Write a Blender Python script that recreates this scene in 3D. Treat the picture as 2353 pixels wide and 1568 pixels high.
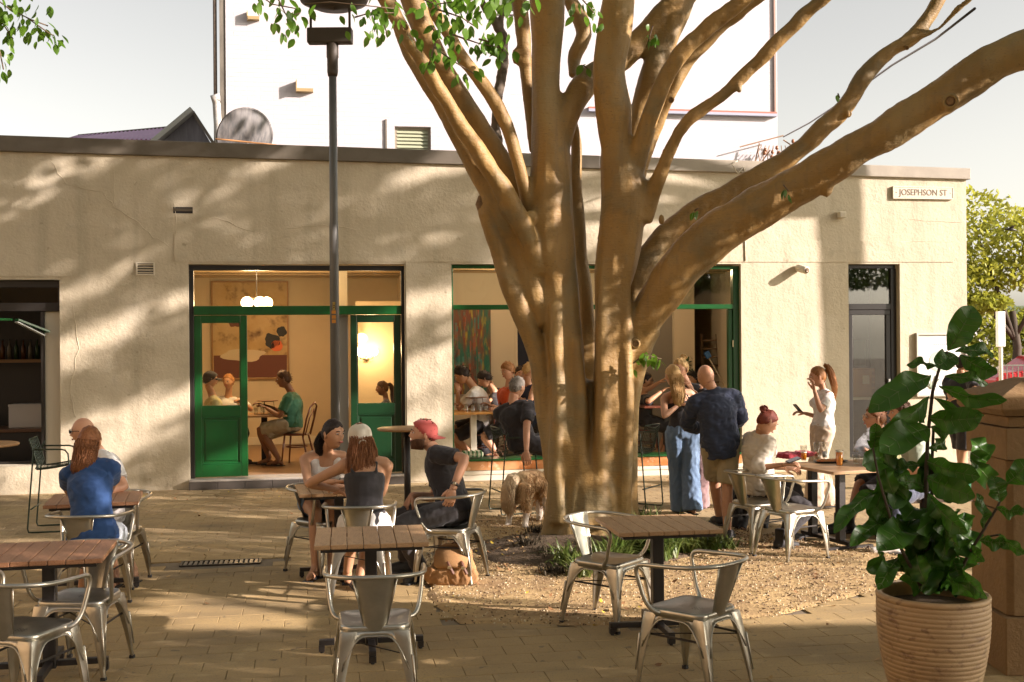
import bpy, bmesh, math, random
from math import sin, cos, pi, radians, sqrt, atan2, tan
from mathutils import Vector, Matrix, noise, Euler
random.seed(7)
V = Vector
S = bpy.context.scene
for o in list(bpy.data.objects):
    bpy.data.objects.remove(o)
COL = S.collection

# ------------------------------------------------------------------ camera
F = 2600.0; CX = 1176.5; CY = 784.0; H = 1.97; ROLL = 0.008
cr, sr = cos(ROLL), sin(ROLL)
CAM = V((0, 0, H))
cam = bpy.data.cameras.new("camera")
cam.lens = F / 2353.0 * 36.0
cam.sensor_width = 36
cam.clip_end = 3000
co = bpy.data.objects.new("camera", cam)
COL.objects.link(co)
co.matrix_world = Matrix(((cr, sr, 0, 0), (0, 0, -1, 0), (-sr, cr, 0, H), (0, 0, 0, 1)))
S.camera = co

# ------------------------------------------------------------------ light
SUN_EL = radians(20.0)
SUN_TRAVEL = V((-0.958, 0.287, 0)).normalized()        # horizontal direction in which the light travels
sd = V((SUN_TRAVEL.x * cos(SUN_EL), SUN_TRAVEL.y * cos(SUN_EL), -sin(SUN_EL)))
sun = bpy.data.lights.new("sun", 'SUN')
sun.energy = 5.0
sun.angle = radians(0.6)
sun.color = (1.0, 0.85, 0.79)
so = bpy.data.objects.new("sun", sun)
COL.objects.link(so)
so.rotation_euler = sd.to_track_quat('-Z', 'Y').to_euler()
so.location = (8, -4, 8)
W = bpy.data.worlds.new("World")
S.world = W
W.use_nodes = True
nt = W.node_tree
bg = nt.nodes['Background']
sky = nt.nodes.new('ShaderNodeTexSky')
sky.sky_type = 'NISHITA'
sky.sun_disc = False
sky.sun_elevation = SUN_EL
sky.sun_rotation = atan2(-SUN_TRAVEL.x, -SUN_TRAVEL.y)
sky.air_density = 1.0
sky.dust_density = 2.2
sky.ozone_density = 1.0
bw = nt.nodes.new('ShaderNodeRGBToBW')            # hazy evening air: the blue washed out evenly over the whole sky
nt.links.new(sky.outputs[0], bw.inputs[0])
hz = nt.nodes.new('ShaderNodeMix'); hz.data_type = 'RGBA'; hz.blend_type = 'MULTIPLY'; hz.inputs[0].default_value = 1
nt.links.new(bw.outputs[0], hz.inputs[6]); hz.inputs[7].default_value = (1.0, .92, .80, 1)
mxs = nt.nodes.new('ShaderNodeMix'); mxs.data_type = 'RGBA'; mxs.inputs[0].default_value = .80
nt.links.new(sky.outputs[0], mxs.inputs[6]); nt.links.new(hz.outputs[2], mxs.inputs[7])
nt.links.new(mxs.outputs[2], bg.inputs[0])
bg.inputs[1].default_value = 0.124
S.view_settings.view_transform = 'Standard'
S.view_settings.look = 'None'
S.view_settings.gamma = 1
S.view_settings.exposure = 1.38
S.cycles.max_bounces = 8
S.cycles.transparent_max_bounces = 12
S.cycles.sample_clamp_indirect = 6
S.cycles.caustics_reflective = False
S.cycles.caustics_refractive = False
S.cycles.use_denoising = True

# ------------------------------------------------------------------ picture <-> place
def ray(x, y):
    u, v = x - CX, CY - y
    return V(((u * cr + v * sr) / F, 1.0, (-u * sr + v * cr) / F))
def P(x, y, Y):
    return CAM + ray(x, y) * Y
def G(x, y, z=0.0):
    d = ray(x, y)
    return CAM + d * ((z - H) / d.z)
FA = G(435, 1125)                      # facade foot at left
FB = P(2228, 776, 17.3); FB.z = 0
FE = (FB - FA).normalized()
FN = V((-FE.y, FE.x, 0))               # into the building
FM = Matrix(((FE.x, FN.x, 0, FA.x), (FE.y, FN.y, 0, FA.y), (0, 0, 1, 0), (0, 0, 0, 1)))
def fw(u, v, z):
    return FA + FE * u + FN * v + V((0, 0, z))
def FP(x, y, v=0.0):
    """picture point -> (u, z) on the plane v metres behind the facade"""
    d = ray(x, y)
    t = ((FA + FN * v) - CAM).dot(FN) / d.dot(FN)
    p = CAM + d * t
    return (p - FA).dot(FE), p.z
def FV(x, y, v=0.0):
    u, z = FP(x, y, v)
    return fw(u, v, z)

# ------------------------------------------------------------------ objects
def link(o):
    COL.objects.link(o)
    return o
def wmat(o):
    m = o.matrix_basis.copy()
    if o.parent:
        m = wmat(o.parent) @ o.matrix_parent_inverse @ m
    return m
def tag(o, label=None, cat=None, group=None, kind=None):
    if label: o['label'] = label
    if cat: o['category'] = cat
    if group: o['group'] = group
    if kind: o['kind'] = kind
    return o
def thing(name, label, cat, loc=(0, 0, 0), rz=0, group=None):
    o = link(bpy.data.objects.new(name, None))
    o.location = loc
    o.rotation_euler = (0, 0, rz)
    o.empty_display_size = .1
    return tag(o, label, cat, group)
def copy_tree(o, parent=None):
    c = o.copy()
    COL.objects.link(c)
    if parent: c.parent = parent
    for ch in list(o.children):
        copy_tree(ch, c)
    return c

def frames(pts):
    n = len(pts)
    T = []
    for i in range(n):
        a = pts[max(0, i - 1)]; b = pts[min(n - 1, i + 1)]
        t = (b - a)
        T.append(t.normalized() if t.length > 1e-9 else V((0, 0, 1)))
    ref = V((1, 0, 0)) if abs(T[0].x) < .9 else V((0, 1, 0))
    N = [(ref - T[0] * ref.dot(T[0])).normalized()]
    for i in range(1, n):
        v = N[-1] - T[i] * N[-1].dot(T[i])
        N.append(v.normalized() if v.length > 1e-6 else N[-1])
    return T, N

class MB:
    def __init__(s):
        s.v = []; s.f = []
    def add(s, vs, fs):
        k = len(s.v)
        s.v += [V(p) for p in vs]
        s.f += [tuple(i + k for i in f) for f in fs]
        return s
    def box(s, x0, x1, y0, y1, z0, z1, m=None):
        vs = [V((x, y, z)) for z in (z0, z1) for y in (y0, y1) for x in (x0, x1)]
        if m is not None: vs = [m @ p for p in vs]
        return s.add(vs, [(0, 2, 3, 1), (4, 5, 7, 6), (0, 1, 5, 4), (2, 6, 7, 3), (0, 4, 6, 2), (1, 3, 7, 5)])
    def cbox(s, c, d, r=(0, 0, 0)):
        m = Matrix.Translation(c) @ Euler(r).to_matrix().to_4x4()
        return s.box(-d[0] / 2, d[0] / 2, -d[1] / 2, d[1] / 2, -d[2] / 2, d[2] / 2, m)
    def bar(s, a, b, w, h=None, up=V((0, 0, 1))):
        a = V(a); b = V(b); h = h or w
        t = (b - a).normalized()
        if abs(t.dot(up)) > .98: up = V((0, 1, 0))
        x = t.cross(up).normalized(); z = x.cross(t)
        vs = [p + x * i * w / 2 + z * j * h / 2 for p in (a, b) for j in (-1, 1) for i in (-1, 1)]
        return s.add(vs, [(0, 2, 3, 1), (4, 5, 7, 6), (0, 1, 5, 4), (2, 6, 7, 3), (0, 4, 6, 2), (1, 3, 7, 5)])
    def rings(s, R, cap=True, tip=(0, 0)):
        n = len(R[0]); k = len(s.v)
        for r in R: s.v += [V(p) for p in r]
        for i in range(len(R) - 1):
            for j in range(n):
                a = k + i * n + j; b = k + i * n + (j + 1) % n
                s.f.append((a, b, b + n, a + n))
        if cap:
            for q, (i, j) in enumerate(((0, 1), (len(R) - 1, len(R) - 2))):
                c = sum((V(p) for p in R[i]), V()) / n
                c2 = sum((V(p) for p in R[j]), V()) / n
                d = (c - c2)
                c = c + (d.normalized() * tip[q] if d.length > 1e-9 else V())
                ci = len(s.v); s.v.append(c)
                for m in range(n):
                    a = k + i * n + m; b = k + i * n + (m + 1) % n
                    s.f.append((ci, b, a) if q == 0 else (ci, a, b))
        return s
    def tube(s, pts, r, n=8, sq=1.0, cap=True, tip=0.0, side=None):
        pts = [V(p) for p in pts]
        if not hasattr(r, '__len__'): r = [r] * len(pts)
        T, N = frames(pts)
        R = []
        for p, t, nn, rr in zip(pts, T, N, r):
            if side is not None:
                nn = (side - t * side.dot(t)).normalized()
            b = t.cross(nn)
            R.append([p + nn * cos(2 * pi * i / n) * rr + b * sin(2 * pi * i / n) * rr * sq for i in range(n)])
        return s.rings(R, cap, (r[0] * tip, r[-1] * tip))
    def lathe(s, prof, n=24, c=(0, 0, 0), m=None, cap=True):
        c = V(c)
        R = [[c + V((r * cos(2 * pi * i / n), r * sin(2 * pi * i / n), z)) for i in range(n)] for r, z in prof]
        if m is not None: R = [[m @ p for p in r] for r in R]
        return s.rings(R, cap)
    def ell(s, c, r, nu=12, nv=8, m=None):
        c = V(c); R = []
        for j in range(1, nv):
            a = pi * j / nv
            ring = []
            for i in range(nu):
                b = 2 * pi * i / nu
                q = V((r[0] * sin(a) * cos(b), r[1] * sin(a) * sin(b), -r[2] * cos(a)))
                ring.append(c + (m @ q if m is not None else q))
            R.append(ring)
        k = len(s.v)
        s.rings(R, True)
        q = V((0, 0, -r[2])); s.v[-2] = c + (m @ q if m is not None else q)
        q = V((0, 0, r[2])); s.v[-1] = c + (m @ q if m is not None else q)
        return s
    def prism(s, poly, y0, y1):
        """poly in (x, z); extruded along y"""
        n = len(poly)
        vs = [V((x, y0, z)) for x, z in poly] + [V((x, y1, z)) for x, z in poly]
        fs = [tuple(range(n)), tuple(range(2 * n - 1, n - 1, -1))]
        fs += [(i + n, (i + 1) % n + n, (i + 1) % n, i) for i in range(n)]
        return s.add(vs, fs)
    def mesh(s, name='mesh', smooth=False):
        me = bpy.data.meshes.new(name)
        me.from_pydata([tuple(p) for p in s.v], [], s.f)
        if smooth: me.shade_smooth()
        me.update()
        return me
    def build(s, name, m, parent=None, smooth=False, bevel=0, world=False, fix=True):
        me = s.mesh(name, smooth)
        if fix:
            bm = bmesh.new(); bm.from_mesh(me)
            bmesh.ops.recalc_face_normals(bm, faces=bm.faces)
            bm.to_mesh(me); bm.free()
        return place(me, name, m, parent, bevel, world)

def place(me, name, m, parent=None, bevel=0, world=False):
    o = link(bpy.data.objects.new(name, me))
    if m is not None and len(me.materials) == 0: me.materials.append(m)
    if parent:
        o.parent = parent
        if world: o.matrix_parent_inverse = wmat(parent).inverted()
    if bevel:
        b = o.modifiers.new('bevel', 'BEVEL'); b.width = bevel; b.segments = 2; b.limit_method = 'ANGLE'
        b.harden_normals = False
    return o

def sculpt(mb, vox, smooth=4, wr=0.0, ws=9.0, fac=.5, seed=0.0, aniso=None, name='body'):
    """fuse overlapping closed shapes into one continuous skin, smooth it, ripple it"""
    me = mb.mesh(name)
    o = link(bpy.data.objects.new('tmp', me))
    r = o.modifiers.new('r', 'REMESH'); r.mode = 'VOXEL'; r.voxel_size = vox; r.use_smooth_shade = True
    if smooth:
        q = o.modifiers.new('s', 'SMOOTH'); q.factor = fac; q.iterations = smooth
    dg = bpy.context.evaluated_depsgraph_get()
    out = bpy.data.meshes.new_from_object(o.evaluated_get(dg), depsgraph=dg)
    bpy.data.objects.remove(o); bpy.data.meshes.remove(me)
    if wr:
        nn = [v.normal.copy() for v in out.vertices]
        for v, n_ in zip(out.vertices, nn):
            p = v.co * ws
            if aniso: p = V((p.x * aniso[0], p.y * aniso[1], p.z * aniso[2]))
            p.x += seed
            a = noise.noise(p) + .5 * noise.noise(p * 2.1)
            v.co += n_ * (1 - abs(a) * 2.2) * wr
    out.shade_smooth()
    out.update()
    return out
def join_mesh(a, mb):
    """append raw shapes to a fused mesh so the figure stays one mesh"""
    b = mb.mesh('t', True)
    bm = bmesh.new(); bm.from_mesh(a); bm.from_mesh(b)
    bm.to_mesh(a); bm.free(); bpy.data.meshes.remove(b)
    a.shade_smooth()
    return a

# ------------------------------------------------------------------ materials
_mc = {}
def mat(name, c, rough=.6, metal=0.0, c2=None, sc=6.0, bump=0.0, bs=60.0, detail=4, spec=.5, c3=None, sc3=40.0, stretch=(1, 1, 1),
        amt=.5, trans=0.0, coat=0.0, sheen=0.0, rvar=0.0, world=False):
    if name in _mc: return _mc[name]
    m = bpy.data.materials.new(name); m.use_nodes = True
    t = m.node_tree; N = t.nodes; L = t.links
    b = N['Principled BSDF']
    b.inputs['Base Color'].default_value = (*c, 1)
    b.inputs['Roughness'].default_value = rough
    b.inputs['Metallic'].default_value = metal
    b.inputs['Specular IOR Level'].default_value = spec
    if coat: b.inputs['Coat Weight'].default_value = coat; b.inputs['Coat Roughness'].default_value = .15
    if sheen: b.inputs['Sheen Weight'].default_value = sheen
    tc = N.new('ShaderNodeTexCoord'); mp = N.new('ShaderNodeMapping')
    mp.inputs['Scale'].default_value = stretch
    L.new(N.new('ShaderNodeNewGeometry').outputs['Position'] if world else tc.outputs['Object'], mp.inputs[0])
    col = None
    def noisef(scale, det=detail):
        n = N.new('ShaderNodeTexNoise'); n.inputs['Scale'].default_value = scale; n.inputs['Detail'].default_value = det
        n.inputs['Roughness'].default_value = .6
        L.new(mp.outputs[0], n.inputs['Vector'])
        return n
    def mixc(f, a, cb, lo=.4, hi=.6):
        mr = N.new('ShaderNodeMapRange'); mr.inputs[1].default_value = lo; mr.inputs[2].default_value = hi
        L.new(f, mr.inputs[0])
        mx = N.new('ShaderNodeMix'); mx.data_type = 'RGBA'
        L.new(mr.outputs[0], mx.inputs[0])
        if hasattr(a, 'links'): L.new(a, mx.inputs[6])
        else: mx.inputs[6].default_value = (*a, 1)
        mx.inputs[7].default_value = (*cb, 1)
        return mx.outputs[2]
    n1 = None
    if c2:
        n1 = noisef(sc)
        col = mixc(n1.outputs[0], c, c2, .5 - amt * .5, .5 + amt * .5)
    if c3:
        n3 = noisef(sc3, 3)
        col = mixc(n3.outputs[0], col if col is not None else c, c3, .55, .72)
    if col is not None: L.new(col, b.inputs['Base Color'])
    if rvar and n1:
        mr = N.new('ShaderNodeMapRange'); mr.inputs[3].default_value = rough - rvar; mr.inputs[4].default_value = rough + rvar
        L.new(n1.outputs[0], mr.inputs[0]); L.new(mr.outputs[0], b.inputs['Roughness'])
    if bump:
        nb = noisef(bs, 5)
        bp = N.new('ShaderNodeBump'); bp.inputs['Strength'].default_value = 1.0; bp.inputs['Distance'].default_value = bump
        L.new(nb.outputs[0], bp.inputs['Height']); L.new(bp.outputs[0], b.inputs['Normal'])
    if trans:
        tr = N.new('ShaderNodeBsdfTranslucent')
        mx = N.new('ShaderNodeMixShader'); mx.inputs[0].default_value = trans
        if col is not None: L.new(col, tr.inputs[0])
        else: tr.inputs[0].default_value = (*[min(1, x * 1.5) for x in c], 1)
        L.new(b.outputs[0], mx.inputs[1]); L.new(tr.outputs[0], mx.inputs[2])
        L.new(mx.outputs[0], N['Material Output'].inputs[0])
    m['bsdf'] = 1
    _mc[name] = m
    return m
def stain(m, scl, lo, hi, k, c, world=True):
    """one more layer of marks over a material's colour"""
    N = m.node_tree.nodes; L = m.node_tree.links; b = N['Principled BSDF']; lk = b.inputs['Base Color'].links
    m2 = N.new('ShaderNodeMapping'); m2.inputs['Scale'].default_value = scl
    L.new(N.new('ShaderNodeNewGeometry').outputs['Position'] if world else N['Texture Coordinate'].outputs['Object'], m2.inputs[0])
    n3 = N.new('ShaderNodeTexNoise'); n3.inputs['Scale'].default_value = 1; n3.inputs['Detail'].default_value = 4; L.new(m2.outputs[0], n3.inputs[0])
    mr = N.new('ShaderNodeMapRange'); mr.inputs[1].default_value = lo; mr.inputs[2].default_value = hi; mr.inputs[4].default_value = k; L.new(n3.outputs[0], mr.inputs[0])
    mx = N.new('ShaderNodeMix'); mx.data_type = 'RGBA'; mx.inputs[7].default_value = (*c, 1); L.new(mr.outputs[0], mx.inputs[0])
    if lk: L.new(lk[0].from_socket, mx.inputs[6])
    else: mx.inputs[6].default_value = b.inputs['Base Color'].default_value
    L.new(mx.outputs[2], b.inputs['Base Color'])
def glow(name, c, st):
    m = bpy.data.materials.new(name); m.use_nodes = True
    b = m.node_tree.nodes['Principled BSDF']
    b.inputs['Base Color'].default_value = (*c, 1)
    b.inputs['Emission Color'].default_value = (*c, 1); b.inputs['Emission Strength'].default_value = st
    return m
def glassmat(name, tint=(1, 1, 1), refl=1.0, base=0.04, dirt=0.0):
    m = bpy.data.materials.new(name); m.use_nodes = True
    t = m.node_tree; N = t.nodes; L = t.links
    N.remove(N['Principled BSDF'])
    g = N.new('ShaderNodeBsdfGlossy'); g.inputs['Roughness'].default_value = .02
    tr = N.new('ShaderNodeBsdfTransparent'); tr.inputs[0].default_value = (*tint, 1)
    fr = N.new('ShaderNodeLayerWeight'); fr.inputs[0].default_value = .5
    pw = N.new('ShaderNodeMath'); pw.operation = 'POWER'; pw.inputs[1].default_value = 4.0
    L.new(fr.outputs['Facing'], pw.inputs[0])
    mu = N.new('ShaderNodeMath'); mu.operation = 'MULTIPLY_ADD'; mu.inputs[1].default_value = refl * .8; mu.inputs[2].default_value = base
    L.new(pw.outputs[0], mu.inputs[0])
    mx = N.new('ShaderNodeMixShader')
    L.new(mu.outputs[0], mx.inputs[0]); L.new(tr.outputs[0], mx.inputs[1]); L.new(g.outputs[0], mx.inputs[2])
    L.new(mx.outputs[0], N['Material Output'].inputs[0])
    return m
# ------------------------------------------------------------------ ground
M_asph = mat('dusty_ground', (.16, .13, .09), .95, c2=(.24, .2, .13), sc=1.5, bump=.004, bs=60, world=True)
M_sand = mat('joint_sand', (.24, .19, .12), .95, c2=(.17, .135, .09), sc=8, bump=.003, bs=90, world=True)
M_pave = mat('paver_concrete', (.43, .305, .135), .82, c2=(.31, .215, .095), sc=.9, c3=(.19, .155, .10), sc3=70, bump=.003, bs=170, world=True, amt=.35)
M_pave2 = mat('paver_clay', (.40, .295, .145), .85, c2=(.28, .20, .10), sc=1.3, c3=(.19, .15, .095), sc3=60, bump=.003, bs=140, world=True, amt=.35)
M_grav = mat('decomposed_granite', (.52, .365, .165), .95, c2=(.36, .24, .11), sc=1.7, c3=(.24, .15, .07), sc3=24, bump=.012, bs=45, world=True, amt=.3)
M_mulch = mat('mulch_soil', (.075, .05, .03), .95, c2=(.16, .11, .06), sc=14, bump=.02, bs=40, world=True)

for m_ in (M_pave, M_pave2):
    stain(m_, (.7, 1.6, 1), .52, .66, .45, (.17, .13, .075)); stain(m_, (9, 9, 9), .66, .70, .6, (.10, .08, .05)); stain(m_, (3.1, 5, 1), .60, .70, .35, (.60, .46, .25))
stain(M_grav, (3.5, 3.5, 3), .50, .62, .55, (.24, .15, .07))
tag(MB().add([(-160, -60, -.03), (160, -60, -.03), (160, 260, -.03), (-160, 260, -.03)], [(0, 1, 2, 3)]).build('ground', M_asph), kind='structure')
pavement = tag(MB().box(-9, 16, -16, -.002, -.025, -.012, FM).build('pavement', M_sand), kind='structure')

def inpoly(p, poly):
    c = False; j = len(poly) - 1
    for i in range(len(poly)):
        a, b = poly[i], poly[j]
        if (a.y > p.y) != (b.y > p.y) and p.x < (b.x - a.x) * (p.y - a.y) / (b.y - a.y) + a.x: c = not c
        j = i
    return c
GP = [G(*q) for q in ((985, 1375), (1048, 1432), (1300, 1436), (1560, 1440), (1800, 1412), (2030, 1352), (2120, 1290), (1990, 1262),
                      (1850, 1245), (1700, 1218), (1560, 1200), (1400, 1188), (1240, 1184), (1110, 1192), (1035, 1215), (985, 1290))]
gc = sum(GP, V()) / len(GP)
# gravel: an uneven sheet with a crumbly rim
mb = MB()
NR, NA = 46, 120
def gedge(a):
    d = V((cos(a), sin(a), 0)); best = 0
    for i in range(len(GP)):
        p, q = GP[i], GP[(i + 1) % len(GP)]
        e = q - p; den = d.x * e.y - d.y * e.x
        if abs(den) < 1e-9: continue
        w = p - gc
        t = (w.x * e.y - w.y * e.x) / den; s_ = (w.x * d.y - w.y * d.x) / den
        if t > 0 and -.001 <= s_ <= 1.001: best = max(best, t)
    return best
for i in range(NR + 1):
    for j in range(NA):
        a = 2 * pi * j / NA
        r = gedge(a) * (i / NR) * (1 + (.02 * noise.noise(V((a * 9, 0, 0))) if i == NR else 0))
        p = gc + V((cos(a) * r, sin(a) * r, 0))
        z = .012 + .012 * noise.noise(p * 2.5) + .006 * noise.noise(p * 11)
        if i == NR: z = -.004
        mb.v.append(V((p.x, p.y, z)))
for i in range(NR):
    for j in range(NA):
        a = i * NA + j; b = i * NA + (j + 1) % NA
        mb.f.append((a, a + NA, b + NA, b))
gravel = tag(mb.build('gravel_bed', M_grav, smooth=True), kind='structure')
# loose stones on the gravel
pal = [mat('grit_pale', (.6, .5, .33), .9), mat('grit_tan', (.36, .26, .13), .9), mat('grit_dark', (.14, .09, .05), .9)]
rs = random.Random(3)
for k, m_ in enumerate(pal):
    mb = MB(); n_ = 0
    while n_ < 3200:
        a = rs.random() * 2 * pi; r = gedge(a) * sqrt(rs.random()) * 1.03 + (rs.random() ** 3 * .3 if rs.random() < .12 else 0)
        p = gc + V((cos(a) * r, sin(a) * r, .016 + .012 * noise.noise(V((gc.x + cos(a) * r, gc.y + sin(a) * r, 0)) * 2.5)))
        q = rs.uniform(.004, .011)
        rot = Euler((rs.random() * 3, rs.random() * 3, rs.random() * 3)).to_matrix()
        vs = [p + rot @ V(w) * q for w in ((1, 0, 0), (-.8, .2, 0), (0, 1.1, 0), (0, -1, .1), (0, 0, .8), (.1, 0, -.8))]
        mb.add(vs, [(0, 2, 4), (2, 1, 4), (1, 3, 4), (3, 0, 4), (2, 0, 5), (1, 2, 5), (3, 1, 5), (0, 3, 5)]); n_ += 1
    o = mb.build('grit', m_, fix=False); tag(o, 'loose grit scattered over the yellow gravel around the tree', 'gravel', kind='stuff')

# pavers ----------------------------------------------------------
def visible(p, m=60):
    q = p - CAM
    if q.y < .5: return False
    x = q.x / q.y * F + CX; y = CY - q.z / q.y * F
    return -m < x < 2353 + m and -m < y < 1568 + m
pav = []
rs = random.Random(5)
LX, LY = .31, .20
row = 0; v = -10.6
drain_c = G(508, 1292); dl = FM.inverted() @ drain_c
bands = []
while v < -.02:
    clay = v > -4.6 or (-7.05 < v < -6.8)
    lx, ly = (.23, .115) if v > -4.6 else (LX, LY)
    off = (row % 2) * lx * .5
    u = -6 + off
    while u < 13:
        pc = fw(u + lx / 2, v + ly / 2, 0)
        if visible(pc, 90) and not (inpoly(pc, GP)) and not (abs(u + lx / 2 - dl.x) < .36 + lx / 2 and abs(v + ly / 2 - dl.y) < .10 + ly / 2):
            pav.append((pc.y, u, v, lx, ly))
        u += lx
    v += ly; row += 1
pav.sort()
def paver_mesh(lx, ly, h, j):
    g = .0016; b = .0025
    z = 0.0
    m = MB()
    x0, x1, y0, y1 = -lx / 2 + g, lx / 2 - g, -ly / 2 + g, ly / 2 - g
    R = [[V((x0, y0, -h)), V((x1, y0, -h)), V((x1, y1, -h)), V((x0, y1, -h))],
         [V((x0, y0, z - b)), V((x1, y0, z - b)), V((x1, y1, z - b)), V((x0, y1, z - b))],
         [V((x0 + b, y0 + b, z)), V((x1 - b, y0 + b, z)), V((x1 - b, y1 - b, z)), V((x0 + b, y1 - b, z))]]
    k = 0
    m.v = [p for r in R for p in r]
    m.f = [(0 + i, (i + 1) % 4, (i + 1) % 4 + 4, i + 4) for i in range(4)] + [(4 + i, (i + 1) % 4 + 4, (i + 1) % 4 + 8, i + 8) for i in range(4)] + [(8, 9, 10, 11)]
    return m
me_p = paver_mesh(LX, LY, .012, 0).mesh('paver'); me_p.materials.append(M_pave)
rest = {0: MB(), 1: MB()}
n_ = 0
for i, (Y, u, v, lx, ly) in enumerate(pav):
    dz = rs.uniform(-.0016, .001); tl = rs.uniform(-.0035, .0035), rs.uniform(-.005, .005)
    loc = fw(u + lx / 2, v + ly / 2, dz)
    R = Matrix.Translation(loc) @ (FM.to_3x3() @ Euler((tl[1], tl[0], rs.uniform(-.004, .004))).to_matrix()).to_4x4()
    if lx == LX and n_ < 300:
        o = link(bpy.data.objects.new('paver', me_p)); o.parent = pavement; o.matrix_basis = R; n_ += 1
    else:
        q = paver_mesh(lx, ly, .012, 0)
        rest[0 if lx == LX else 1].add([R @ p for p in q.v], q.f)
tag(rest[0].build('paver_field', M_pave, pavement, fix=False), kind='stuff')
tag(rest[1].build('paver_field', M_pave2, pavement, fix=False), kind='stuff')

# drain grate
dr = thing('drain_grate', 'dark slotted drain grate set in the paving left of the seated group', 'drain', drain_c, atan2(FE.y, FE.x))
M_iron = mat('dark_iron', (.05, .045, .04), .5, .6, bump=.001, bs=80)
MB().box(-.34, .34, -.095, .095, -.011, -.009).build('pit', mat('pit_black', (.01, .009, .008), .9), dr)
mb = MB()
for a in (-1, 1):
    mb.box(-.35, .35, a * .1 - .012, a * .1 + .012, -.009, .003)
    mb.box(a * .345 - .012, a * .345 + .012, -.088, .088, -.009, .003)
mb.build('frame', M_iron, dr)
sl = MB().box(-.013, .013, -.088, .088, -.008, .001).mesh('slat'); sl.materials.append(mat('worn_steel', (.22, .2, .17), .45, .5))
for i in range(15):
    o = link(bpy.data.objects.new('slat', sl)); o.parent = dr; o.location = (-.31 + i * .0443, 0, 0)

# ------------------------------------------------------------------ the cafe building
def stucco(name, c, c2, big=.012):
    m = mat(name, c, .85, c2=c2, sc=1.1, bump=big, bs=26, amt=.5, c3=tuple(x * .86 for x in c), sc3=5)
    t = m.node_tree; L = t.links; N = t.nodes
    bp = [n for n in N if n.type == 'BUMP'][0]
    n2 = N.new('ShaderNodeTexNoise'); n2.inputs['Scale'].default_value = 5; n2.inputs['Detail'].default_value = 3
    L.new(N['Mapping'].outputs[0], n2.inputs[0])
    b2 = N.new('ShaderNodeBump'); b2.inputs['Distance'].default_value = .012
    # rain streaks, patched paint and grime
    b = N['Principled BSDF']; src = b.inputs['Base Color'].links[0].from_socket
    for (scl, lo, hi, k, c_) in (((4.0, 4.0, .35), .50, .78, .55, (.30, .26, .18)), ((.9, .9, .9), .56, .62, .28, (.62, .57, .45)), ((11, 11, 11), .66, .74, .5, (.24, .20, .13))):
        m2 = N.new('ShaderNodeMapping'); m2.inputs['Scale'].default_value = scl; L.new(N['Texture Coordinate'].outputs['Object'], m2.inputs[0])
        n3 = N.new('ShaderNodeTexNoise'); n3.inputs['Scale'].default_value = 1; n3.inputs['Detail'].default_value = 5; L.new(m2.outputs[0], n3.inputs[0])
        mr = N.new('ShaderNodeMapRange'); mr.inputs[1].default_value = lo; mr.inputs[2].default_value = hi; mr.inputs[4].default_value = k; L.new(n3.outputs[0], mr.inputs[0])
        mx = N.new('ShaderNodeMix'); mx.data_type = 'RGBA'; mx.inputs[7].default_value = (*c_, 1); L.new(mr.outputs[0], mx.inputs[0]); L.new(src, mx.inputs[6]); src = mx.outputs[2]
    L.new(src, b.inputs['Base Color'])
    L.new(n2.outputs[0], b2.inputs['Height']); L.new(b2.outputs[0], bp.inputs['Normal'])
    return m
M_wall = stucco('cream_stucco', (.55, .485, .355), (.49, .43, .305), .007)
M_smooth = mat('smooth_reveal', (.62, .57, .45), .7, bump=.002, bs=40)
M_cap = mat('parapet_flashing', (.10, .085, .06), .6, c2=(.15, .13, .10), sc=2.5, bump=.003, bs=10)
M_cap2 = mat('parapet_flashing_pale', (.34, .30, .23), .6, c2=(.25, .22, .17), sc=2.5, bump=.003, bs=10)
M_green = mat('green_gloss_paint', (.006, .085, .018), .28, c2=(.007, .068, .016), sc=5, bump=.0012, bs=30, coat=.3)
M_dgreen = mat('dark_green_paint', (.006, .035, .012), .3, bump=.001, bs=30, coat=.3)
M_black = mat('black_frame', (.018, .016, .014), .35, bump=.0008, bs=30)
M_glass = glassmat('window_glass', (.96, .97, .95), 1.0, .03)
M_glassr = glassmat('street_glass', (.85, .86, .82), 1.0, .13)

bld = thing('cafe_building', 'single storey cream stucco cafe with dark parapet capping behind the tree', 'building', fw(0, 0, 0), atan2(FE.y, FE.x))
BI = None
uL = -6.5
U = lambda x, y=700, v=0: FP(x, y, v)[0]
Zc = lambda x, y, v=0: FP(x, y, v)[1]
uR = U(2222)
def lin(p, q):
    return lambda u: p[1] + (q[1] - p[1]) * (u - p[0]) / (q[0] - p[0])
ztop = lin(FP(0, 347), FP(2222, 412))
zcap = lin(FP(0, 312), FP(2222, 388))
zhead = lin(FP(435, 607), FP(2065, 607))
zh1 = Zc(60, 643)
u1 = U(137); u2a, u2b = U(433), U(930); u3a, u3b = U(1038), U(1703); u4a, u4b = U(1950), U(2068)
z2 = .135
z3 = lin(FP(1040, 1062), FP(1700, 1042))(u3a + .5)
z1 = Zc(60, 1072)
TH = .34
w = MB()
def pr(*pts): w.prism(pts, 0, TH)
pr((uL, 0), (u1, 0), (u1, z1), (uL, z1))
pr((uL, zh1), (u1, zh1), (u1, ztop(u1)), (uL, ztop(uL)))
pr((u1, 0), (u2a, 0), (u2a, ztop(u2a)), (u1, ztop(u1)))
pr((u2a, 0), (u2b, 0), (u2b, z2 - .03), (u2a, z2 - .03))
pr((u2a, zhead(u2a)), (u2b, zhead(u2b)), (u2b, ztop(u2b)), (u2a, ztop(u2a)))
pr((u2b, 0), (u3a, 0), (u3a, ztop(u3a)), (u2b, ztop(u2b)))
pr((u3a, 0), (u3b, 0), (u3b, z3), (u3a, z3))
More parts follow.
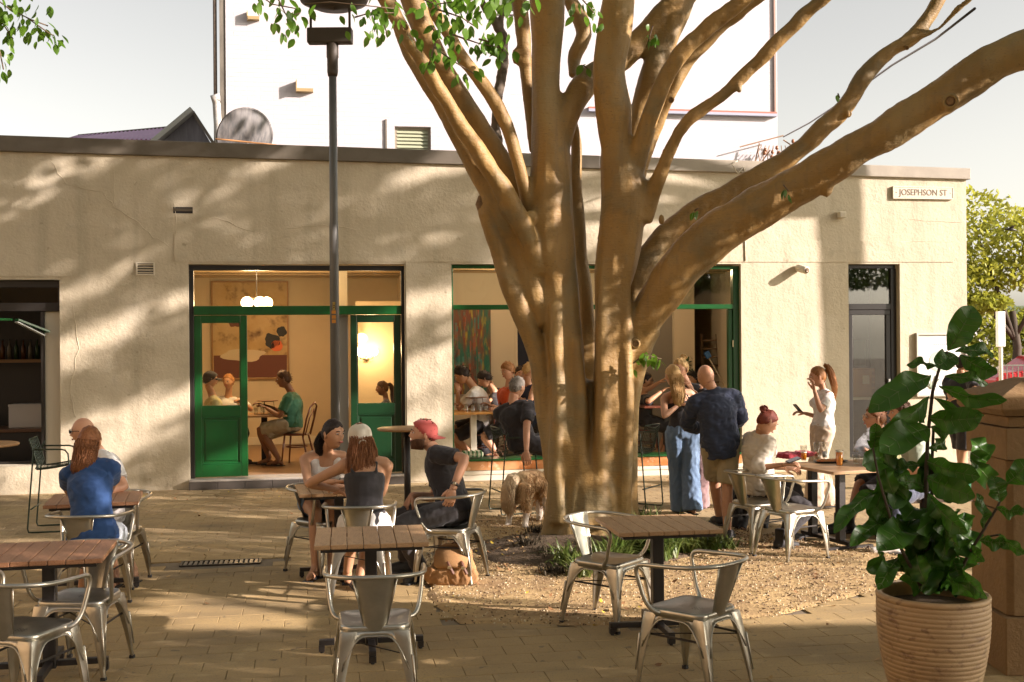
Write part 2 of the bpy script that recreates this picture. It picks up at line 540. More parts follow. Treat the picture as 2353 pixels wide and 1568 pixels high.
pr((u3a, zhead(u3a)), (u3b, zhead(u3b)), (u3b, ztop(u3b)), (u3a, ztop(u3a)))
pr((u3b, 0), (u4a, 0), (u4a, ztop(u4a)), (u3b, ztop(u3b)))
pr((u4a, zhead(u4a)), (u4b, zhead(u4b)), (u4b, ztop(u4b)), (u4a, ztop(u4a)))
pr((u4b, 0), (uR, 0), (uR, ztop(uR)), (u4b, ztop(u4b)))
w.box(uR - TH, uR, TH, 12, 0, ztop(uR))
w.build('wall', M_wall, bld)
# raised render bands and the rough patches
w = MB()
zb = lin(FP(402, 537), FP(2192, 557))
w.prism([(U(402), zb(U(402))), (U(402), zhead(U(402)) + .03), (U(2192), zhead(U(2192)) + .03), (U(2192), zb(U(2192)))], -.011, -.0015)
w.prism([(uL, Zc(60, 588)), (uL, Zc(60, 636)), (U(187), Zc(187, 636)), (U(187), Zc(187, 588))], -.011, -.0015)
w.box(u2b + .02, u3a - .02, -.009, -.0015, .02, zhead(u2b) + .01)
w.build('render_band', M_wall, bld)
def ridge(px, r=.006, n=6, jag=4, name='crack_ridge'):
    pts = []
    rr = random.Random(len(px) * 7 + int(px[0][0]))
    for a, b in zip(px, px[1:]):
        for i in range(jag):
            t = i / jag
            x = a[0] + (b[0] - a[0]) * t + rr.uniform(-3, 3); y = a[1] + (b[1] - a[1]) * t + rr.uniform(-3, 3)
            u, z = FP(x, y); pts.append(V((u, -.001, z)))
    u, z = FP(*px[-1]); pts.append(V((u, -.001, z)))
    q.tube(pts, [rr.uniform(.5, 1.1) * r for _ in pts], n)
for px in ([(115, 370), (150, 425), (235, 440), (262, 475), (310, 505), (352, 545), (385, 562), (402, 590)],
           [(262, 395), (262, 470)], [(402, 545), (402, 600)], [(352, 550), (300, 600), (230, 640)], [(402, 470), (405, 540)],
           [(455, 505), (500, 500), (560, 525), (640, 545)], [(660, 525), (740, 515), (820, 530)], [(2180, 560), (2193, 600)],
           [(1880, 548), (1882, 556), (2180, 556)], [(170, 700), (180, 800), (160, 900), (175, 960)], [(980, 640), (985, 900)],
           [(2090, 505), (2210, 512)], [(1600, 560), (1500, 556), (1420, 552)]):
    q = MB(); ridge(px); q.build('crack_ridge', M_wall, bld)
# capping
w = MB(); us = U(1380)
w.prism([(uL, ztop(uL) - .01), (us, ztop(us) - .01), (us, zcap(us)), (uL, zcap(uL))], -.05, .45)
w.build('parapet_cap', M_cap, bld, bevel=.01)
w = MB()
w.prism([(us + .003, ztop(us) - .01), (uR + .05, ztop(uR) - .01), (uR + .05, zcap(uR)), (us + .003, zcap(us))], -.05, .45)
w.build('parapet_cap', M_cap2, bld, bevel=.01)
w = MB(); w.box(uL, uR - TH, .5, 9, ztop(0) - .35, ztop(0) - .3)
w.build('roof', mat('roof_membrane', (.2, .18, .15), .8), bld)

# frames ------------------------------------------------------------
def rail(mbb, x0, x1, za, zb_, y0=.06, y1=.14):
    mbb.box(x0, x1, y0, y1, za, zb_)
def windowset(nm, label_m, ua, ub, za, zb_, y0, y1, t=.06, m=M_black, par=None, glass=M_glass, gy=None):
    f = MB()
    f.box(ua, ub, y0, y1, zb_ - t, zb_); f.box(ua, ub, y0, y1, za, za + t)
    f.box(ua, ua + t, y0, y1, za + t, zb_ - t); f.box(ub - t, ub, y0, y1, za + t, zb_ - t)
    fo = f.build(nm, m, par, bevel=.006)
    g = MB().box(ua + t, ub - t, (y0 + y1) / 2 - .003, (y0 + y1) / 2 + .003, za + t, zb_ - t).build('pane', glass, fo)
    return fo
# opening 2
zt2 = Zc(680, 724, .1); ztt = Zc(680, 704, .1)
hh = zhead(u2a) - .004
f = MB(); f.box(u2a + .003, u2b - .003, .07, .17, hh - .075, hh - .004)
f.box(u2a + .003, u2a + .06, .07, .17, z2, hh - .075); f.box(u2b - .045, u2b - .003, .07, .17, z2, hh - .075)
f.build('door_frame', M_black, bld, bevel=.006)
fo = MB().box(u2a + .06, u2b - .045, .055, .17, zt2, ztt + .004).build('transom', M_green, bld, bevel=.008)
MB().box(u2a + .06, u2b - .045, .11, .116, ztt + .004, hh - .075).build('pane', M_glass, fo)
def panel_door(ua, ub, za, zb_, y, m, rot=0, lab=None):
    """a half glazed door with a moulded lower panel"""
    f = MB(); d = .045
    a = .09; lo = za + (zb_ - za) * .435; bot = za + .17
    f.box(ua, ua + a, y, y + d, za, zb_); f.box(ub - a, ub, y, y + d, za, zb_)
    f.box(ua + a, ub - a, y, y + d, zb_ - a, zb_); f.box(ua + a, ub - a, y, y + d, lo - .14, lo)
    f.box(ua + a, ub - a, y, y + d, za, bot)
    f.box(ua + a, ub - a, y + .02, y + .03, bot, lo - .14)
    dd = f.build('door', m, bld, bevel=.006)
    q = MB()
    for (p0, p1, p2, p3) in ((ua + a, ub - a, bot, bot + .02), (ua + a, ub - a, lo - .16, lo - .14)):
        q.box(p0, p1, y + .004, y + .02, p2, p3)
    for (p0, p1) in ((ua + a, ua + a + .02), (ub - a - .02, ub - a)):
        q.box(p0, p1, y + .004, y + .02, bot + .02, lo - .16)
    q.box(ua + a + .05, ub - a - .05, y + .008, y + .02, bot + .05, lo - .19)
    q.build('panel_moulding', m, dd, bevel=.006)
    q = MB()
    for (p0, p1, p2, p3) in ((ua + a, ub - a, lo, lo + .014), (ua + a, ub - a, zb_ - a - .014, zb_ - a), (ua + a, ua + a + .014, lo + .014, zb_ - a - .014), (ub - a - .014, ub - a, lo + .014, zb_ - a - .014)):
        q.box(p0, p1, y + .008, y + .03, p2, p3)
    q.build('glazing_bead', m, dd)
    MB().box(ua + a, ub - a, y + .018, y + .023, lo, zb_ - a).build('pane', M_glass, dd)
    if lab: dd['label'] = lab
    return dd
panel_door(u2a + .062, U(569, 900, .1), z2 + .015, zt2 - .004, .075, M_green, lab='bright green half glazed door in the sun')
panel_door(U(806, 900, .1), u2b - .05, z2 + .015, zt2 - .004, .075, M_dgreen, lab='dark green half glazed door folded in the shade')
MB().box(U(775, 900, .3), U(800, 900, .3), .18, .5, z2 + .01, zt2).build('door_post', mat('grey_white_paint', (.3, .3, .28), .5), bld)
# step with tiles
st = MB().box(u2a, u2b, -.12, TH, z2 - .028, z2).build('threshold', mat('worn_terrazzo', (.36, .33, .28), .5, c2=(.25, .23, .2), sc=20, bump=.001), bld, bevel=.006)
tm = mat('dark_glazed_tile', (.055, .05, .045), .35, c2=(.08, .07, .06), sc=3)
nT = 8
for i in range(nT):
    wu = (u2b - u2a) / nT
    MB().box(u2a + i * wu + .004, u2a + (i + 1) * wu - .004, -.115, -.09, .0, z2 - .03).build('tile', tm, bld, bevel=.003)
MB().box(u2a, u2b, -.105, -.0, .0, z2 - .032).build('riser', mat('grout', (.2, .19, .17), .9), bld)
# opening 3
zt3 = Zc(1100, 712, .1); zt3b = Zc(1100, 702, .1)
h3 = zhead(u3a) - .004
f = MB(); f.box(u3a + .003, u3b - .003, .07, .17, h3 - .05, h3 - .004)
f.box(u3a + .003, u3a + .03, .07, .17, z3, h3 - .05)
f.box(u3b - .1, u3b - .003, .07, .17, z3, h3 - .05); f.box(u3b - .17, u3b - .105, .09, .16, z3 + .01, zt3 - .004)
f.build('window_frame', M_green, bld, bevel=.006)
fo = MB().box(u3a + .03, u3b - .1, .06, .17, zt3, zt3b + .006).build('transom', M_green, bld, bevel=.006)
MB().box(u3a + .03, U(1500, 660, .1), .11, .116, zt3b + .006, h3 - .05).build('pane', M_glass, fo)
MB().box(U(1500, 660, .1) + .03, u3b - .1, .11, .116, zt3b + .006, h3 - .05).build('pane', M_glassr, fo)
for z_ in (Zc(1690, 790), Zc(1690, 925)):
    MB().box(u3b - .115, u3b - .098, .06, .075, z_ - .05, z_ + .05).build('hinge', mat('brass', (.6, .5, .3), .35, .8), bld)
MB().box(u3a + .003, u3b - .003, -.04, TH - .02, z3 + .002, z3 + .03).build('window_sill', M_green, bld, bevel=.006)
mm = mat('orange_marble', (.45, .16, .05), .25, c2=(.55, .30, .14), sc=3, c3=(.8, .6, .4), sc3=7, amt=.25)
nT = 9
for i in range(nT):
    wu = (u3b - u3a - .01) / nT
    MB().box(u3a + .005 + i * wu, u3a + .005 + (i + 1) * wu - .004, -.016, -.002, z3 - .13, z3 - .002).build('tile', mm, bld, bevel=.002)
MB().box(u3a - .02, u3b + .02, -.05, -.018, z3 - .19, z3 - .135).build('plinth_ledge', M_smooth, bld, bevel=.01)
MB().box(u3a - .02, u3b + .4, -.04, -.002, .0, z3 - .192).build('plinth', M_smooth, bld, bevel=.01)
# opening 1
zt1 = Zc(60, 716, .12); zt1b = Zc(60, 700, .12)
uo = U(104, 800, .16)
f = MB(); f.box(uL, u1 - .003, .1, .2, zh1 - .1, zh1 - .004); f.box(u1 - .04, u1 - .003, .1, .2, zt1, zh1 - .1)
f.box(uL, u1 - .04, .1, .2, zt1, zt1b + .02); f.box(uo - .05, uo, .12, .18, z1, zt1)
f.build('window_frame', M_black, bld, bevel=.006)
MB().box(uL, u1 - .04, .14, .146, zt1b + .02, zh1 - .1).build('pane', glassmat('dim_glass', (.5, .5, .45), 1.0, .06), bld)
MB().box(uo, u1 - .002, .15, .33, z1, zt1 - .003).build('reveal_panel', M_smooth, bld)
MB().box(uL, u1, .36, .42, z1 - .02, z1 + .03).build('window_sill', M_black, bld)
# opened awning sash held out on the left window
sh = MB(); a0 = V((U(40, 735, -.2), -.25, Zc(40, 735, -.2))); a1 = V((U(100, 762, -.2), .05, Zc(100, 762, -.2)))
sh.bar(a0, a1, .10, .03); sh.bar(a0 + V((-.05, 0, .0)), a0 + V((-.9, .0, .02)), .06, .03)
sh.build('awning_sash', M_green, bld, bevel=.004)
MB().bar(a0 + V((0, -.01, -.03)), a1 + V((-.05, -.02, -.05)), .07, .015).build('sash_glass', mat('milky_glass', (.5, .52, .5), .2), bld)
# opening 4: the street door at the right
zt4 = Zc(2000, 722, .1); zt4b = Zc(2000, 712, .1); h4 = zhead(u4a) - .004
ub4 = U(2056, 700, .1)
f = MB(); f.box(u4a + .003, ub4, .09, .17, h4 - .055, h4 - .004); f.box(ub4 - .07, ub4 + .02, .09, .17, .16, h4 - .055)
f.box(u4a + .003, u4a + .035, .09, .17, .16, h4 - .055); f.box(u4a + .035, ub4 - .07, .09, .17, zt4b, zt4b + .09)
fo = f.build('door_frame', M_black, bld, bevel=.005)
MB().box(u4a + .035, ub4 - .07, .12, .126, zt4b + .09, h4 - .055).build('pane', M_glassr, fo)
dd = windowset('door', '', u4a + .037, ub4 - .073, .18, zt4b - .004, .10, .15, .075, M_black, bld, M_glassr)
MB().box(ub4 - .13, ub4 - .10, .06, .098, 1.15, 1.35).build('handle', mat('steel', (.5, .5, .48), .3, .9), dd)
MB().box(ub4 + .02, u4b - .002, .1, .33, .0, h4).build('reveal_panel', M_smooth, bld)
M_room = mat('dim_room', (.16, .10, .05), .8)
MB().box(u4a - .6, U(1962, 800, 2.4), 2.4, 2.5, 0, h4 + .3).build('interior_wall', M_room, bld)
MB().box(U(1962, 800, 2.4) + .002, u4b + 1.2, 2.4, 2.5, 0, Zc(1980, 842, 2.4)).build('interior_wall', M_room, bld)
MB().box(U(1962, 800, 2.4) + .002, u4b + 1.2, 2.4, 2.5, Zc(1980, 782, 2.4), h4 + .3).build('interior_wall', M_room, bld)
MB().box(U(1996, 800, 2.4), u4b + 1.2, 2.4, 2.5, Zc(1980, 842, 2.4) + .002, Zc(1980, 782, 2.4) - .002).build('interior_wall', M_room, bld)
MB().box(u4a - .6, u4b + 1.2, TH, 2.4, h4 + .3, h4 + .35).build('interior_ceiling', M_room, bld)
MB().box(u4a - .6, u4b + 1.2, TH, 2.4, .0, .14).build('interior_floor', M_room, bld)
bxx = thing('cardboard_box', 'brown cardboard box with a white label behind the right door glass', 'box', fw(U(1958, 900, .5), .45, Zc(1980, 912, .5)), atan2(FE.y, FE.x))
MB().box(0, .36, 0, .3, 0, .44).build('carton', mat('cardboard', (.42, .22, .08), .8, c2=(.34, .17, .06), sc=3), bxx, bevel=.004)
MB().box(.15, .26, -.004, -.001, .2, .33).build('label', mat('poster_white', (.72, .7, .66), .6), bxx)
for i in range(4): MB().box(.30, .352, -.006, -.001, .06 + i * .09, .12 + i * .09).build('tape', mat('cardboard_dark', (.25, .12, .04), .7), bxx)
MB().box(U(1950, 900, .5), u4b, .4, .8, Zc(1980, 912, .5) - .04, Zc(1980, 912, .5) - .002).build('shelf', M_smooth, bld)
MB().box(u4a, u4b, -.05, TH, .0, .15).build('threshold', M_smooth, bld, bevel=.008)
# air vents ----------------------------------------------------------
def vent(x0, y0, x1, y1, label, slats=4, frame=True):
    ua, zb1 = FP(x0, y0); ub_, za1 = FP(x1, y1)
    t = thing('air_vent', label, 'vent', fw(ua, -.002, za1), atan2(FE.y, FE.x), None)
    w_, h_ = ub_ - ua, zb1 - za1
    MB().box(0, w_, -.003, -.001, 0, h_).build('opening', mat('vent_dark', (.012, .01, .01), .9), t)
    if frame:
        f = MB(); e = .018
        f.box(-e, w_ + e, -.016, -.004, h_, h_ + e); f.box(-e, w_ + e, -.016, -.004, -e, 0); f.box(-e, 0, -.016, -.004, 0, h_); f.box(w_, w_ + e, -.016, -.004, 0, h_)
        f.build('frame', M_smooth, t)
    for i in range(slats):
        z = h_ * (i + .5) / slats
        MB().cbox((w_ / 2, -.008, z), (w_, .004, h_ / slats * .55), (.5, 0, 0)).build('slat', M_smooth if frame else M_cap, t)
vent(316, 606, 353, 630, 'small louvred vent in a raised surround high beside the green door')
vent(398, 476, 443, 491, 'dark broken brick vent set higher in the wall than the louvred one', 1, False)

# street name sign
def text_mesh(s, size, ext=.002, align='CENTER', bold=0.0):
    cu = bpy.data.curves.new('txt', 'FONT'); cu.body = s; cu.size = size; cu.extrude = ext; cu.align_x = align; cu.align_y = 'CENTER'; cu.offset = bold
    cu.resolution_u = 3
    o = link(bpy.data.objects.new('txt', cu))
    dg = bpy.context.evaluated_depsgraph_get()
    me = bpy.data.meshes.new_from_object(o.evaluated_get(dg), depsgraph=dg)
    bpy.data.objects.remove(o); bpy.data.curves.remove(cu)
    return me
ua, zb1 = FP(2051, 431); ub_, za1 = FP(2186, 457)
sg = thing('street_sign', 'cream street name plate reading JOSEPHSON ST under the parapet', 'sign', fw(ua, -.002, za1), atan2(FE.y, FE.x))
sw, shh = ub_ - ua, zb1 - za1
M_plate = mat('sign_plate', (.58, .52, .40), .6, c2=(.5, .44, .33), sc=8)
M_letter = mat('sign_letter', (.16, .12, .08), .6)
MB().box(0, sw, -.035, -.001, 0, shh).build('plate', M_plate, sg, bevel=.004)
f = MB(); f.box(-.01, sw + .01, -.04, -.001, shh, shh + .015); f.box(-.01, sw + .01, -.04, -.001, -.015, 0)
f.box(-.012, 0, -.04, -.001, 0, shh); f.box(sw, sw + .012, -.04, -.001, 0, shh)
f.build('frame', M_smooth, sg)
tmn = text_mesh('JOSEPHSON ST', shh * .85)
xs = [v.co.x for v in tmn.vertices]; k_ = (sw * .82) / (max(xs) - min(xs))
for v_ in tmn.vertices:
    x, y, z = v_.co; v_.co = (sw / 2 + x * k_, -.037 - z, shh / 2 + y * 1.0)
place(tmn, 'lettering', M_letter, sg)
for x in (.04, sw - .04): MB().cbox((x, -.037, shh / 2), (.012, .004, .012)).build('screw', M_letter, sg)

# wall lights
def spot(px, py, label):
    u, z = FP(px, py)
    t = thing('wall_spotlight', label, 'light fitting', fw(u, 0, z), atan2(FE.y, FE.x))
    MB().lathe([(.035, 0), (.035, .02)], 14, m=Matrix.Rotation(pi / 2, 4, 'X')).build('base', M_smooth, t, True)
    m = Matrix.Translation((0, -.02, 0)) @ Matrix.Rotation(pi / 2 + .25, 4, 'X') @ Matrix.Rotation(.25, 4, 'Y')
    MB().lathe([(.0, 0), (.05, .0), (.058, .03), (.058, .2), (.05, .215)], 18, m=m).build('housing', M_smooth, t, True)
    MB().lathe([(.0, .217), (.04, .217), (.038, .222), (.0, .222)], 14, m=m).build('lens', mat('lens_dark', (.15, .1, .06), .2), t, True)
spot(1832, 616, 'round cylindrical spotlight jutting from the sunlit wall right of the green window')
u, z = FP(1930, 495)
t = thing('wall_sensor', 'small white box on the wall above the round spotlight', 'sensor', fw(u, 0, z), atan2(FE.y, FE.x))
MB().box(-.05, .05, -.11, -.0, -.045, .045).build('housing', M_smooth, t, bevel=.008)
MB().box(-.035, .035, -.115, -.11, -.03, .02).build('lens', M_plate, t)
# framed poster right of the door
ua, zb1 = FP(2107, 770); ub_, za1 = FP(2215, 905)
po = thing('framed_poster', 'white framed poster with a pale green circle behind the fig plant', 'poster', fw(ua, -.002, za1), atan2(FE.y, FE.x))
sw, shh = ub_ - ua, zb1 - za1
f = MB(); e = .03
f.box(-e, sw + e, -.05, 0, shh, shh + e); f.box(-e, sw + e, -.05, 0, -e, 0); f.box(-e, 0, -.05, 0, 0, shh); f.box(sw, sw + e, -.05, 0, 0, shh)
f.build('frame', mat('silver_frame', (.5, .47, .4), .4, .3), po)
MB().box(0, sw, -.02, -.002, 0, shh).build('sheet', mat('poster_white', (.72, .7, .66), .6), po)
MB().lathe([(.16, 0), (.16, .003)], 30, m=Matrix.Translation((sw * .45, -.021, shh * .55)) @ Matrix.Rotation(pi / 2, 4, 'X')).build('disc', mat('poster_green', (.42, .5, .40), .6), po)
q = MB()
for i in range(6):
    a = .4 + i * .4; q.bar((sw * .28, -.023, .08), (sw * .28 + .2 * cos(a), -.023, .08 + .22 * sin(a)), .02, .002)
q.build('fern_print', mat('poster_green', (.42, .5, .40)), po)
q = MB()
for i in range(9): q.cbox((sw * .35 + i * .035, -.022, shh * .84), (.022, .002, .02))
q.build('print_line', mat('poster_grey', (.4, .4, .45)), po)
# small wall fittings: marks
# conduit down the facade
u, z = FP(1712, 400)
cd = thing('wall_conduit', 'thin pale cable looping off the parapet and down the wall', 'cable', fw(u, 0, z), atan2(FE.y, FE.x))
def lp(x, y, v=-.02): a, b = FP(x, y); return V((a - u, v, b - z))
MB().tube([lp(1690, 372, -.08), lp(1675, 380, -.12), lp(1690, 402, -.1), lp(1704, 385, -.08), lp(1712, 402), lp(1712, 470), lp(1711, 560), lp(1712, 600)], .008, 6).build('conduit', M_smooth, cd, True)
# ------------------------------------------------------------------ inside the cafe
FR = atan2(FE.y, FE.x)
M_int = mat('warm_white_interior', (.62, .52, .36), .8, c2=(.56, .46, .31), sc=1.5)
M_intw = mat('white_interior', (.66, .60, .48), .7)
M_floor = mat('tan_floor_tile', (.28, .17, .09), .35, c2=(.22, .13, .07), sc=2)
M_ceil = mat('ceiling_board', (.38, .28, .16), .7)
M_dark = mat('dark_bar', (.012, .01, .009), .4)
M_wood = mat('table_oak', (.34, .185, .07), .45, c2=(.27, .14, .05), sc=6, stretch=(1, 12, 12))
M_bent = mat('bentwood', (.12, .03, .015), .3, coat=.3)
D2 = 5.2
zi = z2 - .01
cz = zhead(u2a) + .12
ua, ub_ = u2a - 1.2, u3b + 1.0
MB().box(ua, ub_, TH, D2, zi - .05, zi - .002).build('interior_floor', M_floor, bld)
MB().box(ua, ub_, TH, D2, cz, cz + .05).build('interior_ceiling', M_ceil, bld)
MB().box(ua, ub_, D2, D2 + .1, zi - .05, cz).build('interior_wall', M_int, bld)
MB().box(ua - .1, ua, TH, D2 + .1, zi - .05, cz).build('interior_wall', M_int, bld)
MB().box(ub_, ub_ + .1, TH, D2 + .1, zi - .05, cz).build('interior_wall', M_intw, bld)
MB().box(ua, ub_, D2 - .02, D2 - .001, zi, zi + .14).build('skirting', M_intw, bld, bevel=.004)
for k in range(6):
    MB().box(ua, ub_, .9 + k * .8, .93 + k * .8, cz - .03, cz - .001).build('ceiling_batten', M_ceil, bld)
# partition behind the pier and the wall with the sconce
up = U(930, 900, 1.2)
MB().box(up + .2, up + .32, 1.0, D2, zi, cz).build('partition', M_int, bld)
MB().box(U(770, 900, 2.6), U(800, 900, 2.6), 2.6, 2.75, zi, cz).build('interior_post', M_intw, bld)
# room 3 back pieces
v3 = 3.4
um = U(1130, 800, v3)
MB().box(up + .32, U(1183, 800, v3), v3, v3 + .1, zi, cz).build('partition', M_intw, bld)
MB().box(U(1183, 800, v3), U(1420, 800, v3), v3 + .05, v3 + .1, zi, zi + 1.0).build('partition', M_intw, bld)
wd = windowset('dark_window', '', U(1183, 800, v3), U(1420, 800, v3), zi + 1.0, Zc(1200, 735, v3), v3, v3 + .06, .05, M_intw, bld, mat('night_blue_glass', (.03, .035, .06), .1))
MB().box(U(1183, 800, v3), U(1420, 800, v3), v3, v3 + .1, Zc(1200, 735, v3) + .002, cz).build('partition', M_intw, bld)
MB().box(U(1420, 800, v3) + .002, U(1545, 800, v3), v3, v3 + .1, zi, cz).build('partition', mat('grey_door', (.25, .24, .22), .5), bld)
MB().box(U(1545, 800, v3) + .002, U(1592, 800, v3), v3 - .1, v3 + .1, zi, cz).build('partition', M_intw, bld)
MB().box(U(1592, 870, v3), U(1700, 870, v3), v3 - .1, v3 + .6, zi, Zc(1640, 893, v3)).build('white_cabinet', M_intw, bld, bevel=.01)
# left bar room
zb0 = z1 - .3
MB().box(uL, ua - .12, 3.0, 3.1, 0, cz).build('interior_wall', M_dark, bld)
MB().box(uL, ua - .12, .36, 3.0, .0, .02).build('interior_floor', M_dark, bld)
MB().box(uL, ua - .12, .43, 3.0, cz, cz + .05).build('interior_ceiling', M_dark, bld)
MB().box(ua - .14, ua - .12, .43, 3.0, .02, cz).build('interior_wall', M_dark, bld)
def inside(name, label, cat, x, y, v, z=None, group=None, rz=0):
    u, zz = FP(x, y, v)
    return thing(name, label, cat, fw(u, v, zz if z is None else z), FR + rz, group)
bc = inside('bar_counter', 'dark bar counter with a brown top in the left window', 'counter', 0, 985, 1.3, z=.02)
hz_ = Zc(60, 985, 1.3) - .02
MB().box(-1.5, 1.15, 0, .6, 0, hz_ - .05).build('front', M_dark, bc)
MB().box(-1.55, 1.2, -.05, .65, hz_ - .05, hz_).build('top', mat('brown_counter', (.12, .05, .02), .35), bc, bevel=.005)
u, z = FP(20, 983, 1.5); u_, z_ = FP(96, 940, 1.5)
bx = thing('white_box', 'white carton standing on the bar counter in the left window', 'box', fw(u, 1.5, hz_ + .021), FR)
MB().box(0, u_ - u, 0, .3, 0, .33).build('carton', mat('carton_white', (.55, .52, .48), .7), bx, bevel=.004)
MB().box(-.004, u_ - u + .004, -.004, .304, .3, .334).build('lid', mat('carton_white', (.55, .5, .48)), bx)
rb = random.Random(9)
for i in range(7):
    b_ = inside('bottle', ['green', 'brown', 'clear', 'amber', 'dark', 'tall green', 'short brown'][i] + ' bottle on the back shelf of the dark bar', 'bottle', -10 + i * 16, 830, 2.7, z=1.75, group='bottles behind the bar')
    MB().lathe([(.035, 0), (.035, .18), (.012, .23), (.012, .29)], 10).build('glass', mat('bottle%d' % (i % 3), ((.05, .09, .03), (.15, .06, .02), (.2, .18, .14))[i % 3], .1), b_, True)
    MB().lathe([(.013, .29), (.013, .31)], 8).build('cap', M_dark, b_)
    b_['label'] = ['olive green bottle at the left end of the back shelf', 'brown bottle second on the back bar shelf', 'pale bottle third on the back bar shelf',
                   'green bottle fourth along the back bar shelf', 'brown bottle fifth along the back bar shelf', 'pale bottle sixth along the back bar shelf', 'green bottle nearest the window jamb on the back shelf'][i]
MB().box(uL + .1, ua - .2, 2.5, 2.9, 1.70, 1.748).build('bar_shelf', M_wood, bld)

# paintings
ua, zb1 = FP(489, 716, D2); ub_, za1 = FP(661, 868, D2)
ua, zb1 = FP(489, 650, D2)
p1 = thing('abstract_painting', 'large abstract painting with black and orange blots above a maroon ground', 'painting', fw(ua, D2 - .001, za1), FR)
sw, shh = ub_ - ua, zb1 - za1
MB().box(0, sw, -.05, -.002, 0, shh).build('canvas', mat('abstract_ochre', (.42, .28, .11), .7, c2=(.52, .38, .2), sc=2.5, c3=(.12, .06, .03), sc3=3.5, detail=6, amt=.3), p1)
f = MB(); e = .025
f.box(-e, sw + e, -.07, 0, shh, shh + e); f.box(-e, sw + e, -.07, 0, -e, 0); f.box(-e, 0, -.07, 0, 0, shh); f.box(sw, sw + e, -.07, 0, 0, shh)
f.build('frame', M_wood, p1)
def blob(cx, cz, rx, rz, m, nm='paint_blot', seed=0):
    n = 26; pts = []
    for i in range(n):
        a = 2 * pi * i / n; k = 1 + .35 * noise.noise(V((cos(a) * 1.5 + seed, sin(a) * 1.5, 0)))
        pts.append((cx + rx * k * cos(a), cz + rz * k * sin(a)))
    MB().prism(pts, -.056, -.051).build(nm, m, p1)
kx = lambda x: sw * (x - 489) / 172; kz = lambda y: shh * (868 - y) / (868 - 650)
M_pb = mat('paint_black', (.01, .01, .012), .6); M_po = mat('paint_orange', (.65, .14, .04), .6); M_pm = mat('paint_maroon', (.12, .03, .015), .6)
blob(kx(625), kz(783), .14, .13, M_pb, seed=1); blob(kx(660 - 12), kz(762), .08, .10, M_pb, seed=2); blob(kx(636), kz(795), .12, .10, M_po, seed=3)
MB().box(.01, sw - .01, -.054, -.051, .01, shh * .24).build('maroon_ground', M_pm, p1)
blob(kx(560), kz(815), .35, .12, mat('paint_cream', (.55, .45, .3), .6), seed=5)
blob(kx(540), kz(740), .12, .1, M_pm, seed=7)
ua, zb1 = FP(1038, 710, v3); ub_, za1 = FP(1128, 905, v3)
p2 = thing('striped_painting', 'green and teal streaked painting behind the diners in the right window', 'painting', fw(ua, v3 - .001, za1), FR)
sw2, sh2 = ub_ - ua, zb1 - za1
MB().box(0, sw2, -.04, -.002, 0, sh2).build('canvas', mat('canvas_teal', (.02, .14, .10), .6, c2=(.22, .05, .03), sc=9, c3=(.40, .34, .05), sc3=16, stretch=(1, 1, .22), amt=.25), p2)
q = MB()
for i in range(26):
    x = rb.uniform(.03, sw2 - .05); z0 = rb.uniform(.05, sh2 * .8)
    q.box(x, x + rb.uniform(.015, .05), -.045, -.041, z0, z0 + rb.uniform(.1, .5))
q.build('brush_strokes', mat('stroke_mix', (.05, .22, .2), .6, c2=(.35, .1, .05), sc=5, world=True, amt=.2), p2)
# lamps
M_globe = glow('lamp_globe', (1.0, .72, .36), 9)
pl = inside('pendant_lamp', 'pendant lamp with three glowing glass globes hanging over the diners', 'lamp', 590, 690, 2.6)
zl = pl.location.z
MB().tube([V((0, 0, 0)), V((0, 0, cz - zl))], .008, 6).build('rod', M_black, pl)
MB().lathe([(.06, cz - zl - .03), (.06, cz - zl)], 14).build('ceiling_rose', M_black, pl, True)
MB().tube([V((-.13, 0, .02)), V((0, 0, .04)), V((.16, .02, .02))], .008, 6).build('arm', M_black, pl)
for x, y in ((-.15, 0), (.05, -.03), (.15, .1)):
    MB().ell((x, y, -.04), (.095, .095, .095), 16, 12).build('globe', M_globe, pl, True)
def lamp(loc, e, r=.1, c=(1, .66, .34)):
    l = bpy.data.lights.new('bulb', 'POINT'); l.energy = e; l.color = c; l.shadow_soft_size = r
    o = link(bpy.data.objects.new('bulb', l)); o.location = loc
    return o
lamp(pl.location + V((0, -.25, -.1)), 32, .12)
sc_ = inside('wall_sconce', 'brass wall sconce with two glowing globes seen through the dark door', 'lamp', 842, 815, 3.4)
MB().box(U(818, 800, 3.4) - U(842, 815, 3.4), .6, .08, .12, -2, .9).build('back_panel', M_int, sc_)
MB().lathe([(.05, 0), (.05, .03)], 14, m=Matrix.Translation((0, .05, -.07)) @ Matrix.Rotation(pi / 2, 4, 'X')).build('back_plate', mat('brass', (.6, .5, .3)), sc_, True)
MB().tube([V((-.12, 0, -.02)), V((-.1, 0, -.07)), V((0, 0, -.09)), V((.1, 0, -.07)), V((.12, 0, -.02))], .008, 6).build('arm', M_black, sc_)
for x in (-.13, .12): MB().ell((x, 0, .05), (.075, .075, .075), 14, 10).build('globe', M_globe, sc_, True)
MB().ell((-.08, -.1, .28), (.1, .1, .085), 14, 10).build('globe', glow('lamp_dim', (1, .6, .25), 2.2), sc_, True)
lamp(sc_.location + V((.1, -.3, .1)), 14, .08)
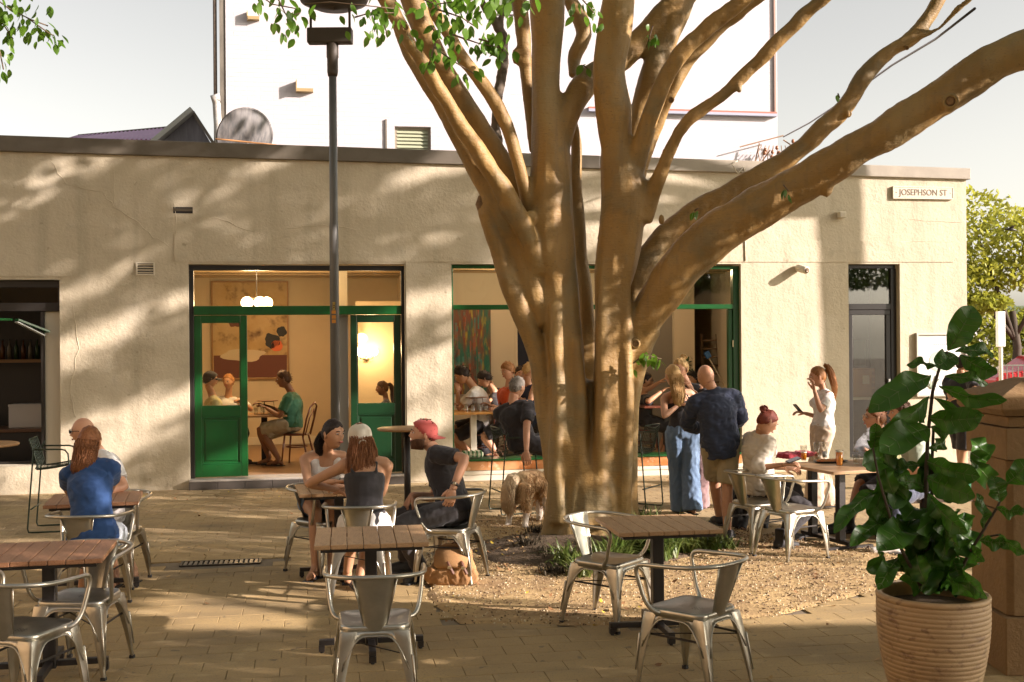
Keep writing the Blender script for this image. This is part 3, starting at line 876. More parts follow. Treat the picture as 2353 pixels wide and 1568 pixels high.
for x, y in ((590, 655), (700, 655), (1150, 655), (1500, 655)):
    d_ = inside('ceiling_downlight', {590: 'lit recessed downlight above the pendant lamp', 700: 'lit recessed downlight left of the lamp post', 1150: 'lit recessed downlight above the right window diners', 1500: 'recessed downlight above the door standing group'}[x], 'light fitting', x, y, 2.2 if x < 900 else 1.8, z=cz - .012)
    MB().lathe([(.0, 0), (.04, 0), (.04, .008), (0, .008)], 12).build('lens', glow('downlight%d' % x, (1, .8, .5), 12), d_)
    MB().lathe([(.042, -.004), (.055, -.004), (.055, .01), (.042, .01)], 14, cap=False).build('rim', M_intw, d_)
    lamp(d_.location + V((0, 0, -.08)), 9 if x < 900 else 15, .05, (1, .7, .4))
# ladder in the right room
la = inside('step_ladder', 'wooden ladder leaning against the wall in the right room', 'ladder', 1615, 893, v3 + .25, z=Zc(1640, 893, v3))
M_lad = mat('ladder_wood', (.16, .11, .07), .7)
hl = Zc(1615, 768, v3) - la.location.z
for s_ in (0, .33): MB().bar((s_, 0, 0), (s_ - .03 * (s_ > 0) + .02, .12, hl), .05, .03).build('rail', M_lad, la)
for i in range(6): MB().bar((.02, .02 * i, .1 + i * hl / 6.4), (.32, .02 * i, .1 + i * hl / 6.4), .04, .03).build('rung', M_lad, la)
br = inside('broom', 'white broom handle with a blue head propped beside the ladder', 'broom', 1668, 893, v3 - .02, z=Zc(1640, 893, v3))
MB().tube([V((0, 0, 0)), V((-.28, .1, .55))], .012, 6).build('pole', M_intw, br, True)
MB().cbox((-.30, .1, .6), (.1, .05, .12), (0, -.5, 0)).build('head', mat('blue_plastic', (.05, .2, .6), .4), br, bevel=.01)
pp = inside('potted_plant', 'small dark plant trailing on the shelf left of the ladder', 'plant', 1578, 870, v3 - .2, z=Zc(1578, 880, v3 - .2))
MB().lathe([(.04, 0), (.06, .1)], 12).build('pot', M_intw, pp, True)
q = MB()
for i in range(40):
    a = rb.random() * 6.3; r = rb.uniform(.02, .1); z_ = rb.uniform(.08, .45)
    q.cbox((cos(a) * r, sin(a) * r, z_), (.06, .03, .004), (rb.random() * 3, rb.random() * 3, 0))
q.build('foliage', mat('indoor_leaf', (.02, .06, .02), .5), pp)

# ------------------------------------------------------------------ buildings behind
def whitebrick():
    m = mat('white_painted_brick', (.49, .465, .48), .75, bump=.003, bs=40)
    t = m.node_tree; N = t.nodes; L = t.links
    b = N.new('ShaderNodeTexBrick'); b.inputs['Scale'].default_value = 1; b.inputs['Brick Width'].default_value = .24; b.inputs['Row Height'].default_value = .086
    b.inputs['Mortar Size'].default_value = .006; b.inputs['Mortar Smooth'].default_value = .4
    mp = N.new('ShaderNodeMapping'); mp.inputs['Rotation'].default_value = (pi / 2, 0, 0)
    L.new(N['Texture Coordinate'].outputs['Object'], mp.inputs[0]); L.new(mp.outputs[0], b.inputs[0])
    b2 = N.new('ShaderNodeBump'); b2.inputs['Distance'].default_value = .002; b2.invert = True
    L.new(b.outputs['Fac'], b2.inputs['Height'])
    bp = [n for n in N if n.type == 'BUMP' and n != b2][0]
    L.new(b2.outputs[0], bp.inputs['Normal'])
    return m
M_wb = whitebrick()
VB = 6.0
ul, ur = U(520, 300, VB), U(1786, 200, VB)
wb = thing('white_building', 'tall white painted brick building rising behind the cafe roof', 'building', fw(0, 0, 0), FR)
hT = 13.0
q = MB()
holes = [(907, 290, 990, 352), (1168, 255, 1226, 362), (1135, -60, 1181, 26)]
hs = sorted([(U(a, b, VB), Zc(a, d, VB), U(c, b, VB), Zc(a, b, VB)) for a, b, c, d in holes])
x = ul
for (a, z0, b, z1_) in hs:
    if a < x:      # stacked hole over the previous one
        continue
    q.box(x, a, VB, VB + .3, 2.5, hT); 
    up_ = [h for h in hs if h is not (a, z0, b, z1_) and abs(h[0] - a) < .5 and h[1] > z1_]
    q.box(a, b, VB, VB + .3, 2.5, z0); q.box(a, b, VB, VB + .3, z1_, hT)
    x = b
q.box(x, ur, VB, VB + .3, 2.5, hT)
q.box(ul, ul + .3, VB + .3, VB + 7, 2.5, hT); q.box(ur - .3, ur, VB + .3, VB + 7, 2.5, hT); q.box(ul, ur, VB + 7, VB + 7.3, 2.5, hT); q.box(ul, ur, VB + .3, VB + 7, hT - .2, hT - .01)
q.build('wall', M_wb, wb)
M_gt = mat('gutter_grey', (.22, .19, .15), .6, c2=(.1, .09, .07), sc=6, stretch=(1, 1, .3))
MB().box(U(505, 200, VB), ul - .005, VB + .02, VB + .2, 3, hT).build('corner_flashing', M_gt, wb)
MB().tube([V((ul - .2, VB + .1, 3)), V((ul - .2, VB + .1, hT))], .035, 8).build('downpipe', mat('rust_pipe', (.08, .06, .05), .8, c2=(.2, .15, .11), sc=14), wb, True)
pc = V((U(494, 300, VB), VB - .1, Zc(494, 300, VB)))
pj = V((U(492, 228, VB), VB - .1, Zc(492, 228, VB)))
MB().tube([V((ul - .1, VB - .1, pj.z + .02)), pj, V((pj.x + .05, VB - .1, pj.z - .1)), V((U(502, 300, VB), VB - .1, pc.z)), V((U(505, 330, VB), VB - .1, pc.z - .3))], .075, 10).build('bent_pipe', mat('pale_pipe', (.42, .45, .45), .6, c2=(.25, .2, .15), sc=9), wb, True)
for k, (a, z0, b, z1_) in enumerate(hs):
    t_ = .05
    f = MB()
    f.box(a, b, VB + .08, VB + .14, z1_ - t_, z1_); f.box(a, b, VB + .08, VB + .14, z0, z0 + t_); f.box(a, a + t_, VB + .08, VB + .14, z0 + t_, z1_ - t_); f.box(b - t_, b, VB + .08, VB + .14, z0 + t_, z1_ - t_)
    if k == 1 or (b - a) > 1e9: pass
    fo = f.build('window', mat('window_grey', (.25, .22, .16), .5), wb)
    MB().box(a + t_, b - t_, VB + .115, VB + .12, z0 + t_, z1_ - t_).build('pane', mat('obscure_glass', (.22, .24, .19), .2), fo)
    if abs(a - U(907, 290, VB)) < .05:
        n = 6
        for i in range(n):
            z_ = z0 + t_ + (z1_ - z0 - 2 * t_) * (i + .5) / n
            MB().cbox(((a + b) / 2, VB + .09, z_), (b - a - 2 * t_, .006, (z1_ - z0) / n * .95), (-.5, 0, 0)).build('louvre', mat('louvre_glass', (.34, .36, .25), .15), fo)
    elif abs(a - U(1168, 255, VB)) < .05:
        for i in range(4):
            xx = a + (b - a) * (i + .5) / 4
            MB().box(xx - .012, xx + .012, VB + .03, VB + .05, z0, z1_).build('bar', M_intw, fo)
        for i in range(3):
            zz = z0 + (z1_ - z0) * (i + .5) / 3
            MB().box(a, b, VB + .051, VB + .065, zz - .012, zz + .012).build('bar', M_intw, fo)
    MB().box(a - .05, b + .05, VB - .05, VB + .07, z0 - .06, z0 - .002).build('window_sill', M_wb if k else M_gt, fo)
# billboard-like metal trim: a vertical downpipe and a flashing
MB().box(U(1779, 100, VB) - .02, U(1779, 100, VB) + .02, VB - .04, VB - .004, Zc(1779, 270, VB), hT).build('trim_pipe', mat('pinkish_trim', (.3, .2, .16), .5), wb)
MB().box(U(1350, 262, VB), U(1781, 265, VB), VB - .12, VB - .004, Zc(1700, 268, VB), Zc(1700, 262, VB)).build('trim_flashing', mat('bluish_trim', (.3, .32, .4), .5), wb)
MB().box(U(1350, 250, VB), U(1781, 250, VB), VB - .10, VB - .004, Zc(1700, 262, VB) + .002, Zc(1700, 258, VB) + .004).build('trim_flashing', mat('red_trim', (.4, .12, .08), .5), wb)
MB().box(U(887, 300, VB) - .015, U(887, 300, VB) + .015, VB - .03, VB - .002, 2.6, Zc(887, 275, VB)).build('conduit', M_gt, wb)
for (x_, y_, s_) in ((690, 207, 1.0), (575, 42, .7)):
    u, z = FP(x_, y_, VB)
    q = MB(); q.box(u - .06 * s_, u + .24 * s_, VB - .12, VB, z - .05, z + .01); q.box(u - .08 * s_, u - .062 * s_, VB - .16 * s_, VB, z - .06, z + .16 * s_)
    q.build('flue_vent', mat('flue_tan', (.35, .25, .12), .6), wb)
# service cables and insulators
si = thing('cable_insulators', 'cluster of insulators and looped service wires at the roof edge', 'cables', fw(*((lambda a: (a[0], VB - .2, a[1]))(FP(1735, 350, VB - .2)))), FR)
def L3(x, y, v): a = FP(x, y, v); return V((a[0], v, a[1])) - V((FP(1735, 350, VB - .2)[0], VB - .2, FP(1735, 350, VB - .2)[1]))
q = MB()
for (x0, y0, x1, y1) in ((1700, 338, 1800, 312), (1745, 330, 1735, 372), (1770, 345, 1750, 372), (1800, 322, 1830, 342)):
    q.tube([L3(x0, y0, VB - .2), L3(x1, y1, VB - .2)], .014, 5)
for i in range(7):
    x_ = 1750 + i * 9; q.tube([L3(x_, 335, VB - .2), L3(x_ - 8 + i * 2, 350, VB - .25), L3(x_ - 4, 372, VB - .2)], .009, 4)
q.build('bracket', mat('rusty_bracket', (.25, .15, .08), .7), si)
q = MB()
for (x_, y_) in ((1759, 345), (1757, 352), (1775, 350), (1790, 352), (1785, 340), (1773, 362), (1822, 325)):
    q = MB(); q.ell(L3(x_, y_, VB - .26), (.035, .035, .045), 8, 6); q.build('insulator', mat('brown_ceramic', (.25, .1, .04), .3), si, True)
ow = thing('overhead_wire', 'taut dark wire running from the insulators up behind the right limb', 'wire', P(1800, 315, 19))
pts = [P(1800, 315, 21.3), P(1860, 283, 19), P(1925, 240, 16.5), P(2050, 150, 13.5), P(2150, 90, 11.5), P(2240, 20, 9.5)]
MB().tube(pts, .012, 6).build('strand', M_black, ow, True, world=True)

# satellite dish on the roof
dsh = thing('satellite_dish', 'weathered grey satellite dish leaning behind the parapet', 'satellite dish', FV(567, 322, .8), FR)
dm = Matrix.Rotation(radians(-82), 4, 'X')
q = MB(); prof = [(.0, .0), (.12, .004), (.25, .02), (.36, .05), (.42, .075), (.425, .07), (.36, .04), (.25, .01), (.12, -.006)]
dr_ = Matrix.Rotation(radians(25), 4, 'Z') @ Matrix.Rotation(radians(-70), 4, 'X')
q.lathe(prof[:5] + prof[5:6], 36, m=Matrix.Translation((0, .0, .03)) @ dr_)
q.build('reflector', mat('dish_grey', (.10, .10, .10), .6, c2=(.19, .18, .17), sc=9, stretch=(3, 3, .4), amt=.3), dsh, True)
MB().tube([V((-.42, -.15, -.02)), V((.42, -.15, -.09))], .012, 6).build('feed_arm', mat('copper_wire', (.6, .3, .12), .4), dsh)
MB().tube([V((0, .1, -.6)), V((0, .05, .0))], .03, 8).build('mast', M_gt, dsh)
# roofs at left
rf = thing('purple_roof_house', 'house with a purple corrugated roof showing over the left parapet', 'house', fw(U(385, 320, 9), 9, 0), FR)
def LR(x, y, v): a = FP(x, y, v); return V((a[0] - U(385, 320, 9), v - 9, a[1]))
q = MB(); A, B_, C_, D_ = LR(150, 322, 9), LR(400, 322, 9), LR(388, 294, 12), LR(180, 313, 12)
q.add([A, B_, C_, D_, A - V((0, 0, 2)), B_ - V((0, 0, 2))], [(0, 1, 2, 3), (4, 5, 1, 0)])
ro = q.build('roof', mat('purple_iron', (.34, .12, .30), .4, c2=(.42, .18, .37), sc=3), rf)
q = MB()
for i in range(24):
    t_ = i / 23; q.bar(A.lerp(B_, t_) + V((0, 0, .01)), D_.lerp(C_, t_) + V((0, 0, .01)), .04, .03)
q.build('corrugation', mat('purple_iron', (.24, .09, .22)), ro)
MB().bar(D_, C_, .1, .06).build('ridge_cap', M_gt, ro)
gb = thing('gable', 'grey gable end with a pale barge capping beside the dish', 'roof gable', fw(U(440, 320, 8), 8, 0), FR)
def LG(x, y, v): a = FP(x, y, v); return V((a[0] - U(440, 320, 8), v - 8, a[1]))
q = MB(); A, B_, C_ = LG(362, 335, 8), LG(490, 338, 8), LG(444, 262, 8)
q.prism([(A.x, A.z), (B_.x, B_.z), (C_.x, C_.z)], 0, .25)
q.build('gable_wall', mat('gable_slate', (.12, .12, .14), .6, c2=(.2, .2, .22), sc=4, stretch=(3, 3, .5)), gb)
q = MB(); q.bar(A + V((-.1, -.1, 0)), C_ + V((0, -.1, .05)), .4, .1); q.build('barge_capping', mat('barge_pale', (.42, .43, .38), .5), gb, bevel=.01)
q = MB(); q.bar(C_ + V((0, -.06, .03)), B_ + V((.05, -.06, 0)), .08, .06); q.build('barge_capping', M_gt, gb)

# ------------------------------------------------------------------ street at the right
def leafcards(n, blobs, size, rs, flat=.3):
    m = MB()
    for _ in range(n):
        c, r = blobs[rs.randrange(len(blobs))]
        d = V((rs.gauss(0, 1), rs.gauss(0, 1), rs.gauss(0, 1))).normalized() * (rs.random() ** .35)
        p = V(c) + V((d.x * r[0], d.y * r[1], d.z * r[2]))
        a = rs.uniform(.6, 1.3) * size
        R = Euler((rs.uniform(-1.2, 1.2), rs.uniform(-1.2, 1.2), rs.random() * 6.28)).to_matrix()
        vs = [p + R @ V(w) * a for w in ((-.5, 0, 0), (0, -.28, .04), (.5, 0, 0), (0, .28, .04))]
        m.add(vs, [(0, 1, 2, 3)])
    return m
M_ylf = mat('sunny_leaf', (.42, .40, .05), .5, c2=(.24, .28, .04), sc=1.2, trans=.5, world=True)
M_bark2 = mat('far_bark', (.06, .045, .03), .9)
def bgtree(label, base, h, blobs, n, size, rs, m=M_ylf):
    t = thing('street_tree', label, 'tree', base, 0)
    q = MB(); b0 = V((0, 0, 0))
    q.tube([b0, V((.1, 0, h * .3)), V((0, .1, h * .5))], [.16, .13, .10], 8)
    for c, r in blobs[::2]:
        q.tube([V((0, 0, h * .35)), V(c) * .6 + V((0, 0, h * .15)), V(c)], [.08, .05, .02], 6)
    q.build('trunk', M_bark2, t, True)
    leafcards(n, blobs, size, rs).build('crown', m, t, fix=False)
    return t
rs = random.Random(21)
def tb(px, py, Y): return P(px, py, Y)
for (lab, bx_, Y, bl, n) in (
    ('yellow green street tree behind the right corner of the cafe', 2330, 34,
     [((-1.2, 0, 5.4), (1.4, 1.5, 1.1)), ((.2, 0, 5.0), (1.3, 1.4, .9)), ((-1.6, 0, 4.0), (1.0, 1.4, .9)), ((-.2, .2, 3.9), (1.1, 1.2, .6)), ((1.6, 0, 4.6), (1.4, 1.2, .9)), ((3, 0, 5), (1.5, 1.5, 1.2)), ((-1.0, 0, 3.0), (.9, 1, .35))], 6500),
    ('lower olive tree across the street at the far right', 2380, 46,
     [((-2.8, 0, 2.6), (2.0, 1.5, .9)), ((-.5, 0, 2.3), (1.8, 1.5, .9)), ((1.5, 0, 2.8), (2, 1.5, 1.2)), ((-3, 0, 1.3), (1.8, 1.4, .8)), ((0, 0, 1.2), (2, 1.4, .7))], 5500)):
    b0 = P(bx_, 776, Y); b0.z = 0
    bgtree(lab, b0, 5.5, bl, n, .2 if Y < 40 else .26, rs)
# pole
pg = P(2300, 880, 24); pg.z = 0
pz = P(2300, 716, 24).z
t = thing('white_pole', 'slim pale pole with a white box top by the red car', 'pole', pg)
MB().tube([V((0, 0, 0)), V((0, 0, pz - .3))], .045, 8).build('post', mat('pole_cream', (.5, .47, .38), .6), t, True)
MB().box(-.08, .08, -.06, .06, pz - .75, pz).build('box_top', mat('white_paint', (.8, .79, .76), .5), t, bevel=.01)
# parked car, mostly behind the pier
cb = P(2420, 900, 33); cb.z = 0
car = thing('parked_car', 'red car parked on the street beyond the sandstone pillar', 'car', cb, radians(4))
M_red = mat('red_car_paint', (.5, .02, .025), .25, coat=.6)
q = MB(); prof = [(-2.1, .35), (-2.15, .8), (-1.9, .95), (-1.2, 1.02), (-.6, 1.42), (.7, 1.46), (1.5, 1.05), (2.1, .95), (2.15, .4)]
q.prism(prof, -.85, .85); q.build('body', M_red, car, bevel=.06)
MB().prism([(-1.05, 1.03), (-.58, 1.36), (-.05, 1.38), (-.05, 1.03)], -.865, .865).build('side_window', M_black, car)
MB().prism([(.03, 1.03), (.03, 1.38), (.66, 1.38), (1.25, 1.05)], -.865, .865).build('side_window', M_black, car)
for x_ in (-1.35, 1.35):
    for y_ in (-.86, .7):
        wh = MB().lathe([(.0, 0), (.33, 0), (.33, .16), (0, .16)], 18, m=Matrix.Translation((x_, y_ + .16, .33)) @ Matrix.Rotation(pi / 2, 4, 'X')).build('wheel', M_black, car, True)
MB().tube([V((-.6, -.7, 1.49)), V((.7, -.7, 1.52))], .02, 6).build('roof_rail', mat('steel', (.5, .5, .48)), car)
# fence by the car
fe = thing('railing', 'grey metal railing behind the red car', 'railing', P(2300, 870, 32).xy.to_3d(), 0)
for i in range(26):
    MB().box(i * .16, i * .16 + .025, -.01, .01, .1, 1.15).build('bar', M_gt, fe)
MB().box(-.05, 4.2, -.02, .02, 1.152, 1.19).build('top_rail', M_gt, fe)
# far houses / bay beyond
hz2 = thing('far_house', 'pale distant house between the street trees', 'house', (26, 75, 0), .1)
MB().box(-6, 6, 0, 6, 0, 4).build('wall', mat('far_wall', (.5, .5, .52), .8), hz2)
q = MB(); q.add([(-6.5, -.5, 4), (6.5, -.5, 4), (6.5, 6.5, 4), (-6.5, 6.5, 4), (-5, 3, 5.6), (5, 3, 5.6)], [(0, 1, 5, 4), (2, 3, 4, 5), (1, 2, 5), (3, 0, 4)])
q.build('roof', mat('far_roof', (.25, .28, .33), .7), hz2)
for i in range(4): MB().box(-4.5 + i * 2.6, -3.3 + i * 2.6, -.03, -.002, 1.5, 2.9).build('window', M_dark, hz2)
tag(MB().box(-150, 150, 255, 262, -1, 9).build('hills', mat('far_hill', (.16, .2, .12), .9, c2=(.1, .14, .08), sc=.2)), kind='structure')
# bird
bd = thing('bird', 'small dark bird gliding in the pale sky at the right', 'bird', P(2322, 527, 30))
q = MB(); q.tube([V((-.14, 0, 0)), V((0, 0, .0)), V((.16, 0, -.03))], [.015, .045, .012], 8, tip=1); q.build('body', M_dark, bd, True)
for s_ in (-1, 1): MB().add([(-.06, 0, .02), (.07, 0, .02), (.0, s_ * .3, .07), (-.08, s_ * .28, .07)], [(0, 1, 2, 3)]).build('wing', M_dark, bd)
# bench
bn = thing('bench', 'low pale bench with brown frame half hidden behind the potted fig', 'bench', G(2170, 1230), .18)
for i in range(4): MB().box(-.75, .75, -.2 + i * .1, -.105 + i * .1, .41, .45).build('slat', mat('pale_timber', (.55, .42, .32), .6), bn, bevel=.004)
for s_ in (-.65, .65):
    MB().box(s_ - .03, s_ + .03, -.17, .17, 0, .41).build('leg', mat('brown_steel', (.06, .035, .02), .4), bn)
MB().box(-.72, .72, -.215, -.204, .36, .41).build('apron', mat('brown_steel', (.06, .035, .02)), bn)
cu_ = MB().box(-.1, .45, -.16, .16, .455, .55).build('cushion', mat('green_cushion', (.02, .16, .07), .8, c2=(.01, .06, .03), sc=14, stretch=(1, 4, 4), amt=.1))
cu_.location = bn.location + V((.1, 0, 0)); cu_.rotation_euler = (0, 0, .18)
b_ = cu_.modifiers.new('b', 'BEVEL'); b_.width = .04; b_.segments = 4
tag(cu_, 'dark green patterned cushion lying on the pale bench', 'cushion')
# ------------------------------------------------------------------ the fig tree
def barkmat():
    m = mat('fig_bark', (.35, .21, .062), .6, c2=(.22, .135, .04), sc=1.6, c3=(.24, .16, .06), sc3=7, bump=.006, bs=30, amt=.45, detail=8, world=True)
    t = m.node_tree; N = t.nodes; L = t.links
    mp = N['Mapping']; bp = [n for n in N if n.type == 'BUMP'][0]; b = N['Principled BSDF']
    # fine cross wrinkles: noise squeezed along the vertical
    m2 = N.new('ShaderNodeMapping'); m2.inputs['Scale'].default_value = (10, 10, 70)
    L.new(mp.outputs[0], m2.inputs[0])
    n2 = N.new('ShaderNodeTexNoise'); n2.inputs['Scale'].default_value = 1; n2.inputs['Detail'].default_value = 3
    L.new(m2.outputs[0], n2.inputs[0])
    b2 = N.new('ShaderNodeBump'); b2.inputs['Distance'].default_value = .004
    L.new(n2.outputs[0], b2.inputs['Height'])
    # broad lumps
    n3 = N.new('ShaderNodeTexNoise'); n3.inputs['Scale'].default_value = 7; n3.inputs['Detail'].default_value = 2
    L.new(mp.outputs[0], n3.inputs[0])
    b3 = N.new('ShaderNodeBump'); b3.inputs['Distance'].default_value = .010
    L.new(n3.outputs[0], b3.inputs['Height']); L.new(b3.outputs[0], b2.inputs['Normal']); L.new(b2.outputs[0], bp.inputs['Normal'])
    # grey green algae patches
    src = b.inputs['Base Color'].links[0].from_socket
    n4 = N.new('ShaderNodeTexNoise'); n4.inputs['Scale'].default_value = 2.3; n4.inputs['Detail'].default_value = 5
    L.new(mp.outputs[0], n4.inputs[0])
    mr = N.new('ShaderNodeMapRange'); mr.inputs[1].default_value = .52; mr.inputs[2].default_value = .66; mr.inputs[4].default_value = .7
    L.new(n4.outputs[0], mr.inputs[0])
    mx = N.new('ShaderNodeMix'); mx.data_type = 'RGBA'; mx.inputs[7].default_value = (.17, .14, .07, 1)
    L.new(mr.outputs[0], mx.inputs[0]); L.new(src, mx.inputs[6]); L.new(mx.outputs[2], b.inputs['Base Color'])
    return m
M_bark = barkmat()
stain(M_bark, (14, 14, 1.1), .54, .64, .45, (.20, .13, .05)); stain(M_bark, (1.3, 1.3, .5), .53, .62, .5, (.33, .24, .10)); stain(M_bark, (30, 30, 90), .62, .70, .5, (.13, .08, .035))
TY = 11.1
limbs = [
 # left main stem
 [(1345, 1250, 150, 11.1), (1312, 1200, 118, 11.05), (1306, 1110, 100, 11.0), (1302, 1040, 96, 11.0), (1303, 958, 104, 11.05), (1298, 879, 104, 11.05), (1297, 800, 98, 11.05), (1289, 721, 90, 11.05), (1281, 650, 92, 11.05),
  (1272, 590, 100, 11.0), (1262, 504, 112, 11.0), (1265, 430, 98, 11.0), (1266, 378, 92, 11.0), (1264, 300, 88, 11.0), (1256, 210, 68, 10.95), (1257, 105, 72, 10.9), (1256, 0, 84, 10.8), (1256, -80, 84, 10.7)],
 [(1280, 340, 60, 11.0), (1309, 250, 62, 11.0), (1352, 185, 60, 11.15), (1410, 145, 60, 11.4), (1469, 97, 60, 11.5), (1519, 40, 60, 11.5), (1580, -20, 58, 11.5), (1640, -90, 56, 11.5)],
 # right main stem
 [(1400, 1240, 130, 11.1), (1402, 1150, 105, 11.0), (1404, 1060, 90, 11.0), (1408, 958, 88, 10.95), (1410, 879, 86, 10.95), (1410, 780, 92, 10.95), (1411, 721, 90, 10.95), (1408, 659, 86, 10.9), (1424, 560, 104, 10.9),
  (1436, 470, 108, 10.85), (1434, 420, 100, 10.85), (1419, 336, 72, 10.85), (1410, 252, 84, 10.8), (1399, 168, 76, 10.75), (1411, 84, 78, 10.7), (1420, 0, 78, 10.6), (1428, -80, 78, 10.5)],
 [(1440, 470, 60, 10.85), (1458, 390, 46, 10.8), (1486, 294, 40, 10.7), (1515, 218, 42, 10.6), (1553, 139, 42, 10.5), (1620, 70, 40, 10.4), (1690, 15, 40, 10.3), (1760, -50, 40, 10.2)],
 [(1470, 500, 62, 10.85), (1496, 450, 46, 10.8), (1517, 403, 38, 10.7), (1546, 330, 31, 10.6), (1577, 280, 31, 10.5), (1660, 219, 31, 10.4), (1721, 161, 33, 10.3), (1790, 92, 33, 10.2), (1852, 31, 33, 10.1), (1900, -10, 33, 10.0), (1960, -60, 32, 9.9)],
 # rear right limbs
 [(1400, 560, 60, 11.35), (1440, 400, 55, 11.5), (1462, 300, 52, 11.5), (1478, 240, 52, 11.5), (1502, 165, 60, 11.5), (1528, 92, 64, 11.5), (1556, 30, 60, 11.5), (1575, -40, 60, 11.5)],
 [(1468, 420, 34, 11.2), (1495, 320, 30, 11.2), (1544, 207, 35, 11.1), (1583, 134, 40, 11.05), (1633, 77, 43, 11.0), (1698, 23, 45, 10.9), (1755, -25, 45, 10.8)],
 # great right limbs
 [(1430, 900, 60, 11.1), (1452, 830, 66, 11.0), (1470, 765, 78, 10.95), (1505, 700, 92, 10.9), (1560, 622, 102, 10.8), (1630, 552, 106, 10.7), (1737, 482, 98, 10.55), (1852, 415, 92, 10.4), (1967, 345, 84, 10.2), (2082, 277, 88, 10.05),
  (2198, 200, 86, 9.9), (2300, 135, 90, 9.8), (2380, 105, 90, 9.7), (2500, 60, 88, 9.6)],
 [(1440, 740, 60, 11.3), (1466, 640, 60, 11.3), (1510, 565, 58, 11.35), (1583, 497, 54, 11.4), (1698, 430, 46, 11.4), (1813, 362, 44, 11.4), (1890, 296, 42, 11.4), (1948, 240, 40, 11.4), (1986, 175, 38, 11.4), (2044, 120, 37, 11.4),
  (2101, 82, 34, 11.4), (2140, 31, 32, 11.4), (2165, -20, 30, 11.4), (2200, -90, 28, 11.4)],
 [(2080, 92, 22, 11.4), (2117, 83, 18, 11.35), (2159, 65, 14, 11.3), (2198, 23, 13, 11.2), (2245, -12, 12, 11.1)],
 [(1516, 762, 18, 10.9), (1490, 792, 36, 10.95), (1462, 840, 46, 11.0), (1448, 910, 48, 11.0), (1446, 1000, 46, 11.0), (1444, 1100, 50, 11.05), (1440, 1200, 60, 11.1)],
 # left limbs
 [(1232, 620, 60, 10.95), (1214, 550, 46, 10.8), (1183, 487, 44, 10.7), (1141, 412, 44, 10.6), (1105, 357, 42, 10.5), (1060, 294, 40, 10.4), (1028, 235, 38, 10.3), (986, 168, 36, 10.2), (948, 109, 36, 10.1), (923, 59, 36, 10.05), (889, 0, 38, 10.0), (850, -70, 38, 9.9)],
 [(1248, 740, 66, 11.05), (1222, 650, 66, 11.0), (1190, 570, 64, 10.95), (1152, 490, 58, 10.85), (1095, 385, 48, 10.75), (1032, 270, 44, 10.65), (975, 175, 40, 10.55), (940, 112, 36, 10.5), (915, 50, 34, 10.4)],
 [(1212, 480, 40, 11.15), (1176, 415, 42, 11.15), (1141, 349, 44, 11.1), (1099, 286, 48, 11.1), (1049, 210, 48, 11.0), (1007, 139, 50, 10.95), (973, 67, 52, 10.9), (944, 0, 50, 10.85), (915, -70, 50, 10.8)],
 [(1225, 500, 50, 11.0), (1208, 441, 34, 10.9), (1190, 370, 32, 10.85), (1166, 294, 32, 10.8), (1133, 227, 32, 10.75), (1099, 181, 31, 10.75), (1057, 126, 30, 10.7), (1028, 71, 28, 10.7), (1002, 34, 26, 10.65), (985, -40, 24, 10.6)],
 [(1105, 462, 24, 10.8), (1113, 490, 36, 10.8), (1128, 535, 40, 10.85), (1152, 588, 42, 10.9), (1168, 645, 42, 10.9), (1194, 715, 44, 10.95), (1224, 780, 46, 11.0), (1240, 840, 46, 11.0), (1250, 919, 42, 11.0), (1262, 1000, 44, 11.0), (1272, 1100, 46, 11.0)],
 # rear stems
 [(1225, 350, 18, 11.3), (1215, 252, 24, 11.3), (1208, 168, 27, 11.3), (1203, 84, 33, 11.3), (1194, 0, 38, 11.3), (1188, -60, 38, 11.3)],
 [(1355, 980, 60, 11.5), (1350, 850, 50, 11.5), (1347, 740, 40, 11.5), (1340, 642, 34, 11.5), (1333, 588, 30, 11.5), (1330, 504, 28, 11.5), (1323, 420, 27, 11.5), (1325, 336, 24, 11.5), (1318, 280, 20, 11.4), (1300, 230, 18, 11.3)],
 [(1316, 175, 20, 11.6), (1318, 145, 30, 11.7), (1322, 122, 34, 11.7), (1343, 80, 38, 11.7), (1330, 38, 38, 11.7), (1309, 0, 32, 11.7), (1295, -60, 32, 11.7)],
 # basal buttresses
 [(1372, 1090, 50, 10.85), (1378, 1150, 80, 10.85), (1360, 1230, 90, 10.9)],
 [(1285, 1130, 50, 10.95), (1276, 1200, 56, 10.9), (1262, 1250, 60, 10.85), (1240, 1275, 34, 10.8)],
 [(1330, 1180, 70, 10.85), (1318, 1240, 80, 10.8), (1310, 1280, 60, 10.75)],
 [(1420, 1120, 60, 11.15), (1438, 1180, 60, 11.15), (1455, 1225, 50, 11.15)],
 [(1345, 880, 60, 11.15), (1352, 1000, 90, 11.08), (1355, 1080, 120, 11.02), (1355, 1150, 150, 11.0), (1355, 1240, 190, 11.0)],
 [(1275, 700, 26, 10.86), (1277, 800, 34, 10.87), (1283, 900, 36, 10.86), (1276, 1050, 36, 10.85), (1285, 1200, 54, 10.82)],
 [(1322, 780, 24, 10.88), (1331, 900, 30, 10.88), (1336, 1000, 34, 10.88), (1330, 1090, 40, 10.84), (1316, 1210, 50, 10.78)],
 [(1390, 640, 24, 10.78), (1386, 760, 30, 10.78), (1390, 900, 32, 10.79), (1381, 1060, 38, 10.82), (1394, 1210, 56, 10.8)],
 [(1440, 640, 20, 10.82), (1436, 780, 30, 10.8), (1438, 900, 34, 10.82), (1434, 1060, 36, 10.84), (1428, 1210, 50, 10.86)],
]
mb = MB()
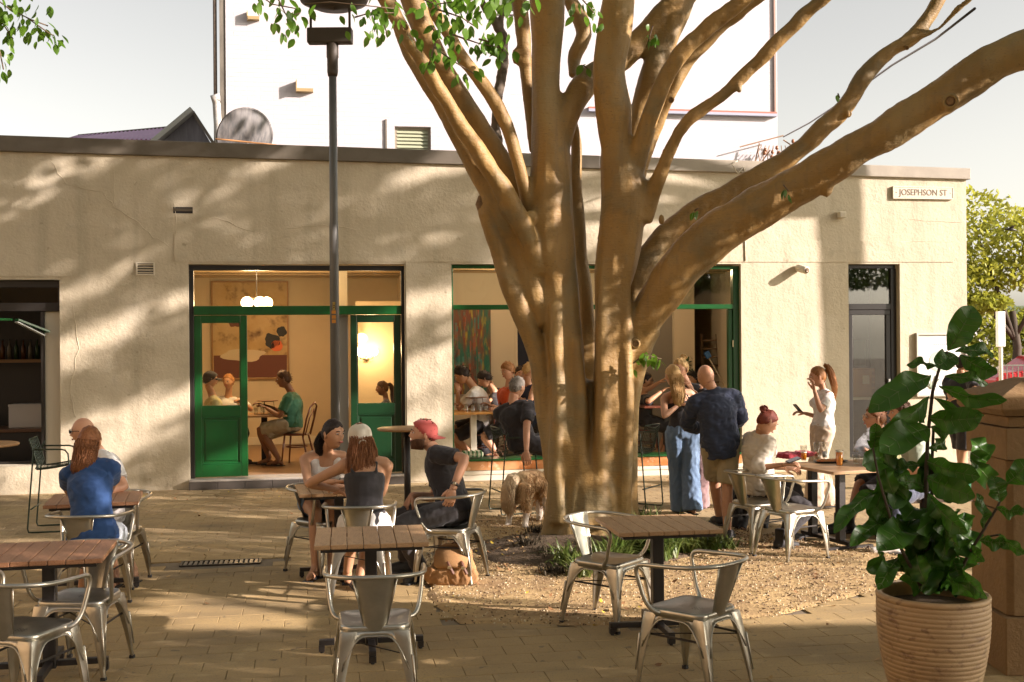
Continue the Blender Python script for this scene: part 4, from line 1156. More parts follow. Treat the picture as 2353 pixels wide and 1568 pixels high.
for L_ in limbs:
    pts = [P(x, y, Y) for x, y, w, Y in L_]
    rr = [w * .5 * Y / F for x, y, w, Y in L_]
    # resample smoothly (Catmull-Rom)
    PP, RR = [], []
    n = len(pts)
    for i in range(n - 1):
        p0, p1, p2, p3 = pts[max(0, i - 1)], pts[i], pts[i + 1], pts[min(n - 1, i + 2)]
        k = max(2, int((p2 - p1).length / .09))
        for j in range(k):
            t = j / k
            q = .5 * ((2 * p1) + (p2 - p0) * t + (2 * p0 - 5 * p1 + 4 * p2 - p3) * t * t + (3 * p1 - p0 - 3 * p2 + p3) * t ** 3)
            PP.append(q); RR.append(rr[i] + (rr[i + 1] - rr[i]) * t)
    PP.append(pts[-1]); RR.append(rr[-1])
    RR = [r * (1 + .07 * noise.noise(p * 3)) for r, p in zip(RR, PP)]
    mb.tube(PP, RR, 14, tip=.5)
# knots and burrs
for (x, y, Y, r) in ((1437, 792, 10.85, .06), (1446, 770, 10.85, .05), (1218, 500, 10.8, .05), (935, 66, 10.0, .03), (1190, 130, 11.3, .06), (1375, 1060, 10.85, .08), (1378, 1010, 10.87, .05), (1520, 505, 10.75, .04), (1948, 262, 11.3, .035),
                     (2182, 235, 9.8, .06), (2030, 300, 10, .05), (1700, 205, 10.3, .03), (1290, 560, 10.95, .07), (1478, 455, 10.8, .06), (1340, 900, 10.95, .05), (1900, 432, 10.3, .06), (1035, 255, 10.3, .03), (1270, 700, 10.95, .06), (1400, 860, 10.9, .06)):
    mb.ell(P(x, y, Y), (r, r, r * 1.5), 10, 8)
tree = thing('fig_tree', 'huge many stemmed fig tree with smooth tan bark spreading over the courtyard', 'tree', G(1350, 1255))
me = sculpt(mb, .021, 5, name='trunk')
nn = [v.normal.copy() for v in me.vertices]
for v, n_ in zip(me.vertices, nn):
    p = v.co
    a = noise.noise(V((p.x * 5, p.y * 5, p.z * 1.0))) * .020 + noise.noise(V((p.x * 16, p.y * 16, p.z * 3))) * .006
    a += noise.noise(V((p.x * 9, p.y * 9, p.z * .6))) * .022 * max(0, min(1, (3.4 - p.z) / 1.5))
    v.co += n_ * a
me.update()
trunk = place(me, 'trunk', M_bark, tree, world=True)
# sawn scars on the limbs
q_m = mat('scar_wood', (.12, .07, .035), .9, c2=(.3, .18, .08), sc=22)
def scar(x, y, Y, r, dx=0):
    c = P(x, y, Y); d = (CAM - c).normalized() + V((dx, 0, 0)); d.normalize()
    m_ = Matrix.Translation(c) @ d.to_track_quat('Z', 'Y').to_matrix().to_4x4()
    MB().lathe([(r * 1.25, -.05), (r * 1.2, .0), (r * .85, .012), (r * .7, -.004), (0, -.01)], 14, m=m_).build('scar', M_bark, trunk, True, world=True)
    MB().lathe([(r * .8, .0), (r * .4, .003), (0, -.002)], 12, m=m_).build('scar', q_m, trunk, True, world=True)
for a in ((2184, 233, 9.74, .055), (1948, 262, 11.31, .032), (932, 64, 9.96, .028), (1542, 230, 10.48, .025), (2084, 110, 11.3, .02), (1377, 1210, 10.62, .022), (1460, 790, 10.78, .04)):
    scar(*a)
q = MB(); q.tube([P(1106, 452, 10.8), P(1103, 470, 10.78), P(1108, 500, 10.8)], [.03, .045, .02], 8, tip=.5); q.build('dead_stub', q_m, trunk, True, world=True)
# slim grey stem rising behind the left limbs
q = MB()
def px(L_): return [P(x, y, Y) for x, y, w, Y in L_], [w * .5 * Y / F for x, y, w, Y in L_]
a, b = px([(1225, 500, 34, 11.2), (1185, 430, 28, 11.4), (1156, 385, 24, 11.6), (1148, 345, 24, 11.7), (1138, 290, 20, 11.8), (1141, 269, 22, 11.8), (1147, 202, 24, 11.8), (1158, 147, 21, 11.8), (1156, 84, 23, 11.8), (1143, 60, 22, 11.8), (1116, 21, 16, 11.8), (1090, -30, 12, 11.8)])
q.tube(a, b, 10, tip=.5)
a, b = px([(1150, 75, 14, 11.8), (1152, 40, 12, 11.8), (1166, 8, 12, 11.8), (1180, -30, 10, 11.8)])
q.tube(a, b, 8)
me = sculpt(q, .014, 2, .006, 8, name='branch'); o = place(me, 'branch', mat('grey_bark', (.16, .125, .085), .85, c2=(.08, .065, .05), sc=8, bump=.01, bs=30), tree, world=True)
o['label'] = 'slender dark grey stem behind the left limbs'

# leaves in view: each its own leaf -----------------------------------
M_leaf = mat('fig_leaf', (.08, .19, .015), .35, c2=(.13, .24, .025), sc=3, trans=.55, world=True)
def leafshape(l, w, fold=.15, curl=.12):
    m = MB(); n = 6
    for i in range(n + 1):
        t = i / n; ww = w * .5 * (sin(pi * min(1, t * 1.02)) ** .75) * (1.15 - .4 * t) if 0 < t < 1 else 0
        z = -curl * l * t * t
        m.v += [V((-ww, t * l, z + fold * ww)), V((0, t * l, z)), V((ww, t * l, z + fold * ww))]
    for i in range(n):
        a = i * 3
        m.f += [(a, a + 1, a + 4, a + 3), (a + 1, a + 2, a + 5, a + 4)]
    return m
lm = [leafshape(.105, .062).mesh('leaf', True), leafshape(.085, .05, .2, .25).mesh('leaf', True)]
for m_ in lm: m_.materials.append(M_leaf)
rs = random.Random(12)
leafn = [0]
twigs = MB()
def spray(path, Y, n, spread, size=1.0):
    """leaves hanging along a twig drawn through picture points"""
    pts = [P(x, y, Y) for x, y in path]
    MB().tube(pts, [.008] + [.005] * (len(pts) - 1), 5).build('twig', mat('twig_bark', (.12, .08, .045), .8), tree, True, world=True)
    for i in range(n):
        t = rs.random() ** .8 * (len(pts) - 1); k = min(int(t), len(pts) - 2)
        c = pts[k].lerp(pts[k + 1], t - k)
        d = V((rs.gauss(0, 1), rs.gauss(0, 1), rs.gauss(-.2, .8))) * spread * .5
        c2_ = c + d
        R = Euler((rs.uniform(-1.9, -.5), rs.uniform(-.5, .5), rs.uniform(-1.6, 1.6)), 'XYZ').to_matrix().to_4x4()
        s_ = rs.uniform(.75, 1.15) * size
        if leafn[0] < 298:
            o = link(bpy.data.objects.new('leaf', lm[i % 2])); o.parent = tree
            o.matrix_parent_inverse = wmat(tree).inverted()
            o.matrix_basis = Matrix.Translation(c2_) @ R @ Matrix.Scale(s_, 4); leafn[0] += 1
        for _k in range(1 if n > 40 else 0):
            c3_ = c + V((rs.gauss(0, 1), rs.gauss(0, 1), rs.gauss(-.2, .8))) * spread * .6
            R = Euler((rs.uniform(-1.9, -.5), rs.uniform(-.5, .5), rs.uniform(-1.6, 1.6)), 'XYZ').to_matrix().to_4x4(); mm = Matrix.Translation(c3_) @ R @ Matrix.Scale(s_, 4)
            extra.add([mm @ v.co for v in lm[0].vertices], [tuple(p.vertices) for p in lm[0].polygons])
extra = MB()
sprays = [
 ([(585, -20), (625, 10), (680, 20)], 9.0, 22, .22), ([(640, 0), (660, 40), (690, 30)], 9.0, 16, .16), ([(700, 10), (760, 5), (830, 12), (905, 20)], 9.2, 8, .10),
 ([(815, 40), (850, 30), (905, 30)], 9.4, 26, .2), ([(870, 20), (890, 80)], 9.4, 12, .1),
 ([(950, -10), (1000, 10), (1080, 0), (1150, -10)], 8.2, 60, .28), ([(1000, 20), (1060, 40), (1090, 60)], 8.2, 18, .18), ([(990, 60), (1000, 75)], 8.2, 5, .06),
 ([(1040, 80), (1100, 100), (1150, 110)], 8.0, 18, .13), ([(1000, 110), (1040, 140), (1090, 170)], 8.0, 16, .12), ([(1100, 90), (1140, 100), (1158, 120)], 8.0, 12, .1),
 ([(1000, 100), (985, 150)], 8.0, 5, .06), ([(1330, -10), (1365, 30)], 10.2, 18, .14), ([(1340, 150), (1350, 158)], 10.8, 3, .05), ([(1500, 60), (1485, 110)], 11.2, 10, .08),
 ([(1596, 484), (1605, 478)], 11.0, 3, .04), ([(1800, 425), (1812, 440)], 10.1, 4, .04), ([(1455, 835), (1480, 815), (1520, 825)], 10.6, 16, .08),
 ([(1925, 215), (1930, 225)], 11, 1, .01),
]
for s_ in sprays: spray(*s_)
tag(extra.build('foliage', M_leaf, tree, True, fix=False, world=True), kind='stuff')
# second tree's sprays at the far left
t2 = thing('overhanging_branch', 'leafy branch tips hanging into the sky at the top left corner', 'branch', P(-80, -60, 8.0))
tw = MB(); k0 = 0
for path, n, sp in (([(-60, -40), (20, 20), (70, 45), (110, 60)], 50, .16), ([(-40, -10), (10, 60), (30, 90)], 30, .13), ([(-30, 40), (0, 120), (8, 160)], 18, .08), ([(60, 40), (110, 75), (122, 82)], 14, .07), ([(-90, -60), (40, -10)], 40, .2)):
    pts = [P(x, y, 8.0) for x, y in path]
    MB().tube(pts, .005, 5).build('twig', mat('twig_bark', (.12, .08, .045)), t2, True, world=True)
    for i in range(n):
        t = rs.random() * (len(pts) - 1); k = min(int(t), len(pts) - 2)
        c2_ = pts[k].lerp(pts[k + 1], t - k) + V((rs.gauss(0, 1), rs.gauss(0, 1), rs.gauss(-.2, .8))) * sp * .5
        R = Euler((rs.uniform(-1.9, -.5), rs.uniform(-.5, .5), rs.uniform(-1.6, 1.6)), 'XYZ').to_matrix().to_4x4()
        o = link(bpy.data.objects.new('leaf', lm[i % 2])); o.parent = t2; o.matrix_parent_inverse = wmat(t2).inverted()
        o.matrix_basis = Matrix.Translation(c2_) @ R @ Matrix.Scale(rs.uniform(.6, .95), 4)

# ------------------------------------------------------------------ mound and strap leaved plants at the foot
tc_ = G(1350, 1255)
mb = MB(); NR, NA = 14, 60
mc = G(1345, 1265)
for i in range(NR + 1):
    for j in range(NA):
        a = 2 * pi * j / NA; r = 1.0 * i / NR * (1 + .15 * noise.noise(V((cos(a) * 2, sin(a) * 2, 3))))
        p = mc + V((cos(a) * r * 1.12, sin(a) * r * .95, 0))
        h = .13 * (1 - (i / NR) ** 2) + .03 * noise.noise(p * 6) * (1 - i / NR) + .012 * noise.noise(p * 25)
        p.z = h + .008 - (.03 if i == NR else 0); mb.v.append(p)
for i in range(NR):
    for j in range(NA):
        a = i * NA + j; b = i * NA + (j + 1) % NA
        mb.f.append((a, a + NA, b + NA, b))
tag(mb.build('mulch_mound', M_mulch, smooth=True), kind='structure')
def moundz(p):
    r = sqrt(((p.x - mc.x) / 1.12) ** 2 + ((p.y - mc.y) / .95) ** 2)
    return max(.01, .13 * (1 - r * r))
M_grs = mat('strap_leaf', (.07, .13, .02), .4, c2=(.16, .19, .05), sc=6, trans=.3, world=True, amt=.3)
M_grd = mat('dark_tuft', (.035, .028, .015), .8, c2=(.09, .065, .03), sc=8, world=True)
def tuft(c, n, l, m, label, lean=1.0, wd=.007, name='grass_tuft'):
    q = MB()
    for _ in range(n):
        a = rs.random() * 6.283; sp = rs.uniform(.3, 1.0) * lean; L_ = l * rs.uniform(.6, 1.1)
        d = V((cos(a), sin(a), 0)); sd_ = V((-d.y, d.x, 0)) * wd
        p0 = V((rs.gauss(0, .06), rs.gauss(0, .06), -.01)); pts = []
        for k in range(6):
            t = k / 5
            pts.append(p0 + d * (sp * L_ * (.35 * t + .5 * t * t)) + V((0, 0, L_ * (t * .9 - .72 * sp * t * t))))
        k0 = len(q.v)
        for k, p in enumerate(pts):
            w_ = 1 - (k / 5) ** 2 * .9
            q.v += [p - sd_ * w_, p + sd_ * w_]
        for k in range(5): q.f.append((k0 + 2 * k, k0 + 2 * k + 1, k0 + 2 * k + 3, k0 + 2 * k + 2))
    o = q.build(name, m, fix=False)
    o.location = c
    return tag(o, label, 'plant', 'strap leaved plants around the tree foot')
tufts = [((1520, 1290), 90, .34, 0, 'dense strap leaved clump right behind the right table leg'), ((1468, 1285), 80, .32, 0, 'strap leaved clump just left of the right table column'), ((1570, 1275), 90, .30, 0, 'sunny strap leaved clump right of the table column'),
         ((1620, 1265), 70, .22, 0, 'short bright grass clump beside the black shoe'), ((1420, 1300), 60, .26, 0, 'strap leaved clump behind the left chair seat'), ((1388, 1310), 50, .24, 0, 'leafy clump between the left chair and the trunk'),
         ((1300, 1305), 40, .2, 0, 'small leafy clump in front of the trunk'), ((1340, 1325), 36, .2, 0, 'sparse clump under the left chair back'), ((1660, 1262), 70, .13, 0, 'low bright grass patch in front of the walking shoe'),
         ((1255, 1290), 60, .16, 1, 'dark dry tuft left of the trunk'), ((1215, 1275), 70, .18, 1, 'dark brown tuft at the left edge of the mound'), ((1275, 1320), 70, .16, 1, 'dark dry tuft at the front of the mound'), ((1235, 1240), 50, .2, 1, 'dark tuft behind the left root'),
         ((1490, 1225), 30, .3, 0, 'thin stalks rising behind the right side of the trunk')]
for (xy, n, l, k, lab) in tufts:
    c = G(*xy); c.z = moundz(c)
    tuft(c, int(n * 1.7), l * (1.75 if k == 0 else 1.0), (M_grs, M_grd)[k], lab, .95, .011 if k == 0 else .006)
# fallen leaves
lit = [mat('litter_yellow', (.55, .40, .05), .6), mat('litter_brown', (.22, .11, .04), .7), mat('litter_tan', (.42, .28, .12), .7)]
for k, m_ in enumerate(lit):
    q = MB()
    for _ in range((60, 700, 480)[k]):
        if rs.random() < .8:
            a = rs.random() * 6.283; r = gedge(a) * rs.random() ** .4 * 1.05; p = gc + V((cos(a) * r, sin(a) * r, 0))
            if rs.random() < .55: p = mc + V((cos(a) * 1.25, sin(a) * 1.1, 0)) * rs.uniform(.5, 1.15)
            p.z = max(.026, moundz(p) + .012)
        else:
            p = G(rs.uniform(0, 2353), 1110 + 450 * rs.random() ** 1.8); p.z = .006
            if rs.random() < .5: p = fw(rs.uniform(-1, 8), rs.uniform(-1.1, -.15), .006)
        s_ = rs.uniform(.012, .032)
        R = Euler((rs.uniform(-.5, .5), rs.uniform(-.5, .5), rs.random() * 6.3)).to_matrix()
        q.add([p + R @ V(w_) * s_ for w_ in ((0, -1, .1), (.5, -.2, 0), (.35, .5, .1), (0, 1, .25), (-.4, .4, .1), (-.5, -.2, 0))], [(0, 1, 2, 3, 4, 5)])
    tag(q.build('fallen_leaves', m_, fix=False), 'dry fallen leaves strewn over gravel and paving', 'fallen leaves', kind='stuff')
# ------------------------------------------------------------------ furniture
def zincmat():
    m = mat('galvanised_steel', (.52, .49, .41), .32, .92, c2=(.36, .34, .28), sc=7, bump=.0006, bs=26, c3=(.34, .31, .26), sc3=3.0, amt=.5, rvar=.1)
    return m
M_zinc = zincmat()
M_rub = mat('black_rubber', (.02, .02, .02), .7)
M_blk = mat('black_powder_coat', (.028, .024, .022), .42, .2, bump=.0005, bs=60)
def rrect(hw, hd, r, n=4, front=None):
    pts = []
    for cx, cy, a0 in ((hw - r, hd - r, 0), (-hw + r, hd - r, pi / 2), (-hw + r, -hd + r, pi), (hw - r, -hd + r, 1.5 * pi)):
        for i in range(n + 1):
            a = a0 + pi / 2 * i / n
            x, y = cx + r * cos(a), cy + r * sin(a)
            if front: x *= 1 + front * (y / hd)
            pts.append((x, y))
    return pts
def make_chair():
    t = thing('metal_armchair', 'proto', 'chair')
    sh = .455
    R = []
    for (k, z, g) in ((1.0, sh - .045, 0), (1.005, sh - .012, 0), (.975, sh, 0), (.93, sh - .004, 0), (.60, sh - .016, 0), (.2, sh - .018, 0)):
        R.append([V((x * k, y * k, z)) for x, y in rrect(.195, .19, .07, 5, .07)])
    m = MB().rings(R, cap=False)
    n = len(R[0]); ci = len(m.v); m.v.append(V((0, 0, sh - .018)))
    for i in range(n): m.f.append((len(R) * n - n + i, len(R) * n - n + (i + 1) % n, ci))
    seat = m.build('seat', M_zinc, t, True)
    s_ = seat.modifiers.new('s', 'SOLIDIFY'); s_.thickness = .003
    q = MB()
    for i in range(3):
        for j in range(3): q.lathe([(.004, sh - .0155), (0, sh - .0154)], 6, c=((i - 1) * .02, (j - 1) * .02 - .03, 0))
    q.build('seat_holes', M_rub, seat)
    tops = {(1, 1): V((.172, .165, sh - .03)), (-1, 1): V((-.172, .165, sh - .03)), (1, -1): V((.152, -.165, sh - .03)), (-1, -1): V((-.152, -.165, sh - .03))}
    bots = {(1, 1): V((.232, .222, 0)), (-1, 1): V((-.232, .222, 0)), (1, -1): V((.205, -.262, 0)), (-1, -1): V((-.205, -.262, 0))}
    for k, a in tops.items():
        b = bots[k]; m = MB(); R = []
        ox, oy = k
        for tt, w_ in ((0, .085), (.12, .078), (.35, .058), (.6, .043), (.80, .031), (.86, .024), (1.0, .022)):
            c = a.lerp(b, tt) + V((ox, oy, 0)) * (.018 * sin(pi * min(1, tt * 1.1)) * .4)
            e = .3
            prof = [(0, 0), (-w_ * e, .004), (-w_, .0), (-w_, -.008), (-w_ * .5, -w_ * .30), (-w_ * .30, -w_ * .5), (-.008, -w_), (0, -w_), (.004, -w_ * e)]
            prof = [(x + w_ * .35, y + w_ * .35) for x, y in prof]
            R.append([c + V((ox * x, oy * y, 0)) for x, y in prof])
        m.rings(R, True)
        lg = m.build('leg', M_zinc, t, True)
        bv = lg.modifiers.new('b', 'BEVEL'); bv.width = .003; bv.segments = 2; bv.limit_method = 'ANGLE'
        c = b + V((0, 0, .011)); MB().cbox(c + V((-ox * .003, -oy * .003, -.002)), (.03, .03, .022)).build('rubber_foot', M_rub, lg, bevel=.003)
        # pressed groove
        g = MB(); g.tube([a.lerp(b, .3) + V((ox * .031, oy * .031, 0)), a.lerp(b, .78) + V((ox * .02, oy * .02, 0))], [.007, .004], 6, tip=1); g.build('pressed_rib', M_zinc, lg, True)
    # arched aprons
    for (ka, kb) in (((-1, 1), (1, 1)), ((-1, -1), (1, -1)), ((-1, -1), (-1, 1)), ((1, -1), (1, 1))):
        a, b = tops[ka].copy(), tops[kb].copy(); a2, b2 = bots[ka], bots[kb]
        off = V(((ka[0] + kb[0]) * .5 * .026, (ka[1] + kb[1]) * .5 * .026, 0))
        n = 14; m = MB()
        for layer in (0, -.0035):
            dn = off.normalized() * layer
            for i in range(n + 1):
                s_ = i / n; x = abs(2 * s_ - 1)
                drop = .026 + .17 * (max(0, x - .25) / .75) ** 3.0
                tt = drop / (sh - .03)
                top = a.lerp(b, s_) + off * 1.0 + V((0, 0, .0))
                A = a.lerp(a2, tt); B = b.lerp(b2, tt)
                low = A.lerp(B, s_) + off * (1 + .35 * tt)
                m.v += [top + dn, low + dn]
        N2 = 2 * (n + 1)
        for i in range(n):
            k = 2 * i
            m.f += [(k, k + 1, k + 3, k + 2), (N2 + k + 2, N2 + k + 3, N2 + k + 1, N2 + k), (k + 1, N2 + k + 1, N2 + k + 3, k + 3), (k, k + 2, N2 + k + 2, N2 + k)]
        m.build('apron', M_zinc, t, True)
        e_ = MB(); pts = []
        for i in range(n + 1):
            s_ = i / n; x = abs(2 * s_ - 1); drop = .026 + .17 * (max(0, x - .25) / .75) ** 3.0; tt = drop / (sh - .03)
            pts.append(a.lerp(a2, tt).lerp(b.lerp(b2, tt), s_) + off * (1 + .35 * tt))
        e_.tube(pts, .0045, 6); e_.build('rolled_edge', M_zinc, t, True)
    # back panel
    m = MB(); n = 6
    for layer in (0, .004):
        for i in range(n + 1):
            tt = i / n; w_ = .058 + .062 * tt; z = sh - .03 + (.735 - sh + .03) * tt; y = -.178 - .085 * tt
            for s_ in (-1, -.5, 0, .5, 1):
                m.v.append(V((w_ * s_, y + layer - .018 * (1 - s_ * s_) * (1 - .3 * tt) + .004 * s_ * s_, z)))
    for L_ in (0, 1):
        k = L_ * 5 * (n + 1)
        for i in range(n):
            for j in range(4):
                a = k + i * 5 + j; f_ = (a, a + 1, a + 6, a + 5); m.f.append(f_ if L_ else f_[::-1])
    k = 5 * (n + 1)
    for i in range(n):
        for j in (0, 4):
            a = i * 5 + j; m.f.append((a, a + 5, a + k + 5, a + k))
    m.build('back_panel', M_zinc, t, True)
    q = MB()
    for s_ in (-1, 1):
        q.tube([V((s_ * .058, -.176, sh - .01)), V((s_ * .12, -.261, .73))], .005, 6)
    q.build('panel_edge', M_zinc, t, True)
    # rail
    half = [V((0, -.285, .73)), V((.09, -.28, .73)), V((.18, -.245, .728)), V((.245, -.175, .723)), V((.27, -.08, .717)), V((.275, .05, .71)), V((.275, .15, .705)), V((.274, .185, .69)), V((.270, .195, .655)),
            V((.262, .175, .58)), V((.25, .15, .50)), V((.235, .12, .455)), V((.212, .095, .435)), V((.19, .085, .432))]
    pts = [V((-p.x, p.y, p.z)) for p in half[::-1]] + half[1:]
    PP = []
    for i in range(len(pts) - 1):
        p0, p1, p2, p3 = pts[max(0, i - 1)], pts[i], pts[i + 1], pts[min(len(pts) - 1, i + 2)]
        for j in range(3):
            tt = j / 3
            PP.append(.5 * ((2 * p1) + (p2 - p0) * tt + (2 * p0 - 5 * p1 + 4 * p2 - p3) * tt * tt + (3 * p1 - p0 - 3 * p2 + p3) * tt ** 3))
    PP.append(pts[-1])
    MB().tube(PP, .0125, 10).build('arm_rail', M_zinc, t, True)
    for y0, y1, s_ in ((.18, -.2, -1), (.18, -.2, 1)):
        MB().bar((s_ * .19, y0, .30), (s_ * .172, y1, .30), .006, .012).build('brace', M_blk, t)
    MB().bar((-.19, .19, .295), (.17, -.2, .295), .006, .006).build('cross_wire', M_blk, t)
    return t
chair = make_chair()
first = [True]
def place_chair(px_, py_, yaw, label, s=1.0, ground=None):
    c = G(px_, py_, .45)
    t = chair if first[0] else copy_tree(chair); first[0] = False
    t.location = (c.x, c.y, 0); t.rotation_euler = (0, 0, radians(yaw)); t.scale = (s, s, s)
    t['label'] = label; t['group'] = 'galvanised metal armchairs around the cafe tables'
    return t
chairs = [
 (862, 1420, 7, 'empty metal armchair in the centre foreground seen from behind'),
 (1592, 1392, 46, 'empty metal armchair front right of the right slatted table, back to us'),
 (1398, 1283, -128, 'empty metal armchair left of the right slatted table, turned towards us'),
 (56, 1440, -12, 'metal armchair cropped by the bottom left corner'),
 (188, 1368, 176, 'metal armchair tucked behind the bottom left slatted table'),
 (205, 1262, 2, 'metal armchair carrying the woman in the blue tee'),
 (262, 1216, 178, 'metal armchair across the rear left table under the man in white'),
 (742, 1192, -128, 'metal armchair under the woman in the white tank top'),
 (826, 1238, 4, 'metal armchair under the woman with the cap, back to us'),
 (1034, 1208, 72, 'metal armchair under the bearded man, arm rail gripped by his hand'),
 (1742, 1152, -62, 'metal armchair under the woman in the cream blouse'),
 (1818, 1166, -58, 'empty metal armchair at the near corner of the long table'),
]
for c in chairs: place_chair(*c)

M_slat = mat('composite_slat', (.43, .27, .135), .6, c2=(.35, .21, .10), sc=9, c3=(.16, .1, .06), sc3=30, stretch=(8, 1, 8), bump=.0008, bs=30)
M_slatr = mat('reddish_slat', (.37, .19, .10), .45, c2=(.28, .135, .065), sc=9, c3=(.16, .07, .03), sc3=25, stretch=(8, 1, 8), bump=.0008, bs=30)
def make_table(m_, W_=.70, D_=.68, n=7, label='', arm=.33, grp='slatted cafe tables'):
    t = thing('slatted_table', label, 'table', group=grp)
    sw_ = W_ / n
    me_ = MB().box(-sw_ / 2 + .0022, sw_ / 2 - .0022, -D_ / 2, D_ / 2, .712, .74).mesh('slat'); me_.materials.append(m_)
    for i in range(n):
        o = link(bpy.data.objects.new('slat', me_)); o.parent = t; o.location = (-W_ / 2 + sw_ * (i + .5), 0, rs.uniform(-.0008, .0008))
        b = o.modifiers.new('b', 'BEVEL'); b.width = .003; b.segments = 1
    q = MB()
    for s_ in (-1, 1):
        q.box(-W_ / 2 + .04, W_ / 2 - .04, s_ * (D_ / 2 - .06) - .02, s_ * (D_ / 2 - .06) + .02, .687, .711)
        q.box(s_ * (W_ / 2 - .06) - .02, s_ * (W_ / 2 - .06) + .02, -D_ / 2 + .085, D_ / 2 - .085, .687, .711)
    q.build('under_frame', M_blk, t)
    MB().box(-.15, .15, -.15, .15, .677, .686).build('mounting_plate', M_blk, t)
    MB().box(-.038, .038, -.038, .038, .04, .676).build('column', M_blk, t, bevel=.006)
    for k in range(4):
        a = k * pi / 2 + pi / 4 * 0
        rm = Matrix.Rotation(a, 4, 'Z')
        q = MB(); q.box(.04, arm, -.022, .022, .05, .085, rm); 
        ar = q.build('base_arm', M_blk, t, bevel=.004)
        MB().box(arm - .035, arm + .002, -.0225, .0225, .012, .0495, rm).build('foot', M_blk, ar)
        MB().lathe([(.012, 0), (.012, .012)], 8, c=rm @ V((arm - .018, 0, 0))).build('foot_glide', M_rub, ar)
    return t
T1 = make_table(M_slat, label='slatted brown table in the centre foreground')
def put(t, c, yaw): t.location = (c.x, c.y, 0); t.rotation_euler = (0, 0, yaw)
def byFLFR(t, fl, fr, D_=.68):
    a, b = G(*fl, .74), G(*fr, .74); e = (b - a).normalized(); n_ = V((-e.y, e.x, 0))
    put(t, (a + b) / 2 + n_ * D_ / 2, atan2(e.y, e.x))
byFLFR(T1, (720, 1255), (987, 1246))
T2 = copy_tree(T1); T2['label'] = 'slatted brown table at the right with a metal chair on either side'
byFLFR(T2, (1428, 1225), (1657, 1217))
def byFRBR(t, fr, br, W_=.70, sgn=-1):
    a, b = G(*fr, .74), G(*br, .74); e = (b - a).normalized(); n_ = V((e.y, -e.x, 0))
    put(t, (a + b) / 2 + n_ * sgn * W_ / 2, atan2(e.y, e.x) - pi / 2)
T3 = make_table(M_slatr, label='reddish slatted table at the bottom left')
byFRBR(T3, (234, 1285), (274, 1236))
T4 = copy_tree(T3); T4['label'] = 'slatted table the woman in blue leans on'
byFRBR(T4, (325, 1155), (337, 1125), .75)
T5 = copy_tree(T1); T5['label'] = 'slatted table between the woman in white tank top and the one in black'
byFRBR(T5, (699, 1138), (687, 1112), .62, 1)
# long table
A = G(1803, 1064, .74); B = G(1915, 1085, .74); C_ = G(2057, 1077, .74)
e = (C_ - B).normalized(); n_ = V((-e.y, e.x, 0)); dep = (A - B).dot(n_)
lt = thing('long_table', 'long plywood topped table on black pedestals beside the fig pot', 'table', B + n_ * dep / 2 - V((0, 0, .74)), atan2(e.y, e.x))
M_ply = mat('plywood_top', (.42, .25, .12), .45, c2=(.33, .19, .085), sc=5, stretch=(1, 10, 4), bump=.0004, bs=40)
MB().box(0, 1.45, -dep / 2, dep / 2, .712, .74).build('table_top', M_ply, lt, bevel=.003)
for x_ in (.22, 1.2):
    for y_ in (-.22, .22):
        cl = MB().box(x_ - .035, x_ + .035, y_ - .035, y_ + .035, .05, .690).build('column', M_blk, lt, bevel=.004)
    MB().box(x_ - .05, x_ + .05, -.3, .3, .691, .711).build('mounting_plate', M_blk, lt)
    MB().box(x_ - .032, x_ + .032, -.38, .38, .035, .07).build('base_bar', M_blk, lt, bevel=.004)
    for y_ in (-.36, .36): MB().box(x_ - .25, x_ + .25, y_ - .02, y_ + .02, .0, .034).build('foot', M_blk, lt)
# round bar tables
def roundtop(c, label, r=.32):
    t = thing('bar_table', label, 'table', c, 0, 'round topped bar tables')
    MB().lathe([(r - .01, 1.025), (r, 1.032), (r, 1.045), (r - .008, 1.05)], 40).build('table_top', M_wood, t, True)
    MB().lathe([(.035, .02), (.035, 1.015)], 14).build('column', M_blk, t, True)
    MB().lathe([(.09, 1.012), (.09, 1.024)], 14).build('mounting_plate', M_blk, t)
    MB().lathe([(.24, 0), (.24, .012), (.05, .03)], 30).build('base_disc', M_blk, t, True)
roundtop(G(937, 1208), 'round wooden bar table on a black column behind the bearded man')
c_ = P(-40, 1018, 10.6); c_.z = 0
roundtop(c_, 'round wooden bar table cut by the left edge')
